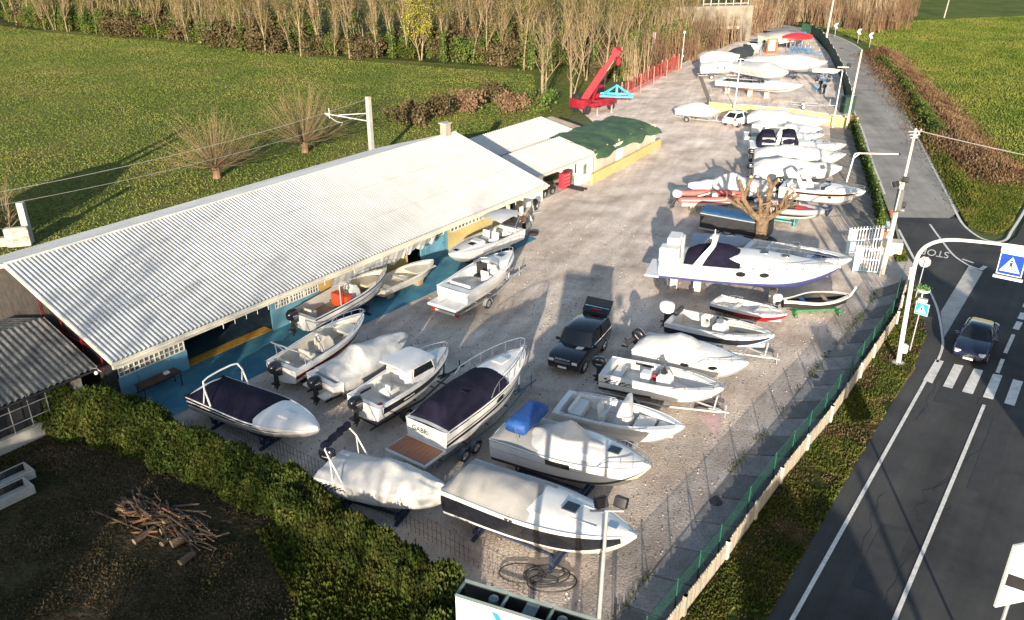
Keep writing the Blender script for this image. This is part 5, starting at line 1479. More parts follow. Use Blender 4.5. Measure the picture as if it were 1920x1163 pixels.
# ------------------------------------------------------------------ cars
def car(name, label, loc, ang, L, W, prof, gh, wheels, wr, paint, gz=0.0, trim=False):
    """prof: (x, low z, top z, half width); gh: (base front x, roof front x, roof rear x, base rear x, belt z, roof z, base half, roof half); x from the nose 0 back to -L"""
    r = thing(name, label, 'car', (loc[0], loc[1], gz), ang)
    mb = MB(); rows = []
    for (x, zl, zt, w) in prof:
        zm = lerp(zl, zt, .55)
        half = [(w * .80, zl), (w * .96, zl + .08), (w, zm), (w * .985, lerp(zm, zt, .6)), (w * .93, zt - .03), (w * .80, zt), (w * .4, zt + .025), (0, zt + .03)]
        rows.append([Vector((x, y, z)) for y, z in half] + [Vector((x, -y, z)) for y, z in half[-2::-1]])
    mb.grid(rows, paint); mb.face(rows[0][::-1], paint); mb.face(rows[-1], paint)
    mb.build('body', r, smooth=42)
    bf, rf_, rr, br, zb, zt, wb, wt = gh
    lo = [(bf - .0, 0), (bf - .12, .6), (bf - .35, 1), (lerp(bf, br, .5), 1.02), (br + .12, .98), (br, .75), (br - .03, 0)]
    hi = [(rf_, 0), (rf_ - .06, .7), (rf_ - .16, 1), (lerp(rf_, rr, .5), 1.02), (rr + .12, 1), (rr + .02, .75), (rr, 0)]
    ring = lambda pts, w, z: [Vector((x, y * w, z)) for x, y in pts] + [Vector((x, -y * w, z)) for x, y in pts[-2:0:-1]]
    A, Bq = ring(lo, wb, zb), ring(hi, wt, zt - .05)
    mb = MB(); mb.grid([A, [a.lerp(b, .5) + Vector((0, (b.y > 0) * .02 - (b.y < 0) * .02, .01)) for a, b in zip(A, Bq)], Bq], GLASS, closed=True)
    mb.build('window', r, smooth=50)
    mb = MB(); C_ = ring([(x * 1 + (lerp(rf_, rr, .5) - x) * .06, y) for x, y in hi], wt * .93, zt)
    mb.grid([Bq, C_], paint, closed=True)
    mb.face(C_, paint)
    mb.build('roof', r, smooth=50)
    mb = MB(); n = len(A)
    if trim:
        for sg in (0, 1): mb.tube([(A[i] if not sg else A[(n - i) % n]) + Vector((0, .02 - .04 * sg, .01)) for i in range(2, 5)], .018, CHROME, 5); mb.tube([A[2 if not sg else n - 2], Bq[2 if not sg else n - 2]], .03, CHROME, 5)  # belt strip is trim; pillar strip stands in for bright reflections
        mb.build('window_trim_glint', r); mb = MB()
    for k in (2, 3, 5, n - 5, n - 3, n - 2): mb.tube([A[k], Bq[k]], .045 if k in (2, n - 2) else .06, paint, 5)
    mb.tube([A[i] for i in range(1, 6)], .03, paint, 5); mb.tube([A[n - i] for i in range(1, 6)], .03, paint, 5)
    mb.build('pillar', r)
    for x in wheels:
        for sg in (1, -1): wheel(r, (x, sg * (W / 2 - .12), wr), wr, .24)
    for sg in (1, -1):
        mb = MB(); mb.box((bf - .45, sg * (wb + .18), zb + .08), (.14, .24, .17), paint, bev=.05); mb.build('mirror', r)
    return r
def plate(r, x, z, m=None):
    mb = MB(); mb.box((x, 0, z), (.02, .50, .11), mat('number_plate', (.75, .75, .72), .4, var=.03)); mb.build('number_plate', r)
BLKC = mat('black_car_paint', (.008, .009, .012), .12, var=.15, coat=.8)
NVC = mat('navy_car_paint', (.010, .014, .035), .12, var=.15, coat=.8)
WHC = mat('white_car_paint', (.78, .78, .77), .2, var=.02, coat=.6)
# black off roader with its tailgate up
w1, w2 = G(1093, 699), G(1131, 657)
hd = (w1 - w2); hd.z = 0; hd.normalize(); rt_ = Vector((hd.y, -hd.x, 0))
nose = w1 + hd * .85 + rt_ * (.88)
ca = math.atan2(hd.y, hd.x)
r = car('off_road_car', 'black off road car with its tailgate raised in the middle of the yard', nose, ca, 4.95, 2.0,
    [(0, .45, .80, .80), (-.06, .35, .98, .90), (-.3, .32, 1.10, .97), (-1.0, .30, 1.15, 1.0), (-1.55, .30, 1.17, 1.0), (-3.2, .30, 1.18, 1.0), (-4.6, .32, 1.16, .98), (-4.9, .38, 1.12, .95), (-4.97, .5, .9, .90)],
    (-1.40, -2.0, -4.62, -4.90, 1.14, 1.90, .95, .82), (-.88, -3.76), .38, BLKC, trim=True)
mb = MB()
for sg in (1, -1): mb.box((-.06, sg * .68, .86), (.12, .34, .17), LAMPG, bev=.04)
split(mb, 'headlight', r)
mb = MB(); mb.box((-.02, 0, .84), (.08, .95, .16), BLKM); 
for k in range(3): mb.box((.015, 0, .79 + k * .05), (.03, .95, .012), GALV)
mb.build('grille', r); plate(r, .03, .55)
M = Matrix(((0, .22, .97), (1, 0, 0), (0, .97, -.22))).to_4x4(); M.translation = Vector((-.03, 0, 1.035))
M = Matrix(((0, -.55, .83), (1, 0, 0), (0, .83, .55))).to_4x4(); M.translation = Vector((.005, 0, 1.0))
lettering('lettering', 'RANGE ROVER', .13, CHROME, r, M)
mb = MB(); mb.grid([[Vector((-4.55 - .95 * v * .75, y * .82, 1.89 + .62 * v)) for y in (-1, -.5, 0, .5, 1)] for v in (0, .33, .36, .66, 1)], BLKC)
mb.grid([[Vector((-4.55 - .95 * v * .75 - .03, y * .80, 1.85 + .62 * v)) for y in (-1, 0, 1)] for v in (0, 1)], BLKM)
tg = mb.build('tailgate', r)
mb = MB(); mb.box((-4.68, 0, 2.05), (.03, .62, .16), LRED, ry=.86); mb.build('rear_light', tg)
mb = MB(); mb.box((-4.79, 0, 2.16), (.02, 1.5, .05), mat('sky_blue_trim', (.12, .35, .55), .2), ry=.86); mb.build('trim', tg)
mb = MB(); mb.box((-1.32, .45, 1.20), (.3, .4, .02), WHT, rx=.1); mb.build('paper', r)
# navy saloon on the main road
c1, c2 = G(1812, 680), G(1845, 600)
va = math.atan2(-rd.y, -rd.x)
nose = G(1812, 683); 
r = car('saloon_car', 'dark blue saloon car driving towards the zebra crossing', nose, va, 4.6, 1.82,
    [(0, .35, .60, .62), (-.06, .26, .68, .76), (-.35, .22, .80, .87), (-.9, .20, .90, .90), (-1.35, .2, .96, .91), (-3.6, .2, .98, .91), (-4.3, .24, 1.0, .88), (-4.55, .32, .95, .80), (-4.6, .4, .8, .76)],
    (-1.25, -2.0, -3.55, -4.25, .95, 1.44, .82, .60), (-.85, -3.55), .32, NVC)
mb = MB()
for sg in (1, -1): mb.box((-.16, sg * .62, .66), (.30, .34, .15), LAMPG, bev=.05, rz=-sg * .3)
split(mb, 'headlight', r)
mb = MB(); mb.box((-.02, 0, .56), (.08, .50, .2), BLKM, bev=.03); mb.tube([(.03, -.24, .48), (.03, .24, .64)], .015, CHROME, 5)
mb.lathe((.03, 0, .56), [(.07, -.008), (.08, 0), (.07, .008)], CHROME, 12, 'X'); mb.build('grille', r); plate(r, .03, .36)
mb = MB(); mb.tube([(-.03, -.7, .5), (.0, 0, .44), (-.03, .7, .5)], .02, CHROME, 5); mb.build('bumper_trim', r)
# white hatchback
p = G(1371, 248); ha = math.atan2(*reversed((G(1385, 226) - G(1366, 247))[:2]))
pc = G(1350, 240); hd2 = Vector((math.cos(R(44)), math.sin(R(44)), 0))
r = car('hatchback_car', 'white hatchback parked below the yellow terrace wall', pc + hd2 * 4.3 + Vector((1.1, .3, 0)), R(44), 4.0, 1.75,
    [(0, .35, .60, .60), (-.08, .26, .70, .75), (-.5, .22, .85, .85), (-1.0, .2, .95, .87), (-3.4, .2, 1.0, .87), (-3.85, .25, 1.02, .85), (-3.98, .34, .95, .80), (-4.02, .45, .8, .78)],
    (-.95, -1.7, -3.35, -3.92, .98, 1.48, .80, .62), (-.8, -3.3), .31, WHC)
r.scale = (1.12, 1.12, 1.12); plate(r, -4.03, .62)
mb = MB()
for sg in (1, -1): mb.box((-3.97, sg * .72, .88), (.1, .2, .28), LRED, bev=.03)
split(mb, 'rear_light', r)
# dark blue van roof behind the big cruiser
vp_ = G(1318, 432); va2 = math.atan2(*reversed((G(1402, 448) - G(1318, 432))[:2]))
r = thing('canopied_trailer', 'dark trailer with a rounded blue canvas roof parked behind the largest cruiser', 'trailer', tuple(vp_), va2)
mb = MB(); mb.grid([[Vector((x, 1.0 * math.cos(a) * 1.0, 1.75 + .28 * math.sin(a) + .02 * N3(x, a))) for a in [math.pi * k / 12 for k in range(13)]] for x in [i * .35 for i in range(16)]], mat('blue_trailer_canvas', (.02, .075, .17), .55, var=.2, dirt=.2)); mb.build('canvas_roof', r, smooth=70)
mb = MB(); mb.box((2.6, 0, 1.15), (5.2, 1.9, 1.15), BLKM); mb.box((2.6, 0, .5), (5.3, 1.95, .12), GALV); mb.build('body', r)
mb = MB(); mb.tube([(0, -1.0, 1.72), (5.25, -1.0, 1.72)], .05, GALV, 6); mb.build('rail', r)
for x in (1.8, 2.7):
    for sg in (1, -1): wheel(r, (x, sg * .9, .3), .3, .2)

# ------------------------------------------------------------------ crane
cb = G(1112, 208)
r = thing('mobile_crane', 'red mobile crane with its jib raised over the green tarpaulin roof', 'crane', tuple(cb), R(40))
mb = MB(); mb.box((0, 0, 1.0), (6.2, 2.3, .5), RED, bev=.08); mb.box((-2.3, 0, 1.5), (1.6, 2.2, .7), RED, bev=.08); mb.box((1.2, 0, 1.35), (3.4, 2.1, .3), RED, bev=.06); mb.build('chassis', r)
mb = MB(); mb.box((1.2, .55, 2.2), (1.7, 1.0, 1.5), RED, bev=.12); cbn = mb.build('cab', r)
mb = MB(); mb.box((1.2, .03, 2.4), (1.3, .04, .7), GLASS); mb.box((2.07, .55, 2.4), (.04, .75, .7), GLASS); mb.build('cab_window', cbn)
mb = MB(); mb.box((-2.6, .3, 2.0), (.9, 1.1, .7), BLKM, bev=.1); mb.box((2.9, -.4, 1.6), (.5, .8, .5), BLKM, bev=.05); mb.build('engine', r)
bs = Vector((-1.9, -.3, 1.7)); 
def w2l(o, p): return Matrix.Rotation(-o.rotation_euler.z, 3, 'Z') @ (p - o.location)
# jib tip: seen at (1160, 92); the jib leans to the right and a little towards the camera
tipw = None
for z in np.arange(6, 14, .02):
    q = G(1158, 95, z)
    bw = cb + Matrix.Rotation(R(40), 3, 'Z') @ bs
    if tipw is None or abs((q - bw).dot(Vector((.35, .94, 0)))) < tipw[0]: tipw = (abs((q - bw).dot(Vector((.35, .94, 0)))), q)
tip = w2l(r, tipw[1])
dj = (tip - bs).normalized()
def beam(mb, a, b, w, h, m):
    a, b = Vector(a), Vector(b); d = (b - a).normalized(); sx = d.cross(Vector((0, 0, 1))).normalized(); up = sx.cross(d)
    rows = [[p + sx * w * i / 2 + up * h * j / 2 for i, j in ((1, 1), (-1, 1), (-1, -1), (1, -1))] for p in (a, b)]
    mb.grid(rows, m, closed=True); mb.face(rows[0], m); mb.face(rows[1][::-1], m)
mb = MB(); beam(mb, bs, lerp(bs, tip, .62), .75, .85, RED); beam(mb, lerp(bs, tip, .6), lerp(bs, tip, .97), .55, .62, RED); jb = mb.build('jib', r)
mb = MB(); beam(mb, lerp(bs, tip, .93), tip + dj * .2, .8, 1.0, RED); mb.tube([tip + Vector((0, -.3, .1)), tip + Vector((0, .3, .1))], .35, RED, 10); mb.build('jib_head', jb)
mb = MB(); mb.tube([lerp(bs, tip, .1) + Vector((0, 0, -.6)), lerp(bs, tip, .90) + Vector((0, 0, -.55))], .04, CUSH, 6); mb.build('hose', jb)
mb = MB(); mb.tube([(-.4, -.3, 1.5), lerp(Vector((-.4, -.3, 1.5)), lerp(bs, tip, .5), .6)], .2, RED, 8); mb.tube([lerp(Vector((-.4, -.3, 1.5)), lerp(bs, tip, .5), .55), lerp(bs, tip, .5)], .12, CHROME, 8); mb.build('ram', r)
hk = tip + dj * .3 + Vector((0, 0, -.3))
mb = MB(); mb.tube([hk, hk + Vector((0, 0, -1.5))], .04, BLKM, 5); mb.box(hk + Vector((0, 0, -1.2)), (.5, .5, 1.0), RED, bev=.15); mb.tube([hk + Vector((0, 0, -1.6)), hk + Vector((0, 0, -3.6))], .05, BLKM, 5); mb.build('hook_block', r)
for x in (-2.2, 2.1):
    for sg in (1, -1): wheel(r, (x, sg * 1.05, .55), .55, .4, BLKM)
mb = MB()
for x in (-1.2, 1.3):
    for sg in (1, -1): mb.box((x, sg * 1.5, .9), (.25, 1.0, .25), RED); mb.box((x, sg * 1.95, .45), (.15, .15, .9), GALV); mb.lathe((x, sg * 1.95, 0), [(.25, 0), (.25, .06)], GALV, 10)
mb.build('outrigger', r)
CY = mat('cyan_spreader', (.05, .50, .68), .45, var=.1)
hw_ = r.location + Matrix.Rotation(R(40), 3, 'Z') @ (hk + Vector((0, 0, -3.6)))
sp_ = thing('lifting_spreader', 'bright cyan steel spreader frame hanging from the crane hook', 'spreader', tuple(hw_), R(-8))
mb = MB()
for k in ((-1.5, -.9), (1.5, -.9), (1.5, .9), (-1.5, .9)): mb.tube([(0, 0, -.4), (k[0] * 1.05, k[1], -1.5)], .06, CY, 5)
for a, c in (((-2.0, -.9), (2.0, -.9)), ((-2.0, .9), (2.0, .9)), ((-1.5, -.9), (-1.5, .9)), ((1.5, -.9), (1.5, .9)), ((0, -.9), (0, .9))): beam(mb, (*a, -1.6), (*c, -1.6), .16, .2, CY)
mb.box((0, 0, -.95), (.25, .25, 1.2), CY); mb.build('frame', sp_)

# ------------------------------------------------------------------ fences, gates, poles, signs
fence = thing('concrete_fence', 'low fence of rough precast concrete pickets along the main road', 'fence', tuple(fl[1]))
mb = MB(); mc = MB(); k = 0
segs = list(zip(fl, fl[1:]))
PK = [mat('picket_%s' % n_, c_, .95, var=.12, vscale=2, bump=.02, bscale=12, dirt=.35) for n_, c_ in (('a', (.40, .35, .27)), ('b', (.33, .29, .23)), ('c', (.45, .39, .30)))]
tops = MB()
for a, c in segs:
    d = c - a; n_ = max(1, int(d.length / .155)); an_ = math.atan2(d.y, d.x)
    for i in range(n_):
        p = a + d * ((i + .5) / n_); h = .80 + .05 * N3(k * .37) + .06 * (k % 3 == 0) * random.random()
        rk = random.uniform(-.03, .03)
        mb.box((p.x, p.y, h / 2 - .05), (.135, .06, h), PK[(k // 9 + k) % 3], an_ + rk * .5, rk)
        mb.box((p.x, p.y, h - .04), (.09, .055, .10), PK[(k // 9) % 3], an_, rk)
        k += 1
    m_ = int(d.length / 2.5)
    for i in range(m_ + 1):
        p = a + d * (i / max(1, m_)); mc.box((p.x + .03, p.y - .03, .45), (.16, .14, .95), CONCL, an_)
mb.build('picket_panel', fence, True, smooth=0); split(mc, 'post', fence, True, smooth=0)
GMESH = mat('green_fence_mesh', (.008, .075, .045), .6, var=.2)
nt_ = GMESH.node_tree; bs_ = nt_.nodes['Principled BSDF']
uvn = nt_.nodes.new('ShaderNodeTexCoord'); wv = nt_.nodes.new('ShaderNodeTexChecker'); wv.inputs['Scale'].default_value = 18
wn = nt_.nodes.new('ShaderNodeTexNoise'); wn.inputs['Scale'].default_value = 25; mrn = nt_.nodes.new('ShaderNodeMapRange')
nt_.links.new(uvn.outputs['Object'], wn.inputs['Vector']); nt_.links.new(wn.outputs['Fac'], mrn.inputs[0])
mrn.inputs['From Min'].default_value = .35; mrn.inputs['From Max'].default_value = .65; mrn.inputs['To Min'].default_value = .18; mrn.inputs['To Max'].default_value = .62
nt_.links.new(mrn.outputs[0], bs_.inputs['Alpha'])
inn = []
for i, p in enumerate(fl):
    a = fl[max(0, i - 1)]; c = fl[min(len(fl) - 1, i + 1)]; d = (c - a).normalized(); inn.append(p + Vector((-d.y, d.x, 0)) * .32)
gf = thing('mesh_fence', 'green wire mesh fence with slanted stays just inside the concrete pickets', 'fence', tuple(inn[1]))
mb = MB(); mp = MB(); k = 0
GP = mat('green_post', (.01, .09, .055), .5, var=.1)
for a, c in zip(inn, inn[1:]):
    d = c - a; n_ = max(1, int(round(d.length / 2.4)))
    rows = [[a + d * (i / n_) + Vector((0, 0, z)) + Vector((.03 * N3(i, z, k), 0, 0)) for i in range(n_ + 1)] for z in (.12, .7, 1.45)]
    mb.grid(rows, GMESH)
    for i in range(n_):
        p = a + d * (i / n_); mp.tube([p, p + Vector((0, 0, 1.55))], .03, GP, 5); k += 1
        if k % 2 == 0: mp.tube([p + d.normalized() * .9, p + Vector((0, 0, 1.35))], .025, GP, 5)
    for z in (.12, 1.45): mp.tube([a + Vector((0, 0, z)), c + Vector((0, 0, z))], .012, GP, 4)
mb.build('mesh', gf, True); split(mp, 'post', gf, True)

# fence between yard and side road, hedge greenery climbing on it
def fenceline(name, label, pts, h, m, z0=0.0, step=2.5, posts=GALV, cat='fence'):
    o = thing(name, label, cat, tuple(pts[0] + Vector((0, 0, z0))))
    mb, mp = MB(), MB()
    for a, c in zip(pts, pts[1:]):
        d = c - a; n_ = max(2, int(d.length / (step / 3)))
        mb.grid([[a + d * (i / n_) + Vector((.06 * N3(i * .7, z * 2), 0, z0 + z * (1 + .04 * math.sin(i)))) for i in range(n_ + 1)] for z in (0, h * .5, h)], m)
        for i in range(int(d.length / step) + 1):
            p = a + d.normalized() * step * i; mp.tube([p + Vector((.05, 0, z0)), p + Vector((.05, 0, z0 + h + .1))], .04, posts, 5)
    mb.build('screen', o, True, smooth=60); split(mp, 'post', o, True)
    return o
DGREEN = mat('dark_green_screen', (.012, .055, .035), .8, cols=[(.008, .035, .024), (.016, .075, .045)], vscale=.8, bump=.03, bscale=3, dirt=.15)
fenceline('road_screen', 'tall dark green fabric screen between the terrace and the side road', [G(*p) for p in ((1593, 226), (1584, 190), (1574, 160), (1562, 132), (1549, 108), (1536, 88), (1518, 76), (1500, 74))], 2.9, DGREEN, 0)
yf = [G(*p) for p in ((1599, 238), (1608, 275), (1626, 330), (1640, 380), (1650, 428))]
fenceline('yard_fence', 'green mesh fence overgrown with ivy along the side road verge', yf, 1.3, GMESH, posts=GP)
wp = thing('terrace_wall', 'yellow retaining wall at the front edge of the upper terrace', 'wall', tuple(G(1327, 208)))
mb = MB()
tp_ = [G(1330, 191, TZ), G(1400, 199, TZ), G(1480, 206, TZ), G(1592, 222, TZ)]
for a, c in zip(tp_, tp_[1:]):
    d = c - a; mb.box(((a.x + c.x) / 2, (a.y + c.y) / 2 - .15, .52), (d.length + .05, .25, 1.25), YELW if False else YELP, math.atan2(d.y, d.x))
d = tp_[-1]; mb.box((d.x + .6, d.y + 2.4, .55), (.3, 5, 1.3), YELW, R(8))
mb.build('wall', wp, True)
mb = MB()
for a, c in zip(tp_, tp_[1:]):
    for i in range(4):
        p = a.lerp(c, i / 4); mb.tube([(p.x, p.y, TZ), (p.x + .1, p.y, TZ + 1.6)], .02, GALV, 4)
    for z in (.5, 1.5): mb.tube([(a.x, a.y, TZ + z), (c.x, c.y, TZ + z)], .008, GALV, 3)
mb.build('wire_rail', wp, True)
gcab = MB(); p = G(1587, 212, TZ); gcab.box((0, 0, .95), (1.3, 1.1, 1.9), DGREEN, .2, bev=.04); gcab.box((0, 0, 1.93), (1.4, 1.2, .06), DGREEN, .2)
o_ = gcab.build('green_shed'); o_.location = p; tag(o_, 'narrow dark green cabin at the road end of the yellow terrace wall', 'cabin')
# red mesh fence on the left of the yard
RM = mat('red_netting', (.42, .06, .06), .8, var=.2)
rf_ = thing('red_mesh_fence', 'sagging red mesh fence panels between the scrub and the pale yard', 'fence', tuple(G(1160, 190)))
mb = MB(); mp = MB()
pts = [G(*p) for p in ((1165, 192), (1190, 175), (1215, 160), (1240, 146), (1262, 134), (1278, 127))]
for a, c in zip(pts, pts[1:]):
    d = c - a
    for i in range(9):
        p = a + d * (i / 9); lean = .25 * N3(p.x, p.y); mb.tube([p, p + Vector((lean, 0, 2.3 + .5 * N3(i * .7, p.x)))], .035, RM, 4)
    for z in (.4, 1.2, 2.0): mb.tube([a + Vector((0, 0, z)), c + Vector((0, 0, z + .1 * N3(p.x)))], .03, RM, 4)
    for zz in (0, 1): mp.tube([a + Vector((zz * .8, .2, 0)), a + Vector((zz * .8, .2, 2.6))], .06, mat('rosy_post', (.5, .25, .2), .8, var=.15), 5)
mb.build('netting', rf_, True); split(mp, 'post', rf_, True)
# white steel gate leaves
LBLU = mat('pale_blue_steel', (.50, .68, .72), .5, var=.06, dirt=.12)
def gate(name, label, pa, pb, h, n):
    a, c = G(*pa), G(*pb); d = c - a; o = thing(name, label, 'gate', tuple(a), math.atan2(d.y, d.x)); ln = d.length
    mb = MB()
    for z in (.12, h * .52, h - .12): mb.box((ln / 2, 0, z), (ln, .05, .07), LBLU)
    for x in (0, ln): mb.box((x, 0, h / 2 + .03), (.1, .07, h), LBLU)
    mb.build('frame', o); mb = MB()
    for i in range(n): mb.box(((i + .5) * ln / n, 0, h / 2 + .08), (.05, .04, h), WHT)
    split(mb, 'bar', o); mb = MB(); mb.box((ln * .14, -.02, h * .5), (ln * .2, .02, h * .85), LBLU); mb.build('panel', o)
gate('gate_leaf', 'rear leaf of the pale blue steel gate, standing open', (1586, 477), (1648, 472), 2.0, 11)
gate('gate_leaf', 'front leaf of the pale blue steel gate, nearer the road fence', (1599, 509), (1652, 514), 1.9, 10)
# gate pier with planters and a painted panel
gp = thing('gate_pier', 'cream gate wall block with a white letterbox panel beside the gate', 'wall', tuple(G(1668, 475)), R(-20))
mb = MB(); mb.box((0, 0, .5), (1.5, 1.0, 1.0), CONCL, bev=.03); mb.box((-.3, 1.6, .8), (.25, 2.0, 1.6), WHT); mb.build('wall', gp)
mb = MB(); mb.tube([(-.46, 1.3 + .3 * math.cos(a), 1.05 + .35 * math.sin(a)) for a in [i * math.pi / 8 for i in range(12)]], .05, BLKM, 5); mb.build('emblem', gp)
pot = MAT = mat('terracotta', (.36, .11, .06), .85, var=.15)
for i, (px, py, z_) in enumerate(((1656, 444, 1.0), (1674, 408, 1.0))):
    o_ = MB(); o_.lathe((0, 0, 0), [(.22, 0), (.32, .4), (.36, .42), (.36, .5), (.28, .5), (.26, .42)], pot, 14); o_ = o_.build('flower_pot')
    o_.location = G(px, py, 1.0); tag(o_, ('terracotta pot on the cream gate wall next to the gate bars', 'terracotta pot behind the letterbox panel by the road')[i], 'flower pot')
o_ = MB(); o_.lathe((0, 0, 0), [(.28, 0), (.5, .6), (.55, .62), (.5, .66), (.4, .62)], BLKM, 16); o_ = o_.build('planter'); o_.location = G(1666, 462); tag(o_, 'round dark planter against the cream gate wall', 'planter')
tp = MB(); tp.lathe((0, 0, 0), [(1.1, 0), (1.2, .5), (1.25, .55), (1.05, .55)], BLKM, 18); tp = tp.build('planter_ring'); tp.location = G(1423, 462); tag(tp, 'round black planter ring at the foot of the bare pollarded tree', 'planter')
def pole(name, label, base, h, r0, r1, m, lean=0.0, cat='pole', group=None):
    o = thing(name, label, cat, tuple(base), 0, group); mb = MB()
    mb.tube([(0, 0, 0), (lean * .5, 0, h * .5), (lean, 0, h)], [r0, (r0 + r1) / 2, r1], m, 10); mb.build('shaft', o); return o
def flood(o, c, d, m=BLKM):
    mb = MB(); c = Vector(c); mb.box(c, (.28, .42, .36), m, d, .5, bev=.06); f = mb.build('floodlight', o)
    mb = MB(); mb.box(c + Matrix.Rotation(d, 3, 'Z') @ Vector((.14, 0, -.05)), (.03, .34, .26), LAMPG, d, .5); mb.build('lens', f)
# floodlight mast nearest the camera
fb = G(1118, 1235)
o_ = pole('floodlight_mast', 'grey mast with a crossbar and two floodlights nearest the camera', fb, 6.3, .085, .06, GALV, .06, 'floodlight mast')
mb = MB(); mb.box((.06, 0, 6.25), (1.05, .06, .06), GALV); mb.build('crossbar', o_); flood(o_, (-.12, .1, 6.5), R(110)); flood(o_, (.5, .1, 6.5), R(60))
fb = G(1152, 1163); o_ = MB(); o_.tube([(0, 0, 0), (0, 0, 1.0)], .05, BLKM, 8); o_.ball((0, 0, 1.02), .055, BLKM, 5); o_ = o_.build('bollard'); o_.location = fb; tag(o_, 'slim black post standing in the gravel at the bottom of the yard', 'post')
# utility poles along the road
o1 = pole('utility_pole', 'tall concrete utility pole by the gate with junction boxes', G(1655, 514), 10.2, .13, .08, CONCL, .25, 'utility pole')
mb = MB(); mb.box((.05, -.1, 5.4), (.35, .3, 1.5), mat('grey_junction_box', (.12, .12, .12), .6)); mb.box((.0, .15, 5.0), (.12, .12, 3.6), CONCL); mb.build('junction_box', o1)
mb = MB()
for k in range(3): mb.box((.25, 0, 10.0 - k * .2), (.9 - k * .2, .06, .06), GALV); mb.lathe((.25 + .35 - k * .1, 0, 10.05 - k * .2), [(.05, 0), (.06, .1), (.03, .14)], GALV, 8)
split(mb, 'crossarm', o1)
o2 = pole('utility_pole', 'plain concrete utility pole at the terrace corner beside the side road', G(1586, 243), 8.9, .13, .09, CONCL, .3, 'utility pole')
o3 = pole('utility_pole', 'concrete utility pole cut off by the top edge behind the dark green screen', G(1546, 90), 10.5, .18, .12, CONCL, .4, 'utility pole')
o4 = pole('utility_pole', 'leaning timber utility pole standing in the far right meadow', G(1770, 34), 9, .16, .10, mat('grey_timber', (.38, .34, .27), .9, var=.15), .7, 'utility pole')
# tall lamp posts at the gate
for i, (bx, by, h, fl_) in enumerate(((1649, 518, 6.6, ((-.35, 6.6, 120), (.25, 6.9, 60))), (1657, 512, 4.9, ((.25, 4.9, 60),)))):
    o_ = pole('floodlight_mast', ('taller steel floodlight mast beside the gate with two lamps', 'shorter steel floodlight mast beside the gate with one lamp and a camera')[i], G(bx, by) + Vector((0, .25 * i, 0)), h, .075, .055, GALV, .25, 'floodlight mast')
    for (x, z, d) in fl_: flood(o_, (x + .2, 0, z), R(d))
    if i == 1: mb = MB(); mb.box((.45, -.1, 4.5), (.3, .16, .16), WHT, bev=.04); mb.build('camera_housing', o_)
o_ = pole('floodlight_mast', 'thin white mast with a crossbar on the edge of the upper terrace', G(1377, 203, TZ), 5.9, .07, .05, WHT, .1, 'floodlight mast'); mb = MB(); mb.box((.1, 0, 5.8), (1.2, .06, .06), WHT); mb.box((-.4, 0, 5.95), (.3, .3, .3), WHT, bev=.05); mb.box((.6, 0, 5.95), (.3, .3, .3), BLKM, bev=.05); split(mb, 'lamp', o_)
o_ = pole('floodlight_mast', 'white mast with a black floodlight at the road end of the terrace wall', G(1561, 240), 7.0, .07, .05, WHT, .1, 'floodlight mast'); mb = MB(); mb.box((.1, 0, 6.9), (1.3, .06, .06), WHT); mb.build('crossbar', o_); flood(o_, (.7, 0, 7.1), R(60)); flood(o_, (.1, -.1, 6.6), R(200))
o_ = pole('street_lamp', 'white globe lamp post behind the red mesh fence', G(1277, 128), 5.4, .05, .04, WHT, .1, 'lamp post'); mb = MB(); mb.ball((.1, 0, 5.5), .22, WHT, 7); mb.build('globe', o_); mb = MB(); mb.ball((.12, -.1, 1.9), .14, WHT, 6); mb.build('junction_box', o_)
o_ = pole('street_lamp', 'twin grey metal post standing in the scrub left of the globe lamp', G(1221, 128), 5.5, .12, .12, GALV, 0, 'post'); mb = MB(); mb.tube([(.3, 0, 0), (.3, 0, 5.5)], .12, GALV, 8); mb.build('second_shaft', o_)
# angled yard lamp
lb = G(1587, 342)
o_ = pole('yard_lamp', 'white right angled yard lamp with a long bent arm over the road fence', lb, 2.6, .07, .07, WHT, .3, 'lamp post'); mb = MB(); mb.tube([(.3, 0, 2.55), (.36, 0, 2.72), (.6, 0, 2.75), (4.2, -.3, 2.75)], .06, WHT, 8); mb.tube([(.3, 0, 2.3), (.8, 0, 2.75)], .04, WHT, 6); mb.build('arm', o_); mb = MB(); mb.lathe((4.3, -.3, 2.75), [(.08, -.12), (.13, 0), (.05, .12)], BLKM, 10, 'X'); mb.build('lamp_head', o_)
# arched gantry with the crossing sign
gb = G(1684, 681); 
o_ = thing('crossing_gantry', 'tall white arched pole reaching over the road with the crossing sign', 'gantry', tuple(gb))
ov = {}
GZ = 6.3
pts = []
for (px, py, z) in ((1684, 681, 0), (1694, 620, 2.0), (1705, 555, 3.9), (1713, 505, 5.2)):
    p = G(px, py, z); pts.append(Vector((gb.x + .06 * z, gb.y + .02 * z, z)))
armx = [(1722, 478, 5.75), (1738, 461, 6.1), (1762, 452, 6.3), (1790, 450, 6.38), (1840, 454, 6.42), (1900, 461, 6.46), (1960, 470, 6.5)]
vd = Vector((rt.x, rt.y, 0))
def onplane(px, py):
    """point of the vertical plane through the gantry base square to the road"""
    c0 = Vector((0, 0, CAM_H)); d = G(px, py) - c0; nn = Vector((rd.x, rd.y, 0))
    return c0 + d * ((gb - c0).dot(nn) / d.dot(nn))
arm = [onplane(px, py) for (px, py, z) in armx]
pts = [Vector((gb.x, gb.y, 0))] + [onplane(px, py) for (px, py) in ((1694, 620), (1705, 555), (1713, 508))]
mb = MB(); mb.tube([p - gb for p in smoothline(pts + arm, 4)], [.13 - .0015 * i for i in range(4 * (len(pts + arm) - 1) + 1)], WHT, 12); mb.build('pole', o_)
mb = MB(); mb.lathe((0, 0, 0), [(.35, 0), (.35, .06), (.2, .1)], CONC, 12); mb.build('base', o_)
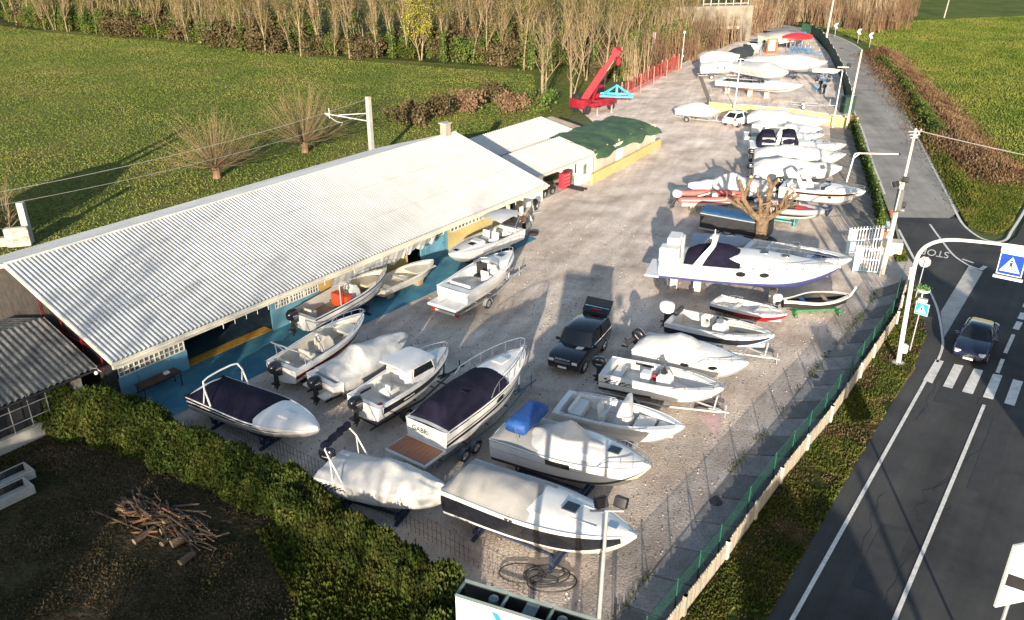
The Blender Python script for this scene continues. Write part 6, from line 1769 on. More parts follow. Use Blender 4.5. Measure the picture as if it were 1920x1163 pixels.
mb = MB(); mb.box((.16, -.05, .95), (.26, .3, .5), WHT, bev=.05); mb.build('control_box', o_)
SIGNB = mat('sign_blue', (.012, .06, .36), .35, var=.06); SIGNC = mat('sign_cyan', (.02, .36, .62), .35, var=.06); SIGNW = mat('sign_white', (.75, .75, .75), .4, var=.03)
def crossing_sign(o, c, sz, ang, blue, border=True, th=.08):
    """square sign facing the direction ang (radians), centre c in the thing's frame"""
    x = Vector((-math.sin(ang), math.cos(ang), 0)); f = Vector((math.cos(ang), math.sin(ang), 0)); c = Vector(c)
    P = lambda u, v, d: c + x * u * sz + Vector((0, 0, v * sz)) + f * d
    mb = MB(); mb.box(c - f * th / 2, (th, sz, sz), GALV, ang); mb.box(c + f * .008, (.012, sz * .99, sz * .99), SIGNW if border else blue, ang); s_ = mb.build('sign_panel', o)
    mb = MB(); mb.face([P(u, v, .019) for u, v in ((-.46, -.46), (.46, -.46), (.46, .46), (-.46, .46))], blue); mb.build('sign_field', s_)
    mb = MB(); mb.face([P(u, v, .024) for u, v in ((-.40, -.33), (.40, -.33), (0, .36))], SIGNW); mb.build('triangle', s_)
    mb = MB(); D = .029
    mb.face([P(.0 + .045 * math.cos(a), .17 + .045 * math.sin(a), D) for a in [i * math.pi / 5 for i in range(10)]], BLKM)
    for q in (((-.05, .11), (.05, .11), (.045, -.05), (-.045, -.05)), ((-.05, .11), (-.03, .11), (-.11, -.02), (-.13, -.01)), ((.05, .11), (.03, .11), (.11, 0), (.13, .01)), ((-.045, -.05), (.0, -.05), (-.10, -.24), (-.14, -.24)), ((.0, -.05), (.045, -.05), (.13, -.24), (.09, -.24)), ((-.02, -.16), (.02, -.16), (.03, -.26), (-.03, -.26)), ((-.22, -.20), (-.18, -.20), (-.24, -.30), (-.28, -.30)), ((.18, -.20), (.22, -.20), (.28, -.30), (.24, -.30))):
        mb.face([P(u, v, D) for u, v in q], BLKM)
    mb.build('walking_figure', s_)
fang = math.atan2(-rd.y, -rd.x)
sc_ = onplane(1896, 497) - gb
crossing_sign(o_, sc_, 1.15, fang, SIGNB)
mb = MB(); mb.box(sc_ + Vector((0, 0, .78)), (.3, 1.2, .3), CONCL, fang, bev=.03); mb.build('lamp_housing', o_); mb = MB(); mb.box(sc_ + Vector((0, 0, -.72)), (.2, 1.35, .12), SIGNW, fang, bev=.03); mb.build('lower_lamp', o_)
pb = G(1706, 657)
o_ = thing('crossing_sign', 'small bright blue crossing sign on a thin post in the verge', 'road sign', tuple(pb)); mb = MB(); mb.tube([(0, 0, 0), (.08, 0, 3.2)], .035, GALV, 8); mb.build('post', o_); crossing_sign(o_, (.12, -.05, 2.65), .72, fang - .15, SIGNC)
mb = MB(); mb.box((.12, .05, 3.15), (.25, .5, .2), CONCL, fang, bev=.03); mb.build('lamp_housing', o_)
sb = G(1716, 560)
o_ = thing('stop_sign', 'grey back of an octagonal stop sign by the side road mouth', 'road sign', tuple(sb)); mb = MB(); mb.tube([(0, 0, 0), (.12, 0, 2.9)], .035, GALV, 8); mb.build('post', o_)
an2 = math.atan2(dirn.y, dirn.x) + math.pi / 2
mb = MB(); xx = Vector((math.cos(an2 - math.pi / 2), math.sin(an2 - math.pi / 2), 0)); ff = Vector((math.cos(an2), math.sin(an2), 0))
for d_, m_ in ((0, GALV), (.03, RED)): mb.face([Vector((.12, .05, 2.55)) + ff * d_ + xx * .38 * math.cos(a) + Vector((0, 0, .38 * math.sin(a))) for a in [R(22.5 + 45 * i) for i in range(8)]], m_)
mb.build('sign_panel', o_)
# planter basket with flowers under the sign
o_ = thing('flower_stand', 'white flower stand with small pots at the foot of the stop sign', 'flower stand', tuple(G(1722, 585))); mb = MB(); mb.tube([(0, 0, 0), (0, 0, 1.3)], .04, WHT, 8); mb.lathe((0, 0, 1.3), [(.1, 0), (.4, .15), (.42, .3), (.3, .3)], CUSH, 12); mb.lathe((0, 0, .5), [(.1, 0), (.3, .1), (.3, .2)], CUSH, 12); mb.build('stand', o_)
quadcloud('flowers', RNG.normal((0, 0, 1.65), (.2, .2, .12), (160, 3)), .12, mat('pot_plant_leaf', (.05, .18, .03), .7, island=.4), o_)
# chevron bend signs
for i, (px, py, lb_) in enumerate(((1648, 82, 'white chevron bend sign nearest the camera of the three'), (1626, 74, 'white chevron bend sign in the middle of the three'), (1583, 62, 'white chevron bend sign farthest round the bend'))):
    o_ = thing('chevron_sign', lb_, 'road sign', tuple(G(px - 18, py + 7)), group='chevron signs on the bend'); mb = MB(); mb.tube([(0, 0, 0), (0, 0, 1.6)], .05, GALV, 6); mb.build('post', o_)
    mb = MB(); mb.box((0, 0, 2.1), (1.0, .06, 1.0), BLKM); pn = mb.build('sign_panel', o_); mb = MB()
    for k in (-1, 1): mb.face([Vector((x, -.035, 2.1 + z)) for x, z in ((-.48, .0), (-.1, .48 * k), (.42, .48 * k), (.04, 0))], SIGNW)
    mb.build('chevron', pn); pn.rotation_euler = (0, 0, 0)
# rail mast behind the shed
o_ = thing('concrete_mast', 'short concrete mast with horizontal steel arms behind the white roof', 'mast', tuple(B(41, 24)))
mz = 7.0
for z in np.arange(3, 9, .05):
    pass
mb = MB(); mb.box((0, 0, 3.3), (.4, .4, 6.6), CONC, BANG); mb.build('shaft', o_)
mb = MB(); mb.tube([(0, 0, 4.2), (-4.0, 0, 4.9)], .06, GALV, 5); mb.tube([(0, 0, 5.0), (-3.2, 0, 4.8)], .05, GALV, 5); mb.tube([(-4.0, 0, 4.9), (-4.4, .0, 5.0), (-3.2, -.2, 4.2), (-2.6, -.2, 4.1), (-2.8, -.2, 3.8)], .05, GALV, 5); mb.tube([(-3.9, 0, 4.5), (-3.9, 0, 5.5)], .05, GALV, 5); mb.build('arm', o_)
# overhead wires
def wire(name, label, a, c, sag=.6, r=.02):
    mb = MB(); mb.tube([Vector(a).lerp(Vector(c), i / 16) - Vector((0, 0, 4 * sag * (i / 16) * (1 - i / 16))) for i in range(17)], r, mat('cable', (.30, .29, .26), .6), 4)
    tag(mb.build(name, origin=tuple(Vector(a))), label, 'cable')
T1 = Vector(o1.location) + Vector((.25, 0, 10.1)); T2 = Vector(o2.location) + Vector((.3, 0, 8.8)); T3 = Vector(o3.location) + Vector((.4, 0, 10.4)); T4 = Vector(o4.location) + Vector((.7, 0, 8.5))
wire('overhead_cable', 'cable running from the pole at the gate to the pole at the terrace corner', T1, T2, .5, .018)
wire('overhead_cable', 'cable running from the gate pole out to the right over the verge', T1, Vector((44, 38, 9.5)), .4, .03)
wire('overhead_cable', 'cable sagging between the pole by the screen and the meadow pole', T3, T4, 1.5, .03)
wire('overhead_cable', 'cable running right across the far meadow from the leaning pole', T4, T4 + Vector((60, -8, 1)), .6, .03)
wire('overhead_cable', 'upper cable crossing low over the field behind the shed roof', Vector((-38, 50, 6.2)), Vector(B(41, 24)) + Vector((0, 0, 6.4)), .8, .022)
wire('overhead_cable', 'lower cable crossing low over the field behind the shed roof', Vector((-38, 50, 5.4)), Vector(B(41, 24)) + Vector((0, 0, 5.0)), .8, .018)
# ------------------------------------------------------------------ billboard in front, road board at right
bz = 8.9
b0, b1 = G(855, 1117, bz), G(1010, 1165, bz)
dv = (b1 - b0).normalized(); b1 = b0 + dv * 3.3; nv = Vector((-dv.y, dv.x, 0))
o_ = thing('billboard', 'white advertising billboard on a steel frame cut off by the bottom edge', 'billboard', (b0.x, b0.y, 0))
mb = MB(); c = (b0 + b1) / 2; an_ = math.atan2(dv.y, dv.x)
mb.box((c.x, c.y, bz - 1.3), (3.3, .06, 2.6), WHT, an_); mb.build('front_panel', o_, True)
mb = MB(); c2 = c + nv * .5; mb.box((c2.x, c2.y, bz - 1.3), (3.3, .05, 2.6), BLKM, an_); mb.build('rear_panel', o_, True)
mb = MB(); DG = mat('grey_green_steel', (.10, .14, .14), .5, var=.12)
for k in (0, 1): 
    for zz in (0, -2.5): mb.tube([b0 + nv * .5 * k + Vector((0, 0, zz + .02)), b1 + nv * .5 * k + Vector((0, 0, zz + .02))], .05, DG, 4)
for i in (0, .33, .66, 1): mb.tube([b0.lerp(b1, i), b0.lerp(b1, i) + nv * .5], .045, DG, 4)
mb.box(tuple(b0.lerp(b1, .52) + nv * .25 + Vector((0, 0, -.03))), (.3, .5, .03), DG, an_)
for i in (.25, .75): mb.tube([(*(b0.lerp(b1, i) + nv * .25).xy, 0), (*(b0.lerp(b1, i) + nv * .25).xy, bz)], .12, DG, 8)
mb.build('frame', o_, True)
mb = MB(); 
Q = lambda u, v: b0 + dv * u + Vector((0, 0, -v)) - nv * .035
SBL = mat('billboard_blue', (.03, .22, .48), .5, var=.05)
mb.face([Q(.88, .10), Q(1.05, .12), Q(1.37, .68), Q(1.17, .68)], SBL); mb.face([Q(1.37, .68), Q(1.3, .68), Q(1.47, .14), Q(1.52, .14)], mat('grey_print', (.3, .32, .35), .5)); mb.build('blue_mark', o_, True)
RBZ = 6.0
rb0 = G(1901, 1023, RBZ)
o_ = thing('road_board', 'large white direction board with a dark chevron stripe at the lower right corner', 'road sign', (rb0.x, rb0.y, 0))
dv2 = Vector((math.cos(R(14)), math.sin(R(14)), 0)); mb = MB(); c = rb0 + dv2 * .6
mb.box((c.x, c.y, RBZ - 1.2), (1.2, .08, 2.4), mat('grey_white_board', (.60, .62, .60), .5, var=.05, dirt=.15), R(14)); mb.build('sign_panel', o_, True)
mb = MB(); fo = Vector((math.sin(R(14)), -math.cos(R(14)), 0)) * .05
mb.face([rb0 + dv2 * u + Vector((0, 0, -v)) + fo for u, v in ((.08, 1.05), (.08, 1.5), (1.1, 2.05), (1.1, 1.6))], BLKM); mb.build('stripe', o_, True)
mb = MB(); mb.tube([(c.x, c.y + .1, 0), (c.x, c.y + .1, 5.8)], .06, GALV, 8); mb.build('post', o_, True)
# ------------------------------------------------------------------ small things in the yard
hz = thing('hose_heap', 'loose heap of black hose on the gravel at the hedge end', 'hose', tuple(G(1000, 1085)))
mb = MB(); pts = []
for i in range(150):
    a = i * .22; rr = .55 + .25 * math.sin(i * .13) + .2 * N3(i * .05)
    pts.append(Vector((rr * 1.3 * math.cos(a) + .5 * math.sin(i * .021) + i * .006 - .4, rr * .8 * math.sin(a) + .2 * math.sin(i * .05), .05 + .04 * (1 + N3(i * .2)))))
mb.tube(pts, .03, BLKM, 5); mb.build('hose', hz)
o_ = thing('pile_cover', 'small brown tarpaulin heap with a pink spill mark on the pale gravel', 'tarpaulin', tuple(G(1327, 768))); mb = MB(); rows = []
for i in range(7): rows.append([Vector(((1 - i / 6) * .75 * math.cos(a) * (1 + .15 * N3(a, 2)), (1 - i / 6) * .5 * math.sin(a), .38 * (i / 6) ** .6 + .03 * N3(a * 2, i))) for a in [2 * math.pi * k / 14 for k in range(14)]])
mb.grid(rows, mat('brown_tarpaulin', (.13, .11, .095), .8, var=.25, bump=.02, bscale=8), closed=True); mb.build('cover', o_, smooth=70)
sheet('pink_stain', [G(1308, 772), G(1318, 768), G(1336, 770), G(1350, 774), G(1353, 790), G(1346, 802), G(1340, 822), G(1333, 806), G(1322, 796), G(1311, 784)], .006, mat('pink_dust', (.52, .36, .37), .95, var=.12, vscale=3))
# table by the wall
tb = thing('work_table', 'long brown table with a white box on the blue apron near the left windows', 'table', tuple(B(2.6, .9, .02)), BANG)
mb = MB(); mb.box((0, 0, .8), (2.3, .75, .05), mat('dark_brown_top', (.05, .025, .018), .6, var=.3)); mb.build('tabletop', tb)
for x in (-1.05, 1.05):
    for y in (-.32, .32): mb = MB(); mb.box((x, y, .39), (.05, .05, .78), BLKM); mb.build('leg', tb)
mb = MB(); mb.box((0, .3, .35), (2.1, .04, .04), BLKM); mb.build('stretcher', tb)
o_ = MB(); o_.box((0, 0, .06), (.3, .22, .12), WHT, bev=.03); o_ = o_.build('white_box'); o_.location = B(3.1, .95, .85); o_.rotation_euler = (0, 0, BANG); tag(o_, 'small white box lying on the long brown table', 'box')
db = MB(); db.lathe((0, 0, 0), [(.28, 0), (.29, .3), (.28, .6), (.29, .9), (.26, .92)], mat('rusty_drum', (.17, .09, .06), .8, var=.25), 16); db = db.build('oil_drum'); db.location = B(.35, .2, .02); tag(db, 'rusty drum in the shade at the left corner of the shed front', 'drum')
# outboards on a rack, tyre and bottles by the person
def motor(px, py, rz, label, tilt=0.0, z=1.0):
    o = thing('outboard_motor', label, 'outboard motor', tuple(G(px, py)), rz, 'loose outboard motors')
    mb = MB(); mb.box((0, 0, 1.25 * z), (.55, .38, .5), BLK, bev=.14, ry=tilt); mb.build('cowling', o); mb = MB(); mb.box((.02, 0, .7 * z), (.22, .14, .7), BLKM, bev=.04, ry=tilt * .4); mb.box((-.05, 0, .35), (.5, .06, .16), BLKM); mb.build('leg', o)
    mb = MB(); mb.box((.1, 0, .5), (.08, .7, 1.0), GALV); mb.box((.1, 0, .04), (.7, .7, .06), GALV); mb.build('rack', o)
motor(962, 415, 1.0, 'black outboard on a rack left of the standing man', .1); motor(972, 402, .5, 'black outboard on a rack directly behind the standing man', -.1); motor(1003, 398, 2.2, 'dark outboard lying tilted to the right of the standing man', .9, .7)
for i, (px, py) in enumerate(((993, 412), (996, 420), (992, 426), (988, 430))):
    o_ = MB(); o_.lathe((0, 0, 0), [(.13, 0), (.14, .3), (.06, .4), (.06, .46)], WHT, 10); o_ = o_.build('plastic_can'); o_.location = G(px, py); tag(o_, 'white plastic can beside the standing man', 'can', 'white plastic cans by the workshop')
o_ = MB(); o_.lathe((0, 0, .1), [(.2, -.1), (.36, -.1), (.4, 0), (.36, .1), (.2, .1)], RUBBER, 16); o_ = o_.build('loose_tyre'); o_.location = G(1000, 440, .05); tag(o_, 'loose black tyre lying on the far end of the blue apron', 'tyre')
o_ = thing('quad_bike', 'dark machine with a red tank inside the open workshop bay', 'quad bike', tuple(B(42.6, 4.2, .04)), BANG); mb = MB(); mb.box((0, 0, .6), (1.6, .6, .4), BLKM, bev=.1); mb.box((.1, 0, .95), (.6, .4, .25), CUSHR, bev=.08); mb.tube([(.6, -.4, 1.15), (.6, .4, 1.15)], .03, BLKM); mb.build('body', o_)
for x in (-.6, .6):
    for y in (-.45, .45): wheel(o_, (x, y, .28), .28, .22)
o_ = thing('tool_cabinet', 'bright red tool cabinet at the right side of the open workshop bay', 'cabinet', tuple(B(45.6, 4.0, .04)), BANG); mb = MB(); mb.box((0, 0, .7), (1.1, .6, 1.4), CUSHR, bev=.04); mb.build('body', o_); mb = MB()
for k in range(4): mb.box((0, -.31, .25 + k * .32), (.9, .02, .04), GALV)
mb.build('handle', o_)
o_ = thing('loading_ramp', 'pair of dark steel ramps lying on the gravel outside the workshop bay', 'ramp', tuple(G(1070, 352)), R(-35)); mb = MB()
for y in (-.3, .3): mb.box((0, y, .1), (3.0, .3, .1), BLKM, ry=.03)
split(mb, 'ramp', o_)
# empty trailer, stands and engines by the terrace screen
def bare_trailer(label, loc, rz):
    o = thing('boat_trailer', label, 'trailer', tuple(loc), rz, 'empty boat trailers'); mb = MB()
    for sg in (1, -1): mb.tube([(-1.8, sg * .7, .45), (1.0, sg * .7, .45), (2.6, 0, .45)], .05, GALV, 5)
    for x in (-1.7, -.6, .6): mb.tube([(x, -.7, .45), (x, .7, .45)], .04, GALV, 5)
    mb.tube([(2.4, 0, .45), (3.3, 0, .5)], .05, GALV, 5); mb.tube([(2.6, 0, .45), (2.6, 0, 1.2)], .04, GALV, 5); mb.build('frame', o)
    for sg in (1, -1): wheel(o, (-.4, sg * .95, .3), .3, .2, WHT)
bare_trailer('empty galvanised trailer with white wheels on the terrace beside the green cabin', G(1512, 203, TZ), R(-15))
bare_trailer('empty galvanised trailer tucked along the dark green road screen', G(1540, 150, TZ), R(100))
for i, (px, py) in enumerate(((1534, 172), (1541, 160))): copy_tree(sp, G(px, py, TZ), i * .8, 1.0, 'blue steel boat stand along the dark green screen behind the empty trailer', 'blue boat stands along the screen')
for i, (px, py, lb_) in enumerate(((1534, 188, 'small outboard on a rack at the foot of the dark green screen'), (1541, 196, 'small outboard on a rack nearest the green cabin'), (1430, 104, 'outboard on a rack between the charcoal cover and the orange frame'))):
    motor(px, py, .6 * i, lb_); [o for o in COL.objects if o.name.startswith('outboard_motor') and o.get('label') == lb_][0].location.z = TZ
# standing man in front of the racks
def person(label, loc, rz):
    o = thing('person', label, 'person', tuple(loc), rz)
    V = [(0, 0, .95), (0, 0, 1.12), (0, 0, 1.32), (.0, 0, 1.46), (.01, 0, 1.53), (.02, 0, 1.62), (.03, 0, 1.72),
         (0, .19, 1.42), (.03, .27, 1.16), (.18, .22, .98), (.24, .20, .93), (0, -.19, 1.42), (.06, -.26, 1.17), (.24, -.16, 1.02), (.30, -.14, .98),
         (0, .10, .88), (.02, .11, .48), (-.02, .11, .07), (.14, .12, .03), (0, -.10, .88), (.06, -.11, .48), (.03, -.11, .07), (.19, -.12, .03)]
    Ed = [(0, 1), (1, 2), (2, 3), (3, 4), (4, 5), (5, 6), (3, 7), (7, 8), (8, 9), (9, 10), (3, 11), (11, 12), (12, 13), (13, 14), (0, 15), (15, 16), (16, 17), (17, 18), (0, 19), (19, 20), (20, 21), (21, 22)]
    Rr = [.155, .15, .17, .11, .055, .10, .085, .075, .05, .04, .035, .075, .05, .04, .035, .10, .07, .045, .04, .10, .07, .045, .04]
    me = bpy.data.meshes.new('body'); me.from_pydata(V, Ed, []); ob = bpy.data.objects.new('body', me); COL.objects.link(ob)
    md = ob.modifiers.new('skin', 'SKIN'); 
    for i, sv in enumerate(me.skin_vertices[0].data): sv.radius = (Rr[i] * (.75 if i in (0, 1, 2) else 1), Rr[i]); sv.use_root = (i == 0)
    ob.modifiers.new('sub', 'SUBSURF').levels = 2; ob.modifiers['sub'].render_levels = 2
    dg = bpy.context.evaluated_depsgraph_get(); m2 = bpy.data.meshes.new_from_object(ob.evaluated_get(dg)); bpy.data.objects.remove(ob)
    skin = mat('skin', (.52, .32, .23), .6, var=.06); jk = mat('brown_jacket', (.075, .045, .04), .85, var=.2); tr = mat('dark_trousers', (.018, .018, .024), .85, var=.2)
    m2.materials.clear()
    for x in (skin, jk, tr): m2.materials.append(x)
    for p in m2.polygons:
        z, xx, yy = p.center.z, p.center.x, abs(p.center.y)
        p.material_index = 0 if z > 1.50 or (xx > .2 and z < 1.04 and z > .8) else (1 if z > .92 or (yy > .2 and z > .8) else 2); p.use_smooth = True
    b_ = bpy.data.objects.new('body', m2); COL.objects.link(b_); b_.parent = o
    mb = MB(); mb.ball((.125, 0, 1.63), .022, skin, 6, (1, .8, 1.3))
    for sg in (1, -1): mb.ball((.115, sg * .035, 1.66), .011, BLKM, 5); mb.ball((.02, sg * .10, 1.64), .03, skin, 6, (.6, .35, 1)); mb.ball((.125, sg * .012, 1.585), .014, mat('lip', (.4, .2, .16), .6), 5, (.5, 1.2, .5))
    mb.build('face', o)
    mb = MB()
    for (hx, hy, hz_, sg) in ((.26, .19, .92, 1), (.32, -.13, .97, -1)):
        for f in range(4): mb.tube([(hx, hy - .03 + .02 * f, hz_), (hx + .04, hy - .03 + .02 * f, hz_ - .015), (hx + .055 - .004 * abs(f - 1.5), hy - .03 + .02 * f, hz_ - .045)], [.011, .010, .007], skin, 5)
        mb.tube([(hx - .01, hy - sg * .04, hz_), (hx + .03, hy - sg * .055, hz_ - .01)], [.012, .008], skin, 5)
    mb.build('fingers', o)
    mb = MB()
    for (x, y) in ((.06, .115), (.11, -.115)): mb.box((x, y, .045), (.27, .095, .09), BLKM, bev=.04)
    split(mb, 'shoe', o)
    return o
person('bald man in brown jacket and dark trousers standing at the blue apron end', G(983, 437, .02), R(-150))
# log pile in the garden
lp = G(315, 985)
LOGM = mat('log_bark', (.23, .16, .10), .9, cols=[(.05, .032, .021), (.12, .078, .048), (.20, .135, .085)], vscale=2, stretch=(1, 6, 6)); LOGE = mat('sawn_end', (.50, .38, .24), .85, var=.15, vscale=8); LOGO = mat('orange_bark', (.24, .11, .05), .9, var=.3, vscale=3)
la = math.atan2(*reversed((G(420, 1030) - G(205, 925))[:2]))
for i in range(150):
    u = random.uniform(-2.5, 2.5); v = random.gauss(0, .38); env = max(.15, 1 - (abs(u + .3) / 3.2) ** 2)
    thick = i > 140
    L_ = random.uniform(.4, 1.0) if thick else random.uniform(.6, 1.7); rr = random.uniform(.11, .2) if thick else random.uniform(.022, .055)
    a = la + random.gauss(0, .38); z = rr if thick else random.uniform(.05, .62) * env
    p = lp + Matrix.Rotation(la, 3, 'Z') @ Vector((u, (v - .55 if thick else v), 0)); tl_ = random.gauss(.05, .12)
    d = Vector((math.cos(a) * math.cos(tl_), math.sin(a) * math.cos(tl_), math.sin(tl_)))
    if thick: d = Vector((math.cos(la + 1.5 + random.gauss(0, .3)), math.sin(la + 1.5), 0.05)).normalized()
    mb = MB(); c = Vector((0, 0, z)); nz = Vector((N3(i * 1.3), N3(i * 2.1, 4), 0)) * .1
    P_ = [c - d * L_ / 2, c + nz * .6, c + d * L_ / 2]
    mb.tube(P_, [rr, rr * .95, rr * .75], LOGO if i % 6 == 0 else LOGM, 9 if thick else 6, cap=False)
    t0 = d; sx_ = t0.cross(Vector((0, 0, 1))).normalized(); sy_ = sx_.cross(t0)
    for q, r_ in ((P_[0], rr), (P_[2], rr * .75)): mb.face([q + (sx_ * math.cos(k * .785) + sy_ * math.sin(k * .785)) * r_ for k in range(8)], LOGE)
    o_ = mb.build('log' if thick else 'branch'); o_.location = p
    tag(o_, 'thick sawn log at the foot of the firewood heap' if thick else 'cut branch in the firewood heap below the hedge', 'log' if thick else 'branch', 'sawn logs of the firewood heap' if thick else 'cut branches of the firewood heap')
for i, (px, py) in enumerate(((20, 905), (18, 935))):
    o_ = MB(); 
    for (c, d) in (((0, -.45, .2), (1.8, .1, .4)), ((0, .45, .2), (1.8, .1, .4)), ((-.85, 0, .2), (.1, .8, .4)), ((.85, 0, .2), (.1, .8, .4)), ((0, 0, .04), (1.6, .8, .06))): o_.box(c, d, CONC)
    o_ = o_.build('stone_trough'); o_.location = G(px, py) ; o_.rotation_euler = (0, 0, R(52)); tag(o_, ('grey concrete trough against the left edge, nearer the barn', 'grey concrete trough against the left edge, lower one')[i], 'trough')
# ------------------------------------------------------------------ vegetation
BARK = mat('pale_bark', (.25, .18, .11), .9, cols=[(.13, .095, .055), (.25, .185, .11), (.34, .26, .165)], vscale=1.2, stretch=(2, 2, .5), fine=(6, .25))
TWIG = mat('bare_twig', (.30, .21, .12), .9, cols=[(.10, .07, .035), (.17, .12, .06), (.23, .165, .09)], vscale=.6)
TWIGR = mat('reddish_twig', (.25, .14, .08), .9, cols=[(.09, .05, .03), (.17, .10, .055), (.24, .155, .09)], vscale=.6)
LEAFY = mat('spring_leaf', (.24, .23, .035), .8, var=.2, vscale=1, island=.4, spec=.2)
IVY = mat('ivy_leaf', (.06, .10, .02), .7, cols=[(.03, .055, .012), (.07, .11, .02), (.13, .15, .03)], vscale=.5, island=.4, spec=.2)
HEDGE = mat('hedge_leaf', (.05, .075, .012), .75, cols=[(.03, .052, .008), (.065, .09, .014), (.11, .115, .024)], vscale=.6, island=.45, spec=.2)
WEED = mat('weed_blade', (.07, .09, .015), .8, cols=[(.035, .06, .009), (.07, .09, .014), (.12, .11, .025)], vscale=.4, island=.4, spec=.15)
DRYG = mat('dry_grass_blade', (.10, .075, .04), .9, cols=[(.045, .04, .016), (.09, .07, .035), (.15, .11, .06)], vscale=.4, island=.35, spec=.1)
BLADE = mat('field_blade', (.07, .10, .02), .85, cols=[(.07, .11, .018), (.125, .155, .032), (.20, .18, .055)], vscale=.08, island=.35, spec=.1)

HAZE = mat('fine_twig', (.18, .13, .06), .9, cols=[(.11, .08, .036), (.19, .14, .062), (.26, .20, .09)], vscale=.4, island=.3, spec=.1)
HAZEG = mat('budding_twig', (.12, .12, .03), .9, cols=[(.07, .075, .02), (.12, .12, .03), (.18, .165, .05)], vscale=.4, island=.35, spec=.1)
def grow(mb, tw, p, d, ln, r, lev, up=.25, spread=.6, nch=3, seg=4, maxlev=3, twm=None, bm_=None, tips=None, rnd=random):
    pts = [p.copy()]; q = p.copy(); dd = d.copy()
    for i in range(seg):
        dd = (dd + Vector((rnd.gauss(0, .10), rnd.gauss(0, .10), up * .18))).normalized()
        q = q + dd * ln / seg; pts.append(q.copy())
    rr = [lerp(r, r * .45, i / seg) for i in range(seg + 1)]
    (mb if lev == 0 else tw).tube(pts, rr, bm_ if lev <= 1 else twm, 6 if lev == 0 else 4 if lev == 1 else 3, cap=False)
    if lev >= maxlev:
        if tips is not None: tips.append(q)
        return
    for k in range(nch):
        i = rnd.randint(max(1, seg // 2 if lev == 0 else 1), seg)
        base = pts[i]
        a = rnd.uniform(0, 2 * math.pi); s_ = rnd.uniform(.5, 1) * spread
        ax = Vector((math.cos(a), math.sin(a), 0))
        nd = (dd * (1 - s_ * .5) + ax * s_ + Vector((0, 0, up))).normalized()
        grow(mb, tw, base, nd, ln * rnd.uniform(.45, .72), rr[i] * .62, lev + 1, up, spread, nch, max(2, seg - 1), maxlev, twm, bm_, tips, rnd)
def bare_tree(label, h, stems=1, spread=.5, up=.4, seed=1, ivy=0, nch=4, r=.14, leafy=0, twm=TWIG, lean=0, bark=BARK, name='bare_tree', cat='tree', leafm=None, maxlev=2, bstart=None, haze=0, hm=None):
    rnd = random.Random(seed); o = thing(name, label, cat, (0, 0, 0))
    mb, tw, tips = MB(), MB(), []
    for s_ in range(stems):
        a = rnd.uniform(0, 6.28); d = Vector((math.cos(a) * (.12 if stems > 1 else .03) + lean, math.sin(a) * .12 * (stems > 1), 1)).normalized()
        b0_ = Vector((math.cos(a) * .25 * (stems > 1), math.sin(a) * .25 * (stems > 1), -.1))
        hh = h * rnd.uniform(.62, .8)
        # stem with side branches up its length
        pts = [b0_]; q = b0_.copy(); dd = d.copy(); n_ = 8
        for i in range(n_):
            dd = (dd + Vector((rnd.gauss(0, .05), rnd.gauss(0, .05), .06))).normalized(); q = q + dd * hh / n_; pts.append(q.copy())
        rr = [lerp(r, r * .32, i / n_) for i in range(n_ + 1)]
        mb.tube(pts, rr, bark, 7, cap=False)
        for k in range(nch * 3):
            i = rnd.randint(int(n_ * .3) if bstart is None else bstart, n_); a2 = rnd.uniform(0, 6.28)
            nd = (dd * .5 + Vector((math.cos(a2), math.sin(a2), 0)) * spread + Vector((0, 0, up))).normalized()
            grow(mb, tw, pts[i], nd, h * rnd.uniform(.16, .34), rr[i] * .5, 1, up, spread, 3, 3, maxlev, twm, bark, tips, rnd)
        grow(mb, tw, pts[-1], dd, h * .3, rr[-1], 1, up, spread, 4, 3, maxlev, twm, bark, tips, rnd)
    mb.build('trunk', o, smooth=60); c = tw.build('crown', o, smooth=0)
    if haze and tips:
        P = np.array([tuple(t) for t in tips]); P = np.repeat(P, haze, 0) + RNG.normal(0, .5, (len(P) * haze, 3)); quadcloud('leaf_twig_cloud', P, .55, hm or HAZE, o, aspect=.09, up=.45)  # bare twig slivers that thicken the crown, not leaves
    if leafy and tips:
        P = np.array([tuple(t) for t in tips]); P = np.repeat(P, leafy, 0) + RNG.normal(0, .35, (len(P) * leafy, 3)); quadcloud('leaf_twig_cloud', P, .22, leafm or LEAFY, o)
    if ivy:
        P = []
        for s_ in range(ivy): 
            z = rnd.uniform(.1, h * .45); a = rnd.uniform(0, 6.28); P.append((math.cos(a) * .35 * (1 - z / h) + rnd.gauss(0, .22), math.sin(a) * .35 + rnd.gauss(0, .22), z))
        quadcloud('ivy', P, .26, IVY, o)
    return o
def bush(label, r, h, m, n, name='shrub', size=.25, up=.0, seed=0):
    o = thing(name, label, 'shrub', (0, 0, 0)); rg = np.random.default_rng(seed)
    cen = np.stack([rg.normal(0, r * .45, 14), rg.normal(0, r * .45, 14), rg.uniform(.15, .85, 14) * h], 1)
    P = cen[rg.integers(0, 14, n)] + rg.normal(0, 1, (n, 3)) * np.array([r * .24, r * .24, h * .16]); P[:, 2] = np.abs(P[:, 2])
    quadcloud('leaf_twig_cloud', P, size, m, o, up=up)
    mb = MB()
    for k in range(9):
        a = k * .7; mb.tube([(0, 0, 0), (r * .3 * math.cos(a), r * .3 * math.sin(a), h * .5), (r * .6 * math.cos(a), r * .6 * math.sin(a), h * (.75 + .2 * math.sin(k)))], [.04, .025, .008], TWIG, 4)
    mb.build('stem', o); return o
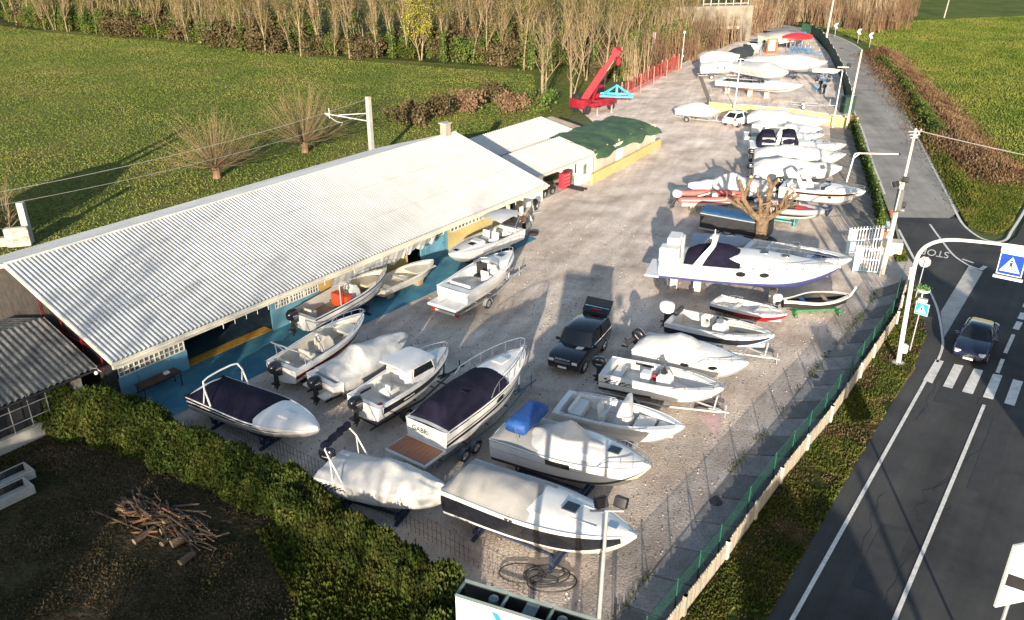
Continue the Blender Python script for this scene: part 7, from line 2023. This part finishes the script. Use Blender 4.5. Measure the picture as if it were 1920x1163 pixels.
protos = [bare_tree('slim bare tree', 12, 1, .45, .5, 1, 160, haze=15), bare_tree('twin stemmed bare tree', 12.5, 2, .5, .5, 2, 120, r=.13, haze=10), bare_tree('ivy clad bare tree', 11, 1, .55, .45, 3, 700, r=.15, haze=16, hm=HAZEG), bare_tree('tall straight bare tree', 14, 1, .35, .6, 4, 120, r=.15, haze=15), bare_tree('three stemmed bare tree', 12, 3, .45, .5, 5, 260, r=.11, haze=6, hm=HAZEG), bare_tree('leaning bare tree', 11.5, 1, .5, .45, 6, 160, lean=-.22, haze=15)]
edge_px = [(-60, 20), (0, 36), (100, 58), (200, 66), (330, 74), (500, 100), (640, 108), (800, 114), (900, 120), (1000, 132), (1075, 140), (1160, 150), (1215, 128), (1300, 100)]
EP = [G(*p) for p in edge_px]
kinds = ('slim bare tree at the sunlit field edge of the wood', 'twin stemmed bare tree at the sunlit field edge of the wood', 'ivy clad bare tree at the sunlit field edge of the wood', 'tall straight bare tree at the sunlit field edge of the wood', 'three stemmed bare tree at the sunlit field edge of the wood', 'leaning bare tree at the sunlit field edge of the wood')
kinds2 = tuple(k.replace('at the sunlit field edge of the wood', 'standing deeper in the wood') for k in kinds)
used = set(); rt2 = random.Random(11); cnt = 0
row_n = (64, 66, 62, 56)
for row, n_ in enumerate(row_n):
    for i in range(n_):
        t = (i + rt2.uniform(.1, .9)) / n_
        p = along(EP, t); j = int(t * (len(EP) - 1))
        back = Vector((p.x, p.y, 0)).normalized()
        p = p + back * (row * 7.5 + rt2.uniform(-1.5, 3.5)); k = rt2.randrange(6)
        if t > .86 and row < 1: continue
        sc = rt2.uniform(.68, 1.22) * (1.0 + .06 * row)
        lab = kinds[k] if row == 0 else kinds2[k]; gp_ = ('edge trees: ' if row == 0 else 'inner trees: ') + lab
        if k not in used and row == 0:
            used.add(k); o_ = protos[k]; o_.location = p; o_['label'] = lab; o_['group'] = gp_; o_.rotation_euler = (0, 0, rt2.uniform(0, 6.28)); o_.scale = (sc,) * 3
            KIDS[o_] = [x for x in COL.objects if x.parent == o_]
        else: copy_tree(protos[k], p, rt2.uniform(0, 6.28), sc, lab, gp_)
# undergrowth
bp = [bush('green leafy shrub under the bare trees', 2.2, 2.6, IVY, 1500, seed=1), bush('bright green shrub under the bare trees', 1.8, 2.0, WEED, 1200, seed=2, size=.22), bush('olive brown scrub under the bare trees', 2.4, 3.4, DRYG, 1300, seed=3, up=.6, size=.3), bush('tall dark green shrub under the bare trees', 2.0, 4.6, IVY, 1900, seed=4)]
bl = ('green leafy shrub on the floor of the wood', 'bright green shrub on the floor of the wood', 'olive brown scrub on the floor of the wood', 'tall dark green shrub on the floor of the wood')
fst = [True] * 4
for i in range(240):
    t = rt2.random(); p = along(EP, t); back = Vector((p.x, p.y, 0)).normalized(); p = p + back * (rt2.random() ** 1.7 * 30 + .8); k = rt2.choice((0, 1, 1, 1, 2, 2, 3)) if t < .75 else rt2.choice((1, 2, 2, 3, 2))
    sc = rt2.uniform(.7, 1.35)
    if fst[k]: fst[k] = False; bp[k].location = p; bp[k]['label'] = bl[k]; bp[k]['group'] = bl[k] + 's'; KIDS[bp[k]] = [x for x in COL.objects if x.parent == bp[k]]
    else: copy_tree(bp[k], p, rt2.uniform(0, 6), sc, bl[k], bl[k] + 's')
o_ = bare_tree('yellow green leafy tree among the bare trunks at the field edge', 11, 2, .5, .45, 8, 0, leafy=34, nch=5); o_.location = G(790, 113)
# sapling thickets by the terrace and the bend
def thicket(label, h, n, rad, m, seed, lean=0):
    rnd = random.Random(seed); o = thing('sapling_thicket', label, 'thicket', (0, 0, 0)); mb = MB()
    for i in range(n):
        a = rnd.uniform(0, 6.28); q = rad * rnd.random() ** .5; p = Vector((q * math.cos(a), q * math.sin(a), 0)); hh = h * rnd.uniform(.55, 1.1); d = Vector((rnd.gauss(lean, .12), rnd.gauss(0, .1), 1))
        e = p + d * hh; mb.tube([p, p.lerp(e, .5) + Vector((rnd.gauss(0, .1), 0, 0)), e], [.05, .035, .008], m, 3, cap=False)
        for k in range(4):
            f = rnd.uniform(.35, .95); b_ = p.lerp(e, f); mb.tube([b_, b_ + Vector((rnd.gauss(0, .35), rnd.gauss(0, .35), hh * .2))], [.018, .004], m, 3, cap=False)
    mb.build('stem', o, smooth=0); return o
tk = [thicket('thicket of bare reddish saplings', 5.5, 70, 2.4, TWIGR, 1), thicket('thicket of bare tan saplings', 7, 60, 2.2, BARK, 2, .12)]
tl2 = ('thicket of bare reddish saplings behind the terrace and around the bend', 'thicket of bare tan saplings behind the terrace and around the bend')
ft = [True, True]
tpx = [(1245, 100), (1262, 96), (1282, 98), (1302, 96), (1322, 94), (1340, 92), (1358, 90), (1372, 88), (1392, 80), (1190, 150), (1215, 140), (1245, 128), (1260, 105), (1290, 112), (1300, 92), (1325, 90), (1345, 84), (1365, 78), (1385, 72), (1405, 62), (1425, 55), (1450, 50), (1475, 46), (1235, 100), (1270, 90), (1330, 70), (1380, 52), (1500, 40), (1520, 40), (1540, 48), (1560, 52), (1580, 50), (1600, 56), (1615, 52), (1635, 62), (1655, 55), (1660, 40), (1680, 55), (1640, 35), (1600, 35), (1560, 30), (1690, 40), (1540, 25), (1500, 20), (1620, 20), (1670, 25), (1700, 30), (1460, 25), (1420, 25)]
for i, (px, py) in enumerate(tpx):
    k = 0 if (i % 3) else 1
    p = G(px, py); sc = rt2.uniform(.8, 1.2)
    if ft[k]: ft[k] = False; tk[k].location = p; tk[k]['label'] = tl2[k]; tk[k]['group'] = tl2[k][:30]; KIDS[tk[k]] = [x for x in COL.objects if x.parent == tk[k]]
    else: copy_tree(tk[k], p, rt2.uniform(0, 6), sc, tl2[k], tl2[k][:30])
# bare trees and scrub between the field and the crane
sp6 = [(1020, 195, 11, 3, 21, 'many stemmed bare tree left of the crane'), (1068, 190, 11, 3, 22, 'tall bare tree with spreading boughs just behind the crane'), (1130, 160, 10, 2, 23, 'bare tree right behind the crane jib'), (1100, 150, 12, 2, 24, 'bare tree rising above the crane jib')]
for (px, py, h, st_, sd_, lb_) in sp6:
    o_ = bare_tree(lb_, h, st_, .7, .35, sd_, 0, nch=4, r=.13); o_.location = G(px, py)
scr = [(880, 205, 'dry pinkish bramble mound behind the white roofs', TWIGR), (960, 210, 'second dry bramble mound nearer the crane', TWIGR), (925, 190, 'pale dry scrub between the bramble mounds', DRYG), (820, 218, 'low dry scrub close to the shed chimney', DRYG), (1000, 205, 'green scrub at the foot of the many stemmed tree', IVY), (770, 232, 'straggling dry scrub left of the shed chimney', DRYG)]
for i, (px, py, lb_, mm) in enumerate(scr):
    o_ = bush(lb_, 1.9, 2.5, mm, 1500, seed=50 + i, up=.5, size=.28); o_.location = G(px, py)
# two coppiced willows in the field
def willow(label, loc, h, seed):
    rnd = random.Random(seed); o = thing('coppiced_willow', label, 'tree', tuple(loc)); mb = MB(); mb.tube([(0, 0, -.1), (.05, 0, .5), (0, .05, 1.1)], [.42, .36, .45], TWIGR, 9); mb.build('trunk', o); tw = MB()
    for i in range(120):
        a = rnd.uniform(0, 6.28); el = rnd.uniform(.05, 1.35); d = Vector((math.cos(a) * math.cos(el), math.sin(a) * math.cos(el), math.sin(el))); L_ = h * rnd.uniform(.7, 1.05)
        p0 = Vector((0, 0, 1.0)); p1 = p0 + d * L_ * .5; p2 = p0 + d * L_ + Vector((0, 0, L_ * .12))
        tw.tube([p0, p1, p2], [.035, .022, .006], TWIG, 3, cap=False)
        for k in range(6):
            f = rnd.uniform(.35, .95); b_ = p1.lerp(p2, (f - .5) * 2) if f > .5 else p0.lerp(p1, f * 2); tw.tube([b_, b_ + (d + Vector((rnd.gauss(0, .4), rnd.gauss(0, .4), rnd.gauss(.1, .25)))) * L_ * .26], [.012, .003], TWIG, 3, cap=False)
    tw.build('crown', o, smooth=0)
willow('wide bare coppiced willow directly behind the shed roof', G(407, 333, 0), 5.2, 3)
willow('darker bare coppiced willow farther along the shed roof', G(572, 285, 0), 5.6, 4)
o_ = bare_tree('bare bush at the left edge above the white roof', 5, 4, .9, .2, 31, 0, nch=4, r=.06, twm=TWIG); o_.location = G(15, 455)
# posts and pale wall piece at the left edge
def back(p, h): return Vector((p.x, p.y, 0)) - Vector((SD.x, SD.y, 0)).normalized() * h / math.tan(SUN_EL)
for i, (px, py, h) in enumerate(((345, 243, 8.6), (328, 262, 8.0))):
    pole('concrete_post', ('pale concrete post at the left edge behind the roof', 'second pale concrete post at the left edge behind the roof')[i], back(G(px, py), h), h, .36, .30, CONC, 0, 'post')
o_ = MB(); o_.box((0, 0, .75), (1.7, .5, 1.5), STONE, .3, bev=.12); o_.box((-1.4, 0, .35), (1.0, .6, .7), STONE, .3, bev=.1); o_ = o_.build('stone_wall'); o_.location = G(38, 462); tag(o_, 'pale broken stone wall stub behind the left end of the white roof', 'wall')
o_ = MB(); o_.box((0, 0, 1.6), (.5, .4, 3.2), CONC); o_ = o_.build('concrete_pillar'); o_.location = G(57, 455); tag(o_, 'shaded grey pillar beside the pale stone wall stub', 'pillar')
# pollarded tree in the planter ring
def pollard():
    rnd = random.Random(9); o = thing('pollarded_tree', 'bare pollarded tree with stubby sawn branches beside the largest cruiser', 'tree', tuple(G(1423, 462))); o.scale = (1.12, 1.12, 1.12); mb = MB(); cr = MB(); en = MB()
    PB = mat('pollard_bark', (.36, .25, .15), .9, cols=[(.085, .052, .03), (.17, .11, .062), (.25, .175, .105)], vscale=3, bump=.06, bscale=7)
    mb.tube([(0, 0, 0), (.03, 0, .8), (0, 0, 1.7), (.05, 0, 2.1)], [.44, .38, .42, .40], PB, 10); mb.build('trunk', o)
    limbs = [((-1.5, -.2, 3.4), .19, ((-1.9, -.2, 4.6), (-1.2, -.3, 4.9))), ((-1.3, .4, 2.6), .17, ((-2.4, .5, 3.2), (-1.9, .8, 3.4))), ((-.4, -.4, 3.3), .15, ((-.7, -.5, 4.2),)), ((.3, .2, 3.6), .20, ((.1, .2, 4.7), (.8, .4, 4.5))), ((1.1, -.2, 3.0), .17, ((1.8, -.2, 3.9), (1.3, -.4, 4.1))), ((1.5, .3, 2.7), .15, ((2.3, .4, 3.5), (2.4, .3, 2.9))), ((.7, -.6, 2.6), .13, ((1.3, -.9, 3.2),))]
    for e, r_, subs in limbs:
        e = Vector(e); b_ = Vector((0, 0, 1.8)); m_ = b_.lerp(e, .5) + Vector((rnd.gauss(0, .1), rnd.gauss(0, .1), -.15)); cr.tube([b_, m_, e], [r_ * 1.3, r_ * .92, r_ * .74], PB, 8); cr.ball(e, r_ * 1.05, PB, 6); [cr.tube([b_.lerp(e, f_), b_.lerp(e, f_) + Vector((rnd.gauss(0, .35), rnd.gauss(0, .35), rnd.uniform(.2, .7)))], [.06, .015], PB, 5) for f_ in (.35, .5, .65, .8, .95)]
        for s_ in subs:
            s_ = Vector(s_); mm = e.lerp(s_, .5) + Vector((rnd.gauss(0, .08), rnd.gauss(0, .08), 0)); cr.tube([e, mm, s_], [r_ * .8, r_ * .62, r_ * .55], PB, 7); d = (s_ - mm).normalized(); en.ball(s_, r_ * .62, LOGE if rnd.random() < .5 else PB, 5)
            for k in range(4): q_ = e.lerp(s_, rnd.random()); cr.tube([q_, q_ + Vector((rnd.gauss(0, .3), rnd.gauss(0, .3), rnd.uniform(.15, .55)))], [.045, .012], PB, 5)
    cr.build('crown', o); en.build('sawn_end', o)
pollard()
# big hedge along the yard's left boundary
hp = [G(105, 792), G(200, 800), G(300, 838), G(400, 880), G(500, 930), G(600, 985)]
def hedge(name, label, pts, wd, h, n, m, size, seed, htaper=1.0, up=.35, cat='hedge'):
    rg = np.random.default_rng(seed); o = thing(name, label, cat, tuple(pts[0]))
    u = rg.random(n); P = np.zeros((n, 3)); nb = 400
    for i in range(n):
        p = along(pts, float(u[i])); P[i, :2] = (p.x, p.y)
    hh = h * (1 - (1 - htaper) * u) * (.85 + .3 * np.array([noise.noise(Vector((float(a) * 18, seed, 0))) for a in u]))
    ang_ = rg.uniform(-.1, math.pi + .1, n); rad = rg.uniform(.55, 1.0, n) ** .5
    lump = 1 + .55 * np.array([noise.noise(Vector((float(P[i, 0]) * .9, float(P[i, 1]) * .9, float(ang_[i]) * 1.5))) for i in range(n)])
    d = (pts[-1] - pts[0]).normalized(); nx = Vector((-d.y, d.x, 0))
    off = np.cos(ang_) * rad * lump * wd
    P[:, 0] += nx.x * off; P[:, 1] += nx.y * off; P[:, 2] = np.maximum(.02, np.sin(ang_) * rad * lump * hh + rg.normal(0, .06, n))
    P[:, :2] += rg.normal(0, .07, (n, 2))
    quadcloud('leaf_twig_cloud', P, size, m, o, up=up, aspect=.45, origin=tuple(pts[0]))
    mb = MB()
    for i in range(26): p = along(pts, (i + .5) / 26); mb.tube([p - Vector((0, 0, .1)), p + Vector((.1, 0, h * .6))], [.05, .015], TWIG, 4)
    mb.build('stem', o, True)
    return o
hedge('hedge', 'thick green conifer hedge between the barn garden and the yard', hp, 1.25, 2.3, 80000, HEDGE, .17, 3, .62, up=.5)
hedge('hedge', 'lower ragged green hedge running on towards the billboard', [G(560, 960), G(640, 1010), G(740, 1075), G(830, 1130), (-2.5, 15.5, 0) and Vector((-2.2, 16.5, 0))], 1.0, 1.6, 50000, mat('hedge_leaf_low', (.07, .10, .015), .75, cols=[(.02, .036, .007), (.045, .065, .011), (.085, .085, .02)], vscale=.6, island=.45, spec=.2), .19, 5, .8, up=.75)
# wire fence inside the hedge
wf = [G(420, 805), G(560, 880), G(700, 955), G(850, 1040), G(1010, 1130)]
o_ = thing('wire_fence', 'thin dark wire fence between the hedge and the gravel', 'fence', tuple(wf[0])); mb = MB()
for i in range(80): p = along(wf, i / 79); mb.tube([p, p + Vector((0, 0, 1.1))], .010, BLKM, 3)
for z in (.3, .7, 1.1): mb.tube([along(wf, i / 20) + Vector((0, 0, z)) for i in range(21)], .007, BLKM, 3)
mb.build('wire', o_, True)
# ivy on the yard fence, roadside plants
P = []
for i in range(9000):
    p = along(yf, random.random()); P.append((p.x + random.gauss(.05, .13), p.y + random.gauss(0, .12), min(1.5, abs(random.gauss(.45, .42)))))
o_ = quadcloud('ivy_growth', P, .2, IVY, None, origin=tuple(yf[0])); tag(o_, 'ivy and weeds climbing the mesh fence beside the side road', 'ivy'); 
# right side: green bank plants and the long brown bramble band
def band(name, label, pl, n, wd, h, m, size, up, cat, kind=None, hv=.4):
    P = np.zeros((n, 3)); pv = [G(*p) if not isinstance(p, Vector) else p for p in pl]
    for i in range(n):
        t = random.random(); p = along(pv, t); q = random.gauss(0, 1); k = 1 + hv * N3(p.x * .35, p.y * .35, 2); o = q * wd * .5
        P[i] = (p.x + o, p.y + random.gauss(0, .4), abs(random.random() ** .7 * h * k * max(.15, 1 - abs(q) * .4)))
    o = quadcloud(name, P, size, m, None, up=up, aspect=.35, origin=tuple(pv[0])); return tag(o, label, cat, kind=kind)
band('bramble_bank', 'long band of brown dry brambles along the ditch between road bank and meadow', [(1650, 100), (1690, 150), (1725, 185), (1760, 225), (1800, 275), (1850, 318), (1910, 350)], 60000, 3.6, 1.5, mat('dry_bramble', (.14, .09, .05), .9, cols=[(.075, .045, .025), (.14, .085, .048), (.20, .14, .08)], vscale=.3, island=.35, spec=.1), .24, .7, 'brambles', hv=.25)
band('bank_plants', 'green weeds on the bank along the right side of the side road', [(1632, 95), (1670, 135), (1702, 180), (1735, 235), (1770, 290), (1800, 345), (1830, 395)], 30000, 1.6, .5, WEED, .22, .6, 'weeds')
band('ditch_shrubs', 'dark green shrubs in the ditch below the brown brambles', [(1650, 118), (1690, 160), (1715, 195), (1735, 225), (1760, 260)], 9000, 1.5, 1.6, IVY, .34, .2, 'shrubs')
# stuff: grass in field, meadow, verge, garden
def tufts(name, poly, n, size, m, h=0.0, label=None, up=.7, z0=0.0, dens=None):
    q = scatter([(p[0], p[1]) for p in poly], n)
    if dens: q = q[[noise.noise(Vector((float(a) * dens, float(b_) * dens, 7))) > -.12 for a, b_ in q]]
    P = np.concatenate([q, np.full((len(q), 1), z0)], 1); P[:, 2] += RNG.uniform(0, max(h, 1e-4), len(q))
    o = quadcloud(name, P, size, m, None, up=up, aspect=.5, origin=(float(P[0, 0]), float(P[0, 1]), z0)); return tag(o, label or 'grass growing in the ' + name.replace('_', ' '), 'grass', kind='stuff')
near_f = [B(-8, 12), B(36, 19), B(60, 16), G(1000, 140), G(640, 112), G(330, 80), G(100, 62), G(-60, 40), G(-60, 400), (-45, 45)]
tufts('field_grass', near_f, 170000, .2, BLADE, .04, up=.5, z0=-.05)
tufts('verge_grass', [G(1437, 1163), G(1602, 874), G(1662, 773), G(1712, 692), G(1736, 631), G(1729, 574), G(1705, 526), G(1461, 912), G(1286, 1160), (6, 18)], 26000, .16, WEED, .05, dens=.5)
tufts('verge_dry_grass', [G(1437, 1163), G(1602, 874), G(1662, 773), G(1712, 692), G(1736, 631), G(1729, 574), G(1705, 526), G(1461, 912), G(1286, 1160), (6, 18)], 9000, .15, DRYG, .04, dens=.7)
tufts('garden_dry_grass', [(-30, 14), (-2, 14), G(850, 1100), G(600, 960), G(420, 880), G(120, 800), G(-20, 860)], 70000, .11, DRYG, .03, dens=.35, up=.5)
tufts('garden_weeds', [(-12, 14), (-1.5, 13), G(860, 1130), G(700, 1040), G(560, 960), G(480, 1000), G(560, 1140)], 26000, .26, WEED, .1, up=.75)
rp = [G(*p) for p in ((1560, 55), (1700, 40), (1930, 30), (1930, 330), (1860, 320), (1800, 270), (1740, 190), (1660, 95))]
tufts('right_meadow_grass', rp, 80000, .24, mat('meadow_blade', (.09, .13, .02), .85, cols=[(.06, .10, .014), (.115, .145, .026), (.17, .17, .04)], vscale=.1, island=.35, spec=.1), .1, up=.6)
tufts('corner_verge_grass', [G(*p) for p in ((1740, 255), (1800, 290), (1925, 340), (1915, 385), (1890, 430), (1865, 440), (1815, 425), (1795, 390), (1765, 335))], 34000, .22, WEED, .06, up=.55)
tufts('gate_weeds', [G(*p) for p in ((1672, 470), (1690, 455), (1702, 490), (1680, 492))], 700, .3, WEED, .1)
# concrete bridge abutment behind the thickets
o_ = thing('bridge_abutment', 'old pale concrete bridge wall with railings behind the saplings', 'bridge', tuple(G(1240, 88)))
BA, BB = G(1222, 90), G(1395, 84); d = BB - BA; an_ = math.atan2(d.y, d.x); c = (BA + BB) / 2
OLDC = mat('stained_concrete', (.24, .21, .17), .95, cols=[(.12, .10, .075), (.24, .21, .17), (.32, .28, .23)], vscale=.35, bump=.05, bscale=3, dirt=.5)
mb = MB(); mb.box(c + Vector((0, 0, 5.4)), (d.length, 4, 3.6), OLDC, an_); mb.box(BA + d * .2 + Vector((0, 0, 2)), (d.length * .42, 4, 4), OLDC, an_); mb.box(BA + d * .93 + Vector((0, 0, 2)), (d.length * .14, 4, 4), OLDC, an_); mb.box(BA + d * .62 + Vector((0, 0, 3.4)), (d.length * .5, 4.1, .5), CONCL, an_); mb.build('wall', o_, True)
mb = MB()
for k in range(7): p = BA + d * (.5 + k * .08); mb.tube([p + Vector((0, -1, 7.2)), p + Vector((0, -1, 8.8))], .08, CONCL, 4)
for z in (7.5, 8.7): mb.tube([BA + d * .5 + Vector((0, -1, z)), BA + d * .98 + Vector((0, -1, z))], .07, CONCL, 4)
mb.build('railing', o_, True)
# trees, posts and a pole outside the frame, whose shadows reach into the picture
def crown_tree(label, loc, h, r, n, seed, sq=1.0):
    rg = np.random.default_rng(seed); o = thing('roadside_tree', label, 'tree', tuple(loc)); mb = MB(); mb.tube([(0, 0, 0), (.1, 0, h * .4), (0, 0, h * .8)], [.25, .2, .08], BARK, 8)
    for k in range(8): a = k * .8; mb.tube([(0, 0, h * .35), (r * .5 * math.cos(a), r * .5 * math.sin(a), h * .6)], [.1, .03], BARK, 5)
    mb.build('trunk', o); v = rg.normal(size=(n, 3)); v /= np.linalg.norm(v, axis=1)[:, None]; v *= (rg.random(n) ** .25)[:, None] * np.array([r, r, (h * .5) * sq]); v[:, 2] += h * .56
    quadcloud('crown', v, .5, IVY, o)
crown_tree('slim evergreen beside the main road outside the right edge', back(G(1748, 528), 8.0), 8.0, 1.55, 5000, 1)
crown_tree('broad evergreen beside the main road outside the right edge', back(G(1868, 528), 9.5), 9.5, 3.4, 11000, 2)
crown_tree('fourth evergreen added outside the right edge to shade the saloon car', back(G(1808, 570), 8.0), 8.0, 2.2, 7000, 17)  # unseen tree added so its shadow covers the saloon
crown_tree('third evergreen beside the main road outside the right edge', back(G(1960, 560), 10.5), 10.5, 4.2, 12000, 3)
crown_tree('roadside tree behind the viewpoint over the near lane', back(G(1540, 985), 8.5) , 8.5, 1.9, 6000, 4)
pole('utility_pole', 'utility pole by the main road outside the lower right corner', back(G(1604, 872), 8.0), 8.0, .16, .12, CONCL, 0, 'utility pole')
o_ = thing('garden_shade_block', 'unseen block added outside the lower left corner to shade the garden', 'building', (-29.9, 14, 0), 0)  # unseen house-like block added to throw the garden's shade
mb = MB(); mb.box((0, 0, 1.9), (22, 5, 3.8), CONCL); mb.build('wall', o_); mb = MB(); mb.prism([(-11.3, -2.8), (11.3, -2.8), (11.3, 2.8), (-11.3, 2.8)], 3.8, 4.0, ROOFB); mb.build('roof', o_)
crown_tree('tall tree outside the left edge beyond the barn', back(B(0, 8), 14.0) + Vector((-1.5, 0, 0)), 14.0 + 2, 4.0, 14000, 6)
crown_tree('bushy tree outside the left edge behind the shed roof', back(G(200, 318), 6.0), 6.0, 3.6, 9000, 15)
crown_tree('garden tree outside the lower edge near the billboard', back(G(330, 1080), 8.0), 8.0, 1.9, 8000, 7)
crown_tree('garden tree outside the lower edge beside the billboard', back(G(520, 1020), 8.0), 8.0, 2.2, 8000, 8)
crown_tree('roadside tree behind the viewpoint over the verge', back(G(1430, 905), 8.0), 8.0, 2.0, 6000, 16)
for i in range(11):
    copy_tree(protos[i % 6], Vector((-31 + i * 2.25 + rt2.uniform(-.8, .8), -9 + 4.5 * math.sin(i * 2.1), 0)), i * 1.3, 1.12 + .12 * math.sin(i * 1.7), 'bare tree in the second row added behind the viewpoint to deepen shade', 'bare trees behind the viewpoint')
for i in range(10):  # second unseen row added to deepen the shade over the left boats
    copy_tree(protos[(i * 5 + 2) % 6], Vector((-33 + i * 2.2 + rt2.uniform(-.8, .8), -19 + 3 * math.sin(i * 1.7), 0)), i * 2.3, 1.25 + .1 * math.sin(i), 'bare tree in the second row added behind the viewpoint to deepen shade', 'bare trees behind the viewpoint')
# loose stones, leaf litter and small rubbish on the gravel, weeds along the slabs, covers and cracks
STN = mat('loose_stone', (.30, .26, .22), .9, cols=[(.10, .085, .07), (.30, .26, .22), (.55, .5, .44)], vscale=3, island=.6)
ny = [G(1156, 1162), G(1280, 1004), G(1444, 805), G(1551, 668), G(1629, 578), G(1500, 560), G(1240, 430), G(1100, 400), G(960, 480), G(680, 620), G(420, 745), G(330, 800), G(600, 960), G(860, 1110)]
q = scatter([(p.x, p.y) for p in ny], 7000)
o_ = quadcloud('loose_stones', np.concatenate([q, RNG.uniform(.01, .04, (len(q), 1))], 1), .075, STN, None, up=.3, origin=(float(q[0, 0]), float(q[0, 1]), 0)); tag(o_, 'loose stones and litter scattered over the gravel', 'stones', kind='stuff')
P = []
for i in range(2600):
    p = along(sl_l, random.random()); 
    if N3(p.x * .8, p.y * .8, 3) < .1: continue
    P.append((p.x + random.gauss(-.05, .12), p.y + random.gauss(0, .12), abs(random.gauss(.03, .05))))
o_ = quadcloud('path_edge_weeds', P, .075, WEED, None, up=.6, origin=P[0]); tag(o_, 'low weeds along the inner edge of the concrete path', 'weeds', kind='stuff')
for i, (px, py, r_, z_, lb_) in enumerate(((1342, 943, .28, .07, 'round drain cover in the concrete path by the fence'), (1577, 91, .45, .03, 'dark manhole cover in the side road near the bend'), (1528, 708, .2, .07, 'small round drain in the path beside the green trolley'))):
    o_ = MB(); o_.lathe((0, 0, 0), [(r_, -.01), (r_, .012), (r_ * .92, .016), (r_ * .3, .014)], BLKM, 18); o_ = o_.build('manhole_cover'); o_.location = G(px, py) + Vector((0, 0, z_)); tag(o_, lb_, 'manhole')
mb = MB()
for i in range(9):
    p = G(1500 + 30 * i, 1150 - 52 * i) + rt * random.uniform(-.5, 2.5); pts = [p]
    for k in range(14): pts.append(pts[-1] + rd * random.uniform(.2, .5) + rt * random.gauss(0, .12))
    strip(mb, pts, .022, .013, mat('tar_crack', (.016, .016, .017), .6))
for (u, v, wd, ln) in ((1.2, 3, 1.1, 4.5), (3.6, 12, .9, 7), (.8, 19, 1.3, 3)):
    p = G(1485, 1163) + rt * u + rd * v; mb.face([(*(p + rt * a + rd * c).xy, .0145) for a, c in ((0, 0), (wd, .1), (wd, ln), (0, ln - .1))], mat('asphalt_repair', (.034, .034, .036), .85, var=.15, vscale=2, fine=(40, .2)))
tag(mb.build('road_repairs', smooth=0), kind='structure')
